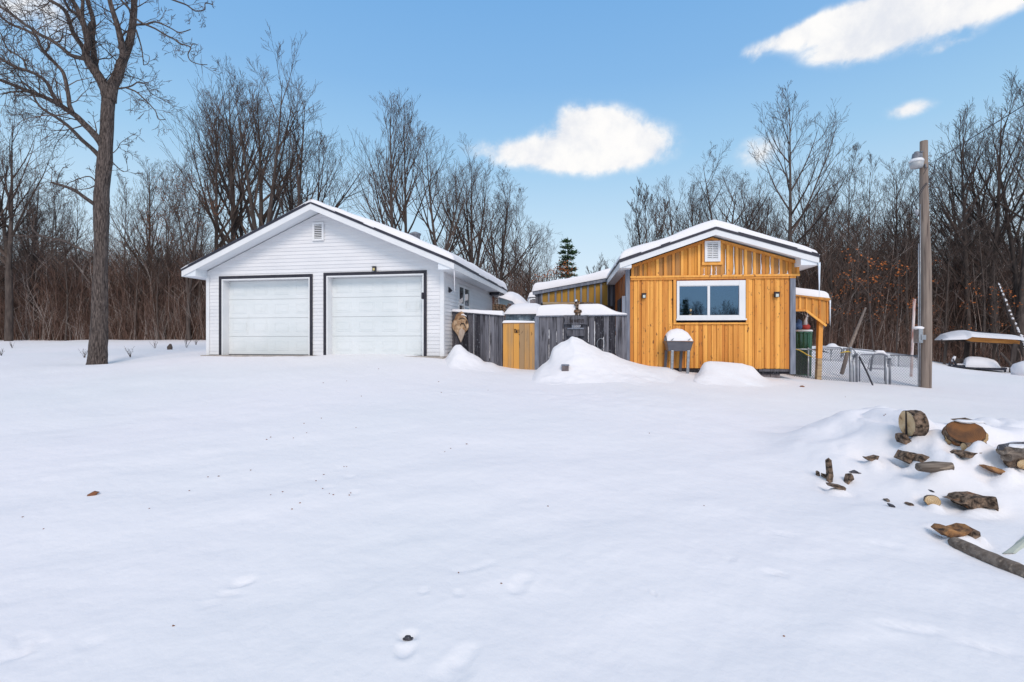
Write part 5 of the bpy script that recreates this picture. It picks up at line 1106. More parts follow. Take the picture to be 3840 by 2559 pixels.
CHF = Frame((at7(1060, 950, 21.0).x, 21.0), math.radians(36), 0); ch = empty('garden_chair', (at7(1060, 950, 21.0).x, 21.0, 0), -CHF.th, label='dark folding garden chair with snow on its arms, left of the buried table', cat='chair'); X0 = ch.location.x
def CH(x, y, o=0): q = CHF.P(Q('R7', x, y), o); return (q[0], o, q[1])
mb = MB(); mb.box(CH(1030, 0)[0], CH(1215, 0)[0], .2, .24, CH(0, 905)[2], CH(0, 830)[2]); mb.build('backrest', M['bark2'], ch)
mb = MB(); mb.box(CH(990, 0)[0], CH(1220, 0)[0], -.2, .2, CH(0, 962)[2], CH(0, 945)[2]); mb.build('seat', M['drip'], ch)
for s_ in ((1060, 1015, 990, 850, -.1), (1100, 1015, 1000, 870, .1), (925, 1000, 990, 905, -.1), (1215, 1015, 1225, 850, .1)): mb = MB(); mb.bar(CH(s_[0], s_[1], s_[4]), CH(s_[2], s_[3], s_[4]), .05, .04); mb.build('leg', M['drip'], ch)
mb = MB(); mb.box(CH(1060, 0)[0], CH(1210, 0)[0], -.22, .2, CH(0, 944)[2], CH(0, 920)[2]); mb.tube([CH(985, 905), CH(1010, 840), CH(1030, 800)], [.05, .06, .04], 8); mb.build('chair_snow', M['snow'], ch)
a = at7(1905, 730, 19.8); b = at7(2100, 960, 19.6); mb = MB(); mb.tube([tuple(a), tuple(b), (b.x+.02, b.y, b.z-.1)], [.035, .05, .05], 8); tag(mb.build('slanted_branch', M['bark2'], None), 'snow-lined branch slanting to the foot of the right pergola post', 'branch')
q = at7(2353, 1060, 17); mb = MB(); mb.lathe([(.7, -.25), (.72, .02), (.65, .16), (.4, .27), (.1, .31)], (0, 0, 0), 28, 1, .8); tag(mb.build('round_table_snow', M['snow'], None, True, loc=(q.x+.45, 17, q.z+.02)), 'rounded snow hump over a low table at the far right edge', 'snow hump')

# ---------------------------------------------------------------- firewood
random.seed(99)
def log(x, y, rx, L, axis, label, rr=None, kind='log', cut='cut', Y=None, sink=.0, name='firewood_log', ang=None, jit=.05, sy=1.0, Yoff=0):
    """log whose visible cut face is centred on firewood-crop pixel (x,y); rx = face radius in metres, axis = direction from face into the log"""
    h = hit(Q('F', x, y)) if Y is None else None
    Yd = (h.y if h else Y)+Yoff; c0 = at(Q('F', x, y), Yd); ax = Vector(axis).normalized()
    rx = rx/2.306*Yd/FS; L = L/2.306*Yd/FS
    root = empty(name, c0.to_tuple(), 0, label=label, cat='firewood', group='firewood pile')
    u = ax.cross(Vector((0, 0, 1))).normalized() if abs(ax.z) < .95 else Vector((1, 0, 0)); v = u.cross(ax).normalized()
    n = 26; a0, a1 = ang if ang else (0, 2*PI); K = 8
    prof = [rx*(1+random.uniform(-jit, jit)) for j in range(n+1)]
    if not ang: prof[n] = prof[0]
    mb = MB(); base = 0; rings = []
    for k_ in range(K+1):
        ring = []
        for j in range(n+1 if ang else n):
            a = a0+(a1-a0)*j/n; r = prof[j]*(1+random.uniform(-.025, .025))*(1.0 if 0 < k_ < K else .985)
            ring.append(ax*(L*k_/K)+u*math.cos(a)*r+v*math.sin(a)*r*sy)
        if ang: ring.append(ax*(L*k_/K))
        rings.append(len(mb.v)); mb.v.extend([tuple(q) for q in ring]); m = len(ring)
    for k_ in range(K):
        for j in range(m): mb.face((rings[k_]+j, rings[k_]+(j+1) % m, rings[k_+1]+(j+1) % m, rings[k_+1]+j))
    mb.build('bark', M['logbark'], root)
    mb = MB()
    for k_, off in ((0, -.002), (K, .002)):
        pts = [Vector(q)*1 for q in [rings[k_]]] if False else None
        vs = [];
        for j in range(n+1 if ang else n):
            a = a0+(a1-a0)*j/n; r = prof[j]*.965; vs.append(tuple(ax*(L*k_/K+off)+u*math.cos(a)*r+v*math.sin(a)*r*sy))
        if ang: vs.append(tuple(ax*(L*k_/K+off)))
        mb.poly(vs if k_ == 0 else vs[::-1])
        mb.build('cut_face', M[cut], root); mb = MB()
    return root
def chunk(x, y, pts, th_, label, m='logbark', name='firewood_chunk', Yoff=0.0, tilt=(0, 1, 0)):
    """split billet: irregular outline (crop pixels) given real thickness"""
    yb = [p[1] for p in pts]; h = hit(Q('F', x, max(yb)-.12*(max(yb)-min(yb)))); Yd = h.y+Yoff; c0 = at(Q('F', x, y), Yd)
    mb = MB(); q = [at(Q('F', *p), Yd)-c0 for p in pts]; d = Vector(tilt).normalized()*th_
    mid = [v_+d*.5+Vector((random.uniform(-.01, .01), 0, random.uniform(-.012, .012))) for v_ in q]
    n = len(q); mb.v = [tuple(a) for a in q]+[tuple(a*1.04) for a in mid]+[tuple(a*.9+d) for a in q]
    mb.face(range(n-1, -1, -1)); mb.face(range(2*n, 3*n))
    for k_ in (0, n):
        for j in range(n): mb.face((k_+j, k_+(j+1) % n, k_+n+(j+1) % n, k_+n+j))
    o = mb.build(name, M[m], None, loc=c0, bevel=.006)
    return tag(o, label, 'firewood', 'firewood pile')
YL = hit(Q('F', 850, 385)).y+.06
r1 = log(832, 205, 112, 105, (.985, -.12, .04), 'big split log round standing on edge at the left of the pile', Y=YL, cut='cut', jit=.03)
mb = MB(); mb.bar((-.006, -.0, -.13), (-.006, -.0, .135), .012, .014); mb.build('split_crack', M['ink'], r1)
chunk(840, 350, [(803, 305), (832, 300), (870, 350), (885, 360), (862, 390), (818, 388), (800, 345)], .12, 'brown wedge under the big standing split round')
Y2 = hit(Q('F', 1340, 400)).y+.05
log(1340, 275, 138, 110, (.30, .72, -.55), 'large brown log round tilted towards the viewer on top of the pile', Y=Y2-.02, cut='cutd', jit=.03, sy=.80)
log(1245, 345, 66, 150, (.5, .9, -.1), 'split log with pale cracked face under the brown round, left side', Y=Y2+.02, cut='cut', ang=(PI*.1, PI*1.3), jit=.1)
log(1470, 320, 60, 120, (.2, .9, -.2), 'yellowish curved log behind the right edge of the brown round', Y=Y2+.05, cut='cut', jit=.08)
log(1325, 408, 36, 170, (.99, -.1, .04), 'slim log lying sideways just below the brown round', Y=Y2-.10)
chunk(1400, 480, [(1310, 478), (1350, 455), (1420, 462), (1495, 455), (1470, 490), (1410, 508), (1340, 500)], .15, 'dark sliver of bark below the slim sideways log')
chunk(1440, 200, [(1290, 180), (1400, 172), (1470, 185), (1530, 215), (1520, 238), (1475, 228), (1440, 205), (1360, 190)], .15, 'frosty bark strip rising behind the brown round', Yoff=.1)
chunk(870, 520, [(800, 525), (848, 445), (870, 465), (905, 475), (945, 470), (930, 545), (925, 572), (860, 550)], .14, 'rough bark block standing left of the long grey log')
chunk(1000, 530, [(935, 525), (975, 498), (1025, 490), (1072, 528), (1040, 545), (960, 545)], .15, 'brown knotty chunk between bark block and grey log')
q0 = hit(Q('F', 1100, 580)); a = at(Q('F', 930, 580), q0.y); b = at(Q('F', 1225, 575), hit(Q('F', 1225, 592)).y); mb = MB(); mb.tube([tuple(a), tuple((a+b)/2+Vector((0, .02, -.01))), tuple(b)], [.04, .055, .035], 12, jit=.1); tag(mb.build('firewood_log', M['driftw'], None, True), 'long smooth grey log lying half buried in mid pile', 'firewood', 'firewood pile')
chunk(540, 510, [(483, 500), (520, 505), (560, 495), (600, 485), (585, 520), (540, 537), (505, 522)], .08, 'small brown chip left of the bark block', m='logbark')
chunk(172, 640, [(150, 525), (165, 513), (182, 520), (192, 600), (200, 660), (190, 720), (172, 748), (160, 740), (158, 640)], .05, 'upright dark bark slab at the far left of the pile', m='logbark')
chunk(250, 760, [(180, 735), (230, 742), (300, 755), (312, 770), (300, 792), (240, 772), (185, 752)], .10, 'dark bark strip lying at the foot of the upright slab', m='logbark')
chunk(345, 700, [(345, 652), (370, 655), (380, 690), (345, 715), (318, 750), (325, 725)], .08, 'orange splinter right of the upright bark slab', m='logbark')
chunk(400, 635, [(340, 622), (400, 625), (468, 640), (440, 652), (380, 645)], .08, 'thin dark stick behind the orange splinter', m='greyd')
chunk(137, 668, [(118, 640), (155, 655), (158, 698), (120, 680)], .06, 'stubby brown peg left of the upright bark slab', m='logbark')
chunk(74, 645, [(66, 620), (80, 622), (84, 668), (68, 662)], .05, 'leftmost tiny dark wood tip of the pile', m='logbark')
log(1056, 876, 56, 160, (.6, .8, -.2), 'small round log end with a clean pale face, lower middle of the pile', Y=hit(Q('F', 1056, 915)).y+.02, sy=.85)
chunk(1062, 797, [(1043, 787), (1060, 788), (1085, 800), (1060, 805)], .05, 'tiny dark chip just above the small pale log end', m='greyd')
chunk(875, 912, [(848, 905), (870, 895), (895, 905), (900, 928), (865, 925)], .06, 'tiny reddish chip left of the small pale log end')
chunk(715, 918, [(690, 905), (715, 908), (740, 928), (730, 937), (705, 930)], .05, 'tiny dark sliver, lowest left in the pile', m='greyd')
chunk(672, 880, [(655, 865), (690, 868), (688, 885), (660, 890)], .05, 'pale grey chip above the lowest left sliver', m='driftw')
YR = hit(Q('F', 1500, 965)).y+.02
chunk(1470, 905, [(1290, 903), (1345, 893), (1360, 865), (1430, 850), (1500, 850), (1555, 845), (1560, 960), (1500, 945), (1440, 935), (1415, 962), (1385, 945), (1370, 905)], .2, 'mossy snow-flecked bark log, lower right of the pile')
log(1612, 900, 58, 120, (-.75, .6, -.1), 'torn ochre end of wood beside the mossy bark log', Y=YR, jit=.22, sy=1.0)
chunk(1290, 1160, [(1160, 1160), (1200, 1122), (1250, 1130), (1310, 1150), (1370, 1135), (1420, 1118), (1400, 1140), (1350, 1175), (1270, 1205), (1210, 1195)], .14, 'orange splintered log just above the long pole', m='splint')
chunk(1445, 1175, [(1410, 1165), (1470, 1140), (1478, 1195), (1410, 1210)], .10, 'dark red-brown block at the right of the splintered log', m='logbark')
chunk(1650, 625, [(1548, 585), (1600, 582), (1650, 605), (1700, 625), (1752, 662), (1690, 662), (1630, 645), (1580, 610)], .12, 'flat orange split piece beside the right-hand stack', m='splint')
qq = hit(Q('F', 1780, 600)); 
for (x, y, x2, y2, r, l, m_) in [(1650, 440, 1900, 430, .055, 'upper grey log of the right-hand stack', 'driftw'), (1690, 490, 1950, 490, .06, 'middle grey log of the right-hand stack', 'driftw'), (1720, 540, 1950, 560, .06, 'bottom dark log of the right-hand stack', 'logbark'), (1640, 412, 1860, 395, .035, 'thin snow-dusted stick topping the right-hand stack', 'greyd')]:
    a = at(Q('F', x, y), qq.y); b = at(Q('F', x2, y2), qq.y+.25); mb = MB(); mb.tube([tuple(a), tuple((a+b)/2), tuple(b)], [r*.7, r, r], 12, jit=.1); tag(mb.build('firewood_log', M[m_], None), l, 'firewood', 'firewood pile')
log(1842, 560, 42, 150, (.6, .8, 0), 'round pale log end at the right frame edge', Y=qq.y-.06)
# caps of snow resting on the firewood
for (x, y, w_, h_, l) in [(905, 108, 62, 16, 'thin snow cap on top of the big standing split round'), (1370, 188, 120, 14, 'snow rim on the upper edge of the big brown round'), (1790, 398, 130, 12, 'snow lying on the right-hand stack of logs')]:
    q = at(Q('F', x, y), (YL if x < 950 else Y2 if x < 1400 and y < 300 else q0.y if y < 600 and x < 1300 else YR if y > 700 else qq.y)+.05); k_ = q.y/FS/2.306; mb = MB(); blob(mb, 0, 0, w_*k_, h_*k_, .07, 0, 20, 8, x, .18); tag(mb.build('snow_clump', M['snow'], None, True, loc=q), l, 'snow clump', 'snow clumps on the firewood')
# long pole across the corner and the cream panel
a = hit(Q('F', 1240, 1262)); b = hit(Q('F', 1960, 1600)); mb = MB(); N_ = 12
b = at(Q('F', 1990, 1560), hit(Q('F', 1990, 1590)).y); a = at(Q('F', 1240, 1240), hit(Q('F', 1240, 1266)).y)
pts = [tuple(a+(b-a)*(i/N_)+Vector((0, 0, random.uniform(-.003, .003)))) for i in range(N_+1)]; pts = [tuple(Vector(pts[0])-(b-a).normalized()*.03)]+pts
mb.tube(pts, [.02]+[.046+random.uniform(-.002, .002) for _ in range(N_+1)], 16, jit=.04); tag(mb.build('long_pole', M['driftw'], None, True), 'long weathered grey pole lying in the snow at the lower right corner', 'pole')
h = hit(Q('F', 1760, 1340)); c0 = at(Q('F', 1760, 1300), h.y); mb = MB(); q = [at(Q('F', *p), h.y+o)-c0 for p, o in [((1668, 1330), 0), ((1845, 1200), .2), ((1990, 1095), .35), ((1990, 1420), 0), ((1845, 1358), 0), ((1745, 1325), 0)]]
mb.prism([tuple(v_) for v_ in q], (0.01, .03, -.01)); tag(mb.build('cream_panel', M['stone'], None, loc=c0), 'cream sheet panel corner sticking out of the snow at the right edge', 'panel')
# leaf, stone and crumbs on the snow
h = hit((350, 1858)); mb = MB()
blob(mb, 0, 0, .034, .016, .024, 0, 18, 8, 1.2, .25); o = mb.build('dead_leaf', M['leafb'], None, True, loc=(h.x, h.y, h.z+.008)); o.rotation_euler = (0, -.2, .5); tag(o, 'curled red-brown leaf on the open snow at lower left', 'leaf')
h = hit((1530, 2402)); mb = MB(); blob(mb, 0, 0, .022, .012, .016, 0, 12, 8, 2, .25); tag(mb.build('small_stone', M['greyd'], None, True, loc=(h.x, h.y, h.z+.006)), 'small grey stone in a dent of the snow near the bottom', 'stone')
h = hit((3008, 1452)); mb = MB(); blob(mb, 0, 0, .05, .02, .03, 0, 12, 8, 2, .25); tag(mb.build('dead_leaf', M['leafb'], None, True, loc=(h.x, h.y, h.z+.01)), 'brown leaf on the snow below the chain-link fence', 'leaf')
mb = MB(); random.seed(5)
cr = [(1645,1433),(1655,1473),(1355,1487),(1335,1605),(820,1787),(1000,1650),(1015,1642),(1140,1590),(1290,1753),(1300,1752),(1125,1890),(1095,1915),(1310,1862),(1235,1853),(1210,1835),(1060,1847),(1015,1860),(940,1765),(1668,1697),(1690,1684),(1750,1668),(3315,1560),(3320,1556),(2435,1627),(2640,1900),(2055,1900),(2940,2390),(1720,2152),(1880,2193),(650,2357),(85,1940),(163,1989),(1205,1570),(1100,1645),(1830,1465),(1150,1625),(1214,1783),(1185,1805),(1420,1385),(1300,1430),(1212,1437),(3170,1490),(780,1790),(710,1842),(560,1910),(1250,1860),(1315,1850)]
for (x, y) in cr:
    h = hit((x, y)); s = h.y*.0008+.003; n0 = len(mb.v); k_ = random.uniform(.6, 1.5)
    blob(mb, 0, 0, s*k_, s*.6, s, 0, 6, 4, random.random()*5, .3)
    for i in range(n0, len(mb.v)): v_ = mb.v[i]; mb.v[i] = (v_[0]+h.x, v_[1]+h.y, v_[2]+h.z+s*.3)
o = mb.build('snow_debris', M['leafb']); o['kind'] = 'stuff'; o['label'] = 'dark bits of bark and leaf crumbs scattered on the snow'
# ---------------------------------------------------------------- trees
def rot_about(v, ax, a): return Matrix.Rotation(a, 3, ax) @ v
def grow(mb, p, d, L, r, lvl, maxl, R, up, kids, ang, minr, twn=3, tips=None, wb=.45):
    nseg = (6, 5, 4, 3, 2)[min(lvl, 4)]; pts = [tuple(p)]; rads = [r]; P_ = Vector(p); d = d.normalized(); ds = []
    for i in range(nseg):
        d = (d + Vector((R.gauss(0, .13)*wb, R.gauss(0, .13)*wb, R.gauss(0, .08)*wb+up*.17))).normalized()
        P_ = P_+d*(L/nseg); pts.append(tuple(P_)); rads.append(max(minr, r*(1-.82*(i+1)/nseg))); ds.append(d)
    mb.tube(pts, rads, 8 if lvl == 0 else 5 if lvl == 1 else twn, cap=False, rnd=R.random())
    if tips is not None and lvl >= maxl-1: tips.append(pts[-1])
    if lvl >= maxl: return
    nk = kids[min(lvl, len(kids)-1)]
    for k_ in range(nk):
        t = .22+.76*(k_+R.random()*.8)/nk; i = min(int(t*nseg), nseg-1); f = t*nseg-i
        q = Vector(pts[i]).lerp(Vector(pts[i+1]), f); dd = ds[i]
        a = R.uniform(ang[0], ang[1]); perp = dd.cross(Vector((R.gauss(0, 1), R.gauss(0, 1), R.gauss(0, 1)))).normalized()
        nd = rot_about(dd, perp, a); grow(mb, q, nd, L*R.uniform(.42, .68)*(1.12-.5*t), max(minr, rads[i]*.55), lvl+1, maxl, R, up, kids, ang, minr, twn, tips, wb)
def tree_meshes(seed, H_=18.0, r0=.20, bare=.3, leaders=1, nb=15, kids=(0, 5, 4, 3), ang=(.38, .82), up=.6, minr=.007, blen=.42, wob=.25, leafm=None, nleaf=0, leafz=(0, 1)):
    R = random.Random(seed); tm = MB(); cm = MB(); tips = []
    def leader(p0, z_end, r_, lean, nb_):
        K = 9; pts = []; P_ = Vector(p0); z0 = P_.z; ox = R.uniform(-1, 1); 
        for i in range(K+1):
            t = i/K; pts.append((P_.x+lean[0]*t+math.sin(t*4+ox)*wob*t*.5, P_.y+lean[1]*t+math.cos(t*3.3+ox)*wob*t*.5, z0+(z_end-z0)*t))
        rads = [max(.014, r_*(1-t/K*.93)) for t in range(K+1)]
        tm.tube(pts, rads, 9, cap=False, rnd=R.random(), jit=.04)
        zb_ = bare*H_
        for b in range(nb_):
            t = (b+R.random())/nb_; z = max(z0, zb_)+(z_end-max(z0, zb_))*t*.97; u = (z-z0)/(z_end-z0)*K; i = min(int(u), K-1); q = Vector(pts[i]).lerp(Vector(pts[i+1]), u-i)
            az = R.uniform(0, 2*PI); inc = R.uniform(*ang)*(1.15-.45*t); d = Vector((math.sin(inc)*math.cos(az), math.sin(inc)*math.sin(az), math.cos(inc)))
            grow(cm, q, d, H_*blen*(1.05-.72*t)*R.uniform(.7, 1.1), max(.016, rads[i]*.62), 1, 4, R, up, kids, ang, minr, 3, tips)
        return pts, rads
    if leaders == 1: leader((0, 0, -.4), H_, r0, (R.uniform(-.6, .6), R.uniform(-.6, .6)), nb)
    else:
        hf = H_*R.uniform(.18, .32); tm.tube([(0, 0, -.4), (R.uniform(-.1, .1), 0, hf*.5), (0, 0, hf+.1)], [r0*1.15, r0, r0*.95], 9, cap=False, jit=.04)
        for l in range(leaders):
            a = 2*PI*l/leaders+R.uniform(-.4, .4); s = R.uniform(.07, .15)*H_; leader((0, 0, hf), H_*R.uniform(.82, 1), r0*.72, (math.cos(a)*s, math.sin(a)*s*.6), int(nb/leaders)+2)
    lm = None
    if leafm:
        lm = MB(); tips = [t for t in tips if leafz[0]*H_ < t[2] < leafz[1]*H_]; R.shuffle(tips)
        for t in tips[:max(1, nleaf//12)]:
            for _ in range(12):
                o = Vector(t)+Vector((R.gauss(0, .22), R.gauss(0, .22), R.gauss(0, .14))); a = Vector((R.gauss(0, 1), R.gauss(0, 1), R.gauss(0, 1))).normalized()*.055; b = a.cross(Vector((R.gauss(0, 1), R.gauss(0, 1), R.gauss(0, 1)))).normalized()*.035
                lm.cur = R.random(); lm.poly([o-a, o-b, o+a, o+b])
    return tm, cm, lm
PROTO = {}
def proto(key, **k):
    t, c_, l = tree_meshes(**k); r = bpy.data.objects.new('bare_tree', None); C.objects.link(r)
    t.build('trunk', M['bark2'], r, True); c_.build('crown', M['twig'], r)
    if l: l.build('leaves', M[k['leafm']], r)
    zs = sorted(v[2] for v in c_.v); PROTO[key] = [r, zs[int(len(zs)*.9985)], False]
proto('vase', seed=1, H_=18, r0=.22, bare=.30, leaders=1, nb=20, up=.75, ang=(.35, .7))
proto('twin', seed=2, H_=18, r0=.25, bare=.32, leaders=2, nb=22, up=.6)
proto('triple', seed=3, H_=18, r0=.28, bare=.30, leaders=3, nb=24, up=.65, ang=(.35, .75))
proto('slim', seed=4, H_=16, r0=.13, bare=.42, leaders=1, nb=13, up=.7, blen=.30, kids=(0, 6, 4, 3))
proto('slim2', seed=5, H_=16, r0=.12, bare=.35, leaders=1, nb=12, up=.6, blen=.34, kids=(0, 5, 4, 3), wob=.8)
proto('broad', seed=6, H_=16, r0=.24, bare=.26, leaders=2, nb=22, up=.35, ang=(.5, 1.0), blen=.46)
proto('leafy', seed=7, H_=15, r0=.15, bare=.22, leaders=2, nb=18, up=.4, leafm='leafb', nleaf=900, leafz=(.2, .85), kids=(0, 6, 5, 3))
proto('airy', seed=8, H_=17, r0=.22, bare=.40, leaders=1, nb=15, up=.6, ang=(.4, .8), kids=(0, 6, 4, 3), blen=.40, wob=.7)
proto('fan', seed=9, H_=9, r0=.10, bare=.12, leaders=3, nb=16, up=.8, ang=(.25, .6), kids=(0, 5, 4, 3), minr=.008)
def put(key, px, Y, ytop, label=None, group=None, rz=None, wide=1.0, seed=0, ydisp=True):
    """tree with its foot at display column px and depth Y, top reaching display row ytop"""
    R = random.Random(seed*31+int(px)); r, H0, used = PROTO[key]; q = at(D(px, 780), Y); gz = float(G(np.array([q.x]), np.array([Y]))[0]); top = at(D(px, ytop), Y).z
    s = (top-gz)/H0
    o = r if not used else clone(r); PROTO[key][2] = True
    o.location = (q.x, Y, gz); o.rotation_euler = (0, 0, rz if rz is not None else R.uniform(0, 2*PI)); o.scale = (s*wide, s*wide, s)
    o['category'] = 'tree'; o['label'] = label or 'slim bare tree crowded among others in the woods behind the yard'; o['group'] = group or 'bare trees at the edge of the yard'
    if not label: o['group'] = 'slim bare trees deep in the woods'
    elif 'group' in o and group is None: o['group'] = 'bare trees at the edge of the yard'
    return o
T = [('triple', 600, 31, 100, 'tallest many-forked bare tree, rising above the left half of the garage roof'), ('broad', 682, 32, 190, 'broad bare tree just left of the garage ridge'),
     ('twin', 536, 32, 175, 'forked bare tree right behind the left slope of the garage roof'), ('vase', 494, 31, 185, 'bare tree with upswept limbs over the left garage eave'),
     ('leafy', 434, 29, 345, 'brown-leaved tree left of the garage eave'), ('airy', 560, 36, 215, 'thin-limbed bare tree between the forked and the tallest one'), ('airy', 742, 36, 300, 'low sparse bare tree peeking over the garage ridge'),
     ('vase', 906, 30, 208, 'tall vase-shaped bare tree over the right slope of the garage roof'), ('vase', 938, 32, 225, 'tall bare tree partnered with the vase-shaped one, slightly right of it'), ('twin', 1010, 31, 300, 'bushy bare tree over the garage roof, right of the tall pair'),
     ('triple', 1088, 33, 335, 'bare tree with crooked limbs above the lower garage roof edge'), ('broad', 1148, 35, 385, 'dense rounded bare tree above the garage eave corner'), ('slim', 1180, 36, 430, 'narrow bare tree right of the garage eave corner'),
     ('airy', 1222, 40, 505, 'small bare tree over the gap between garage and annex'), ('slim2', 1258, 42, 520, 'last small bare tree left of the evergreen'), ('fan', 1378, 44, 585, 'small fan-shaped shrub tree right of the evergreen'),
     ('fan', 1482, 27, 412, 'fan-shaped slender tree left of the cabin ridge'), ('slim2', 1450, 28, 480, 'thin leaning young tree leftmost behind the cabin roof'), ('twin', 1560, 31, 400, 'bare forked tree behind the left slope of the cabin roof'), ('vase', 1600, 34, 415, 'bare tree with fine twigs behind the left cabin slope'),
     ('broad', 1655, 30, 325, 'wide-armed bare tree behind the cabin ridge'), ('triple', 1735, 33, 400, 'dense bare tree behind the right cabin slope'), ('airy', 1802, 27, 195, 'tallest lone bare tree behind the cabin, with open crown'), ('twin', 1862, 33, 380, 'forked bare tree right of the tallest lone tree'),
     ('slim', 1945, 29, 335, 'narrow high tree above the side porch'), ('slim2', 2000, 30, 345, 'crooked narrow tree right of the side porch'), ('leafy', 1932, 32, 430, 'brown-leaved tree behind the side porch'), ('vase', 2060, 32, 360, 'upswept bare tree left of the utility pole'),
     ('broad', 2110, 34, 380, 'broad bare tree directly behind the utility pole'), ('vase', 2229, 27, 235, 'tall dark-trunked tree right of the utility pole'), ('twin', 2280, 27, 205, 'tall forked tree above the pergola'), ('triple', 2345, 26, 190, 'tall many-stemmed tree at the right edge above the pergola'),
     ('airy', 2190, 30, 330, 'sparse tree close behind the utility pole to its right'), ('twin', 20, 28, 235, 'forked bare tree at the left edge behind the big tree'), ('vase', -60, 27, 200, 'bare tree cut by the left frame edge'), ('broad', 75, 33, 380, 'low broad bare tree left of the big trunk'),
     ('slim', 130, 31, 395, 'narrow bare tree a little left of the big trunk'), ('slim2', 175, 33, 410, 'thin crooked tree beside the big trunk, on its left'), ('slim', 285, 31, 400, 'narrow bare tree just right of the big trunk'), ('vase', 345, 34, 360, 'upswept bare tree halfway between big trunk and garage'), ('leafy', 385, 31, 420, 'smaller brown-leaved tree halfway between big trunk and garage')]
for i, (k_, px, Y, yt, l) in enumerate(T): put(k_, px, Y, yt, l, seed=i, wide=1.0 if k_ != 'broad' else .95)
for i, (px, Y, yt, l) in enumerate([(-20, 29, 440, 'slim front-row tree at the extreme left wood edge'), (60, 29.5, 470, 'slim front-row tree below the low broad tree at left'), (150, 29, 500, 'short slim front-row tree left of the big trunk'), (310, 29.5, 480, 'slim front-row tree right of the big trunk'), (365, 29, 520, 'short crooked front-row tree between big trunk and garage'), (455, 29.5, 440, 'slim front-row tree almost touching the garage eave'),
        (1905, 27, 440, 'slim front-row tree over the end of the side porch'), (1975, 27.5, 470, 'slim front-row tree above the leaning trunk'), (2085, 27, 450, 'slim front-row tree above the marker pole'), (2170, 27, 470, 'slim front-row tree at the left end of the pergola'), (2255, 26, 430, 'slim front-row tree behind the middle of the pergola'), (2320, 26.5, 450, 'slim front-row tree behind the right post of the pergola')]):
    put('slim' if i % 2 else 'slim2', px, Y, yt, l, seed=500+i, wide=1.2)
R = random.Random(77)
for i in range(78):                                   # crowded woods behind
    side = R.random()
    px = R.uniform(-250, 480) if side < .38 else R.uniform(1830, 2600) if side < .76 else R.uniform(480, 1260) if side < .9 else R.uniform(1480, 1830)
    Y = R.uniform(33, 58); base = np.interp(px, [-250, 0, 200, 400, 520, 620, 740, 900, 1100, 1180, 1260, 1480, 1560, 1650, 1850, 1950, 2150, 2250, 2600], [380, 430, 480, 490, 440, 420, 430, 450, 510, 560, 640, 600, 500, 470, 460, 450, 460, 440, 420])
    put(R.choice(['slim', 'slim2', 'slim', 'airy', 'vase', 'slim2', 'twin']), px, Y, base+R.uniform(-25, 130), None, seed=1000+i)

# evergreen pine beyond the annex
def pine(loc, H_, w, seed, label, m='needle', layers=22, per=9, nn=26, low=.12, gap=.25, rag=.45):
    R = random.Random(seed); root = empty('pine_tree', loc, 0, label=label, cat='tree'); mb = MB(); mb.tube([(0, 0, -.4), (R.uniform(-.1, .1), 0, H_*.5), (0, 0, H_*.98)], [H_*.02, H_*.013, .02], 8, cap=False); mb.build('trunk', M['bark2'], root)
    mb = MB()
    for l in range(layers):
        t = low+(1-low)*l/layers; z = H_*t; rad = w*(1-t)**.8*R.uniform(1-rag, 1.08)+.12*w
        for b in range(per):
            if R.random() < gap: continue
            a = 2*PI*b/per+R.uniform(-.3, .3); L_ = rad*R.uniform(.65, 1.1); dz = L_*R.uniform(-.12, .18)
            n_ = max(4, int(nn*L_/w))
            for k_ in range(n_):
                s = .2+.8*(k_+R.random())/n_; c0 = Vector((math.cos(a)*L_*s, math.sin(a)*L_*s, z+dz*s))
                for _ in range(5):
                    d = Vector((math.cos(a)+R.gauss(0, .8), math.sin(a)+R.gauss(0, .8), R.gauss(.25, .5))).normalized()*(H_*.030)*R.uniform(.6, 1.3); sd = d.cross(Vector((R.gauss(0, 1), R.gauss(0, 1), R.gauss(0, 1)))).normalized()*H_*.0055
                    o = c0+Vector((R.gauss(0, 1), R.gauss(0, 1), R.gauss(0, .6)))*(H_*.012); mb.cur = R.random(); mb.poly([o-sd, o+sd, o+d+sd*.2, o+d-sd*.2])
    mb.build('foliage', M[m], root); return root
p = at(D(1305, 700), 38); gz = float(G(np.array([p.x]), np.array([38.]))[0]); ztop = at(D(1308, 542), 38).z
pine((p.x, 38, gz), ztop-gz, 1.9, 3, 'dark green pine standing between annex and garage against the sky', layers=16, per=8, gap=.35)
proto('rusty', seed=17, H_=6, r0=.06, bare=.10, leaders=2, nb=12, up=.3, leafm='leafo', nleaf=700, leafz=(.1, 1), kids=(0, 5, 4, 2), ang=(.5, 1.1), blen=.42)
proto('beech', seed=19, H_=6, r0=.035, bare=.2, leaders=1, nb=9, up=.05, leafm='leafo', nleaf=110, leafz=(.1, .9), kids=(0, 3, 3, 2), ang=(.7, 1.25), blen=.36)
put('rusty', 1272, 36, 600, 'rusty-leaved small tree touching the left side of the pine', wide=1.3)
for i, (px, Y, yt, l) in enumerate([(2010, 22, 520, 'orange-leaved sapling behind the leaning grey trunk'), (2060, 24, 545, 'orange-leaved sapling between leaning trunk and marker pole'), (2085, 26, 640, 'low orange-leaved sapling beside the marker pole'), (2300, 24, 600, 'orange-leaved sapling over the pergola roof'), (2160, 24, 730, 'short orange-leaved sapling right of the utility pole'), (2340, 26, 640, 'orange-leaved sapling at the right frame edge'), (1955, 25, 600, 'orange-leaved sapling just right of the side porch'), (2210, 23.5, 745, 'lowest orange-leaved sapling, left of the pergola posts')]):
    o = put('beech', px, Y, yt, l, seed=300+i, group='orange-leaved saplings', wide=1.15); o.name = 'beech_sapling'
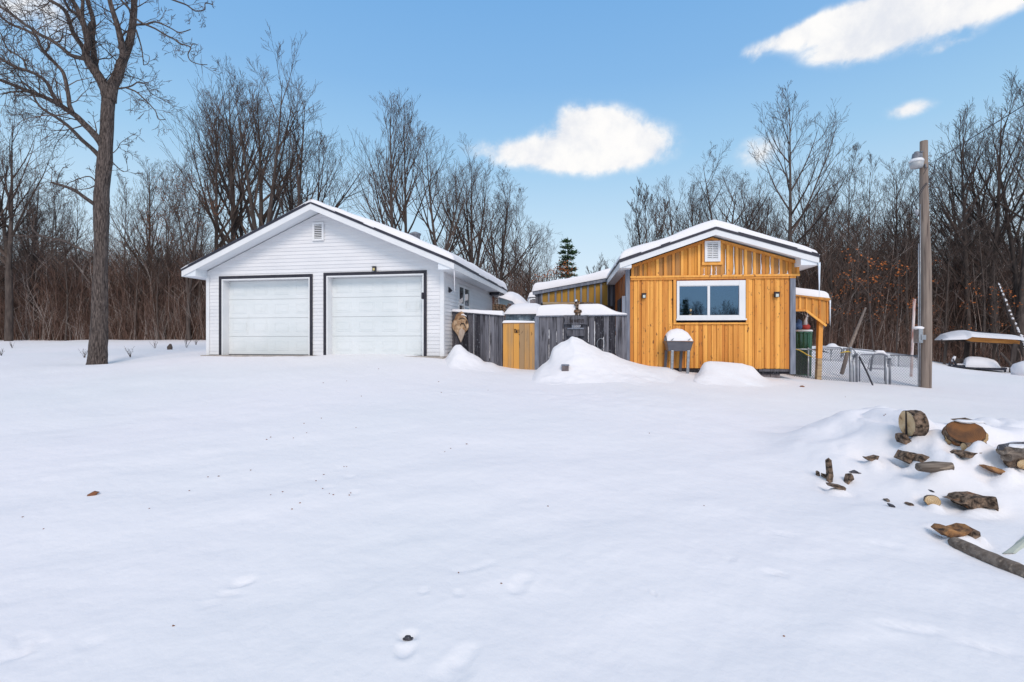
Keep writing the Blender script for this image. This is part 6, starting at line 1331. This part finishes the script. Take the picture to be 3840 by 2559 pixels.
# snow-lined fallen birch at the right edge
a = at(D(2356, 800), 23); b = at(D(2318, 715), 23.5); c_ = at(D(2296, 655), 24); mb = MB(); mb.tube([(a.x, a.y, a.z-.4), tuple(b), tuple(c_)], [.12, .09, .05], 9); 
root = empty('fallen_birch', (0, 0, 0), 0, label='leaning trunk striped with snow at the right edge beside the pergola', cat='tree'); mb.build('trunk', M['bark2'], root)
mb = MB(); Rs = random.Random(8)
for i in range(26):
    t = (i+Rs.random())/26
    if Rs.random() < .2: continue
    q = a.lerp(b, t*1.6) if t < .62 else b.lerp(c_, (t-.62)/.38); d = (b-a).normalized(); r_ = .12-.06*t
    mb.tube([tuple(q+d*s+Vector((-.03, -r_*.65, .02))+Vector((Rs.uniform(-.03, .03), 0, 0))) for s in (-.05, .0, Rs.uniform(.04, .12))], [.01, r_*Rs.uniform(.45, .75), .012], 7)
mb.build('snow_stripes', M['snow'], root)

# big tree in the left foreground
TRK = []
bt_ = empty('big_tree', (at(D(225, 835), 13.0).x, 13.0, 0), 0, label='large rough-barked bare tree standing alone at the left of the yard', cat='tree'); X0b = bt_.location.x
def BT(x, y, o=0.0): q = at(D(x, y), 13.0+o); return Vector((q.x-X0b, o, q.z))
def px2m(w): return w*1.632*13.0/FS
Rb = random.Random(5)
def limb(mb, pts, w0, w1, o0=0.0, o1=0.0, n=9, jit=.05, twigs=None, sub=4):
    P_ = [BT(x, y, o0+(o1-o0)*i/(len(pts)-1)) for i, (x, y) in enumerate(pts)]
    # Catmull-Rom refine
    out = []
    for i in range(len(P_)-1):
        p0 = P_[max(i-1, 0)]; p1 = P_[i]; p2 = P_[i+1]; p3 = P_[min(i+2, len(P_)-1)]
        for k_ in range(sub):
            t = k_/sub; out.append(.5*((2*p1)+(p2-p0)*t+(2*p0-5*p1+4*p2-p3)*t*t+(3*p1-p0-3*p2+p3)*t**3))
    out.append(P_[-1]); N_ = len(out)
    rads = [max(.006, px2m(np.interp(i/(N_-1), np.linspace(0, 1, len(w0)), w0) if hasattr(w0, '__len__') else w0+(w1-w0)*(i/(N_-1))**.8)/2) for i in range(N_)]
    mb.tube([tuple(q) for q in out], rads, n, jit=jit, rnd=Rb.random())
    if twigs:
        cnt, L_, mbt = twigs
        for k_ in range(cnt):
            t = Rb.uniform(.08, 1.0); i = min(int(t*(N_-1)), N_-2); q = out[i].lerp(out[i+1], Rb.random()); d = (out[i+1]-out[i]).normalized()
            perp = d.cross(Vector((Rb.gauss(0, 1), Rb.gauss(0, 1), Rb.gauss(0, 1)))).normalized(); nd = rot_about(d, perp, Rb.uniform(.6, 1.3))
            grow(mbt, q, nd, L_*Rb.uniform(.5, 1.2), max(.007, min(rads[i]*.35, .02)), 2, 4, Rb, .12, (0, 0, 4, 3), (.4, 1.0), .0045, 3, None, 1.5)
tw = MB()
mb = MB()
limb(mb, [(224,850),(224,830),(227,780),(229,720),(230,650),(232,600),(233,540),(233,480),(235,430),(241,367),(245,310),(247,260),(250,225)], [41, 38, 34, 31, 28, 25, 27, 30, 28, 28, 25, 25, 25], 0, n=26, jit=.06, sub=3)
# root flare
for (x, y, w) in ((206, 838, 14), (244, 838, 14), (224, 842, 20)): q = BT(x, y); mb.tube([(q.x, -.05, q.z-.15), (q.x*.7, 0, q.z+.25), (q.x*.45, 0, q.z+.9)], [px2m(w)*.5, px2m(w)*.4, px2m(w)*.2], 10, jit=.08)
tk = mb.build('trunk', M['bark'], bt_, True)
L1 = MB()
def LB(pts, w0, w1, o0=0, o1=0, tw_=0, tl=1.0, n=9): limb(L1, pts, w0, w1, o0, o1, n, .05, (tw_, tl, tw) if tw_ else None)
LB([(252,232),(258,200),(270,175),(278,150),(287,127),(298,96),(305,55),(308,20),(309,0),(318,-40),(325,-90)], 26, 9, 0, .5, 16, .9, 14)
LB([(284,135),(281,110),(276,85),(270,60),(262,35),(252,0),(244,-50)], 15, 8, 0, -.4, 10, .8, 12)
LB([(248,235),(243,210),(232,185),(219,165),(208,150),(200,135),(197,122),(202,100),(196,70),(188,42),(175,16),(164,-5),(150,-50)], 24, 7, 0, -.5, 16, .9, 14)
LB([(224,172),(219,150),(216,128),(212,90),(215,55),(209,27),(201,0),(196,-50)], 13, 8, 0, .5, 8, .7, 10)
LB([(202,100),(203,80),(207,60),(214,50)], 12, 8, -.1, .2, 2, .6)
LB([(197,125),(189,107),(170,79),(162,58),(156,38),(148,24),(137,14),(109,-3),(80,-25)], 11, 6, 0, -.9, 12, .9)
LB([(188,42),(189,25),(191,0),(192,-40)], 9, 5, -.3, 0, 4, .7)
LB([(192,60),(178,35),(160,22),(150,5),(140,-20)], 9, 4, -.3, -.9, 5, .7)
LB([(186,41),(178,20),(168,0),(160,-30)], 8, 4, 0, .3, 3, .6)
LB([(198,138),(188,134),(164,128),(142,110),(118,93),(90,79),(72,66),(55,55),(27,33),(0,16),(-40,-5)], 10, 5, 0, 1.2, 22, 1.0)
LB([(240,345),(230,326),(213,305),(192,284),(175,267),(153,252),(131,238),(98,222),(68,211),(33,197),(0,184),(-40,172)], 17, 5, 0, -1.3, 26, 1.1, 12)
LB([(166,258),(159,240),(158,226),(153,197),(145,167),(129,148),(101,118),(90,100),(84,85),(63,71),(27,57),(0,38),(-30,20)], 9, 4, -.6, -.9, 22, 1.0)
LB([(137,243),(120,216),(109,192),(90,175),(66,164),(33,153),(0,134),(-40,112)], 8, 4.5, -.8, -1.8, 16, 1.0)
LB([(236,372),(224,355),(208,339),(186,320),(170,303),(153,287),(135,274),(118,263),(103,254),(90,243),(80,227),(76,214)], 11, 4, 0, .9, 18, 1.0)
LB([(72,212),(50,210),(25,212),(0,217)], 4, 2, -1, -1.4, 5, .6)
LB([(63,165),(60,155),(55,140),(40,127),(20,116),(8,95),(3,80)], 4, 2, -1.4, -1.6, 6, .7)
LB([(104,120),(112,108),(110,95)], 5, 3, -.9, -.9, 3, .5)
LB([(118,93),(135,97),(143,85),(145,65)], 4, 2, .5, .5, 4, .5)
LB([(228,478),(215,468),(200,458),(185,447),(169,436),(140,426),(116,419)], 10, 5, 0, -.7, 2, .5)
LB([(131,424),(134,405),(146,384)], 2.2, 1, -.6, -.6, 2, .3)
LB([(225,594),(215,587),(200,580),(178,569),(156,558),(140,552),(125,549),(91,541),(76,528),(72,515),(78,500)], 7, 2.5, 0, .6, 14, .8)
LB([(226,428),(213,410),(200,406),(180,412),(155,422)], 3.5, 1.5, 0, -.4, 6, .6)
LB([(222,424),(205,433),(172,437)], 3, 1.5, 0, .3, 4, .5)
LB([(272,204),(280,203),(292,201),(304,197),(317,189),(330,191),(342,189)], 4.5, 2, 0, .4, 5, .6)
LB([(290,202),(303,207),(315,213),(339,235),(349,246),(358,257),(364,274),(380,275)], 4, 1.5, 0, -.3, 8, .7)
LB([(332,192),(345,212),(365,225),(395,240)], 2.4, 1, .4, .8, 5, .5)
LB([(312,57),(336,56),(348,52),(358,51),(376,57),(394,66),(413,75),(438,68)], 5, 2, 0, .4, 5, .5)
LB([(312,43),(328,54),(356,66),(383,82),(400,90),(416,101),(438,109),(432,125),(438,140),(458,148),(476,149)], 4.5, 1.6, 0, -.5, 8, .5)
LB([(438,109),(444,100),(456,105)], 1.8, 1, -.5, -.5, 1, .3)
LB([(312,68),(320,92),(326,115),(330,150)], 4, 1.8, 0, .3, 3, .4)
LB([(330,150),(340,146),(343,130),(332,125)], 1.8, 1, .3, .4, 2, .3)
LB([(224,138),(238,135),(252,135),(262,128),(274,126)], 3, 1.4, .2, .1, 3, .5)
LB([(300,25),(292,15),(278,0),(268,-20)], 5, 4, 0, -.3, 2, .5)
LB([(320,-70),(345,-40),(372,-12),(397,0),(427,11),(440,20),(451,26),(470,22),(472,8),(490,11)], 5, 2, .4, .9, 9, .5)
LB([(258,372),(270,385),(284,395),(298,390)], 2.2, 1, 0, -.2, 4, .5)
LB([(260,352),(270,342),(276,330),(292,318),(315,305)], 2.0, .8, 0, .3, 4, .5)
L1.build('limbs', M['bark'], bt_, True); tw.build('twigs', M['twig'], bt_)
# tree just outside the right frame edge whose twigs reach in
o = put('airy', 2560, 17, -40, 'tree beyond the right frame edge whose thin twigs reach in at top right', seed=7, wide=1.0)

# trees behind the viewer, seen mirrored in the cabin window
def behind(x, y, H_): return (x, y, float(G(np.array([x]), np.array([y]))[0]))
pine(behind(11.9, -46, 12), 7.6, 1.3, 41, 'tall spruce reflected in the left pane of the cabin window', layers=22, per=7, gap=.35, rag=.5)
pine(behind(16.2, -38, 6), 4.2, 1.4, 42, 'short spruce reflected in the right pane of the cabin window', layers=16, per=9, gap=.1, rag=.2)
R = random.Random(4)
for i in range(16):
    k_ = R.choice(['airy', 'twin', 'vase', 'slim']); o = clone(PROTO[k_][0]); x = 12+i*.95+R.uniform(-.5, .5); y = R.uniform(-76, -64); s = R.uniform(.36, .50); o.location = behind(x, y, 0); o.scale = (s, s, s); o.rotation_euler = (0, 0, R.uniform(0, 6))
    o['label'] = 'bare tree across the road, mirrored in the cabin window'; o['group'] = 'trees mirrored in the cabin window'; o['category'] = 'tree'

# undergrowth thickets (uncountable stems)
def thicket(name, label, N_, pxr, Yr, hr, m, seed, rr=(.010, .028), kids=5, lean=.12, skip=None):
    rs = np.random.RandomState(seed); px = rs.uniform(*pxr, N_); Y = rs.uniform(0, 1, N_)**1.3*(Yr[1]-Yr[0])+Yr[0]; X = (px-1176.5)*1.632*Y/FS; Z = G(X, Y)-.2
    h = rs.uniform(*hr, N_)*(.7+.6*rs.rand(N_)); n0 = vnoise(X*.25, Y*.25, seed); h = h*(1+n0*.7)
    r = rs.uniform(*rr, N_); yl_ = np.interp(px, [-350, 500, 560, 1200, 1240, 1300, 1480, 1550, 1850, 2750], [590, 590, 560, 570, 640, 700, 690, 560, 530, 520])+rs.uniform(-40, 60, N_)
    h = np.minimum(h, np.maximum((784-yl_)*Y/1130+CAMZ-Z, .4)); lx = rs.normal(0, lean, N_); ly = rs.normal(0, lean, N_)
    P = [np.stack([X, Y, Z], -1)]; c = np.stack([lx, ly, np.ones(N_)], -1)
    for t in (.35, .7, 1.0): P.append(P[0]+c*(h*t)[:, None]+np.stack([rs.normal(0, .05, N_), rs.normal(0, .05, N_), 0*h], -1)*(h*t)[:, None])
    segA = []; segB = []; rA = []; rB = []
    for i, (u, w) in enumerate(((1, .75), (.75, .45), (.45, .15))): segA.append(P[i]); segB.append(P[i+1]); rA.append(r*u); rB.append(r*w)
    for k_ in range(kids):
        t = rs.uniform(.2, .95, N_); b = P[0]+(P[3]-P[0])*t[:, None]+ (P[2]-(P[0]+(P[3]-P[0])*.7))*(1-np.abs(t-.7)/.7)[:, None]; a = rs.uniform(0, 2*PI, N_); L_ = h*rs.uniform(.12, .34, N_); up = rs.uniform(.5, 1.6, N_)
        d = np.stack([np.cos(a), np.sin(a), up], -1); d /= np.linalg.norm(d, axis=1)[:, None]; e = b+d*L_[:, None]; segA.append(b); segB.append(e); rA.append(r*.45); rB.append(r*.2)
        a2 = a+rs.normal(0, .8, N_); d2 = np.stack([np.cos(a2), np.sin(a2), up+.3], -1); d2 /= np.linalg.norm(d2, axis=1)[:, None]; m_ = b+(e-b)*.5; segA.append(m_); segB.append(m_+d2*(L_*.55)[:, None]); rA.append(r*.3); rB.append(r*.15)
    A = np.vstack(segA); B = np.vstack(segB); ra = np.concatenate(rA); rb = np.concatenate(rB); n = len(A)
    d = B-A; d /= np.linalg.norm(d, axis=1)[:, None]; ref = np.where(np.abs(d[:, 2:3]) > .9, [[1., 0, 0]], [[0, 0, 1.]]); u = np.cross(d, ref); u /= np.linalg.norm(u, axis=1)[:, None]; w = np.cross(d, u)
    V = np.empty((n, 6, 3))
    for j in range(3):
        o = u*math.cos(2*PI*j/3)+w*math.sin(2*PI*j/3); V[:, j] = A+o*ra[:, None]; V[:, 3+j] = B+o*rb[:, None]
    i0 = np.arange(n)*6; F = np.empty((n, 3, 4), int)
    for j in range(3): F[:, j, 0] = i0+j; F[:, j, 1] = i0+(j+1) % 3; F[:, j, 2] = i0+3+(j+1) % 3; F[:, j, 3] = i0+3+j
    me = bpy.data.meshes.new(name); nf = n*3; me.vertices.add(n*6); me.vertices.foreach_set('co', V.ravel()); me.loops.add(nf*4); me.loops.foreach_set('vertex_index', F.ravel()); me.polygons.add(nf)
    me.polygons.foreach_set('loop_start', np.arange(nf)*4); me.polygons.foreach_set('loop_total', np.full(nf, 4)); me.update(calc_edges=True)
    at_ = me.attributes.new('rnd', 'FLOAT', 'FACE'); base_r = rs.rand(N_); rn = np.tile(base_r, n//N_); at_.data.foreach_set('value', np.repeat(rn, 3))
    me.materials.append(M[m]); o = bpy.data.objects.new(name, me); C.objects.link(o); o['kind'] = 'stuff'; o['label'] = label; return o
thicket('undergrowth', 'reddish brown thicket of thin stems along the left wood edge', 3800, (-350, 520), (29.5, 44), (4.0, 7.5), 'brush', 1)
thicket('undergrowth', 'greyer thicket of saplings mixed into the left wood edge', 1700, (-350, 520), (30, 46), (4.5, 8), 'twig', 11, (.014, .034))
thicket('undergrowth', 'brown thicket of thin stems along the right wood edge', 2400, (1840, 2750), (27, 46), (4.0, 7.5), 'brush', 2)
thicket('undergrowth', 'brown thicket of thin stems behind garage and cabin roofs', 2400, (500, 1850), (32, 46), (3.5, 6.0), 'brush', 3)
thicket('undergrowth', 'greyer thicket of saplings mixed into the right wood edge', 1900, (1840, 2750), (27, 46), (4.5, 8), 'twig', 12, (.014, .034))
thicket('low_brush', 'dense low red-brown canes at the foot of the left woods', 4500, (-350, 520), (29, 33), (1.2, 2.8), 'brush', 4, (.006, .014), 3, .2)
thicket('low_brush', 'dense low brown canes at the foot of the right woods', 3500, (1860, 2750), (25, 34), (.9, 2.4), 'brush', 5, (.006, .014), 3, .2)
thicket('far_woods', 'far mass of grey-brown trunks deep in the woods', 3600, (-500, 2900), (46, 75), (8.0, 14), 'twig', 6, (.03, .09), 5, .06)

# ---------------------------------------------------------------- world, sun, camera
w = bpy.data.worlds.new('World'); bpy.context.scene.world = w; w.use_nodes = True; nt = w.node_tree; N = nt.nodes; Lk = nt.links; N.clear()
SUN_EL, SUN_AZ = math.radians(40), math.radians(168)     # azimuth clockwise from +Y (view direction): behind the viewer, slightly right
out = N.new('ShaderNodeOutputWorld'); bg = N.new('ShaderNodeBackground'); Lk.new(bg.outputs[0], out.inputs[0])
sky = N.new('ShaderNodeTexSky'); sky.sky_type = 'NISHITA'; sky.sun_disc = False; sky.sun_elevation = SUN_EL; sky.sun_rotation = SUN_AZ; sky.air_density = 1.0; sky.dust_density = .6; sky.ozone_density = 1.6
tc = N.new('ShaderNodeTexCoord'); dirv = N.new('ShaderNodeVectorMath'); dirv.operation = 'NORMALIZE'; Lk.new(tc.outputs['Generated'], dirv.inputs[0])
def mth(op, a, b=None, c=None):
    m = N.new('ShaderNodeMath'); m.operation = op
    for i, v in enumerate((a, b, c)):
        if v is None: continue
        if isinstance(v, (int, float)): m.inputs[i].default_value = v
        else: Lk.new(v, m.inputs[i])
    return m.outputs[0]
def mr(x, a, b, c=0., d=1., sm=True):
    m = N.new('ShaderNodeMapRange'); m.interpolation_type = 'SMOOTHSTEP' if sm else 'LINEAR'; Lk.new(x, m.inputs[0])
    for i, v in enumerate((a, b, c, d)): m.inputs[i+1].default_value = v
    return m.outputs[0]
sep = N.new('ShaderNodeSeparateXYZ'); Lk.new(dirv.outputs[0], sep.inputs[0]); el = sep.outputs['Z']
ramp = N.new('ShaderNodeValToRGB'); Lk.new(el, ramp.inputs[0]); cr_ = ramp.color_ramp
SK = [(0.0, (.82, .90, .96)), (.12, (.74, .87, .965)), (.22, (.60, .81, .965)), (.34, (.39, .67, .94)), (.46, (.265, .54, .90)), (.58, (.205, .475, .87)), (1.0, (.16, .30, .52))]
while len(cr_.elements) < len(SK): cr_.elements.new(.5)
for e, (p_, c3) in zip(cr_.elements, SK): e.position = p_; e.color = (*c3, 1)
sc1 = N.new('ShaderNodeVectorMath'); sc1.operation = 'SCALE'; Lk.new(sky.outputs[0], sc1.inputs[0]); sc1.inputs['Scale'].default_value = .13
mx = N.new('ShaderNodeMix'); mx.data_type = 'RGBA'; mx.inputs[0].default_value = .82; Lk.new(sc1.outputs[0], mx.inputs[6]); Lk.new(ramp.outputs[0], mx.inputs[7])
def noise(scale, det, rough=.5, off=(0, 0, 0), dist=0):
    mp = N.new('ShaderNodeMapping'); mp.inputs['Location'].default_value = off; Lk.new(dirv.outputs[0], mp.inputs[0]); n = N.new('ShaderNodeTexNoise'); n.inputs['Scale'].default_value = scale; n.inputs['Detail'].default_value = det; n.inputs['Roughness'].default_value = rough; n.inputs['Distortion'].default_value = dist; Lk.new(mp.outputs[0], n.inputs['Vector']); return n.outputs['Fac']
n1 = noise(8, 6, .6); n2 = noise(22, 6, .62, (3, 1, 2), .3)
pert = mth('ADD', mth('MULTIPLY', mth('SUBTRACT', n1, .5), 1.15), mth('MULTIPLY', mth('SUBTRACT', n2, .5), .55))
def cloud(dx, dy, w_, h_, amp=1.0, tilt=0.0):
    c0 = at(D(dx, dy), 1.0)-Vector((0, 0, CAMZ)); c0.normalize(); r_ = c0.cross(Vector((0, 0, 1))).normalized(); u_ = r_.cross(c0).normalized()
    ct, st = math.cos(tilt), math.sin(tilt); ra = r_*ct+u_*st; ua = u_*ct-r_*st
    k_ = 1/ (Vector(((dx-1176.5)/1130, 1, (784-dy)/1130)).length)
    def dot(v):
        d = N.new('ShaderNodeVectorMath'); d.operation = 'DOT_PRODUCT'; Lk.new(dirv.outputs[0], d.inputs[0]); d.inputs[1].default_value = v; return d.outputs['Value']
    a = mth('DIVIDE', dot(ra), w_/1130*k_); b = mth('DIVIDE', dot(ua), h_/1130*k_)
    e = mth('ADD', mth('MULTIPLY', a, a), mth('MULTIPLY', b, b))
    m = mth('MULTIPLY', mth('EXPONENT', mth('MULTIPLY', e, -.95)), amp)
    return mth('MULTIPLY', m, mth('GREATER_THAN', dot(c0), .3))
CL = [(1355,330,105,56,1.0,0),(1225,350,125,26,.95,-.05),(1445,333,92,40,.95,.0),(1325,280,50,36,.7,0),(1402,284,48,30,.65,0),(1345,364,135,22,.6,0),
      (1840,76,95,18,.95,.10),(1930,60,90,38,.75,.10),(2030,52,100,52,.9,.10),(2120,18,130,50,.9,.08),(2240,14,110,32,.7,.12),(1910,124,38,13,.75,0),(2000,104,60,28,.7,.1),(2330,-5,110,30,.6,.2),
      (2088,251,44,17,.85,0),(1745,350,60,38,.5,0),(2188,103,46,11,.48,.1),(60,12,120,60,.55,-.2),(2330,440,70,50,.45,0),(1728,126,20,20,.36,0)]
cur = None
for q in CL: c_ = cloud(*q); cur = c_ if cur is None else mth('ADD', cur, c_)
edge = mth('ADD', mth('MULTIPLY', mth('SUBTRACT', n1, .5), 1.7), mth('MULTIPLY', mth('SUBTRACT', n2, .5), 1.2))
cur = mr(mth('MULTIPLY_ADD', edge, mr(cur, .0, .5), cur), .12, .88)
# unseen broken cloud deck, added overhead and behind to neutralise light on the snow
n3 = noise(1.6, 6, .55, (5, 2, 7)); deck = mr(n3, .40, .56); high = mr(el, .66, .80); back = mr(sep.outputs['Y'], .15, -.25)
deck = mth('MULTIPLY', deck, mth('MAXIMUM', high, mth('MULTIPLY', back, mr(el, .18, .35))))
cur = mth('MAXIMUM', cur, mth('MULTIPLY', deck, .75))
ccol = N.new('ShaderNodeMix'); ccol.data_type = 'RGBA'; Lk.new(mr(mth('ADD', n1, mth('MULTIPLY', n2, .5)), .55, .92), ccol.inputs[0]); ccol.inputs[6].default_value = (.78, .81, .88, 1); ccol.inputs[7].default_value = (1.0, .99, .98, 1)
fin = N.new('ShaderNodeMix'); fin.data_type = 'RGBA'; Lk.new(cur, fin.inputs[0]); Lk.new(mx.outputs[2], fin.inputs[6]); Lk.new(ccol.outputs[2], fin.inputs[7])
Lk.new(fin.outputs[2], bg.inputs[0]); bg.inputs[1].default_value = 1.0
ld = bpy.data.lights.new('sun', 'SUN'); ld.energy = 1.85; ld.angle = math.radians(22); ld.color = (1.0, .87, .76); lo = bpy.data.objects.new('sun', ld); C.objects.link(lo)
sd = Vector((math.sin(SUN_AZ)*math.cos(SUN_EL), math.cos(SUN_AZ)*math.cos(SUN_EL), math.sin(SUN_EL))); lo.rotation_euler = sd.to_track_quat('Z', 'Y').to_euler(); lo.location = sd*30
cd = bpy.data.cameras.new('camera'); cd.sensor_width = 36; cd.lens = FS/3840*36; cd.clip_end = 2000; cd.clip_start = .05
co = bpy.data.objects.new('camera', cd); C.objects.link(co); co.location = (0, 0, CAMZ); co.rotation_euler = (PI/2, 0, 0); bpy.context.scene.camera = co
sc = bpy.context.scene; sc.view_settings.view_transform = 'Standard'; sc.view_settings.look = 'None'; sc.view_settings.exposure = 0.0; sc.view_settings.gamma = 1
sc.render.film_transparent = False
sc.cycles.max_bounces = 6; sc.cycles.diffuse_bounces = 3; sc.cycles.glossy_bounces = 3
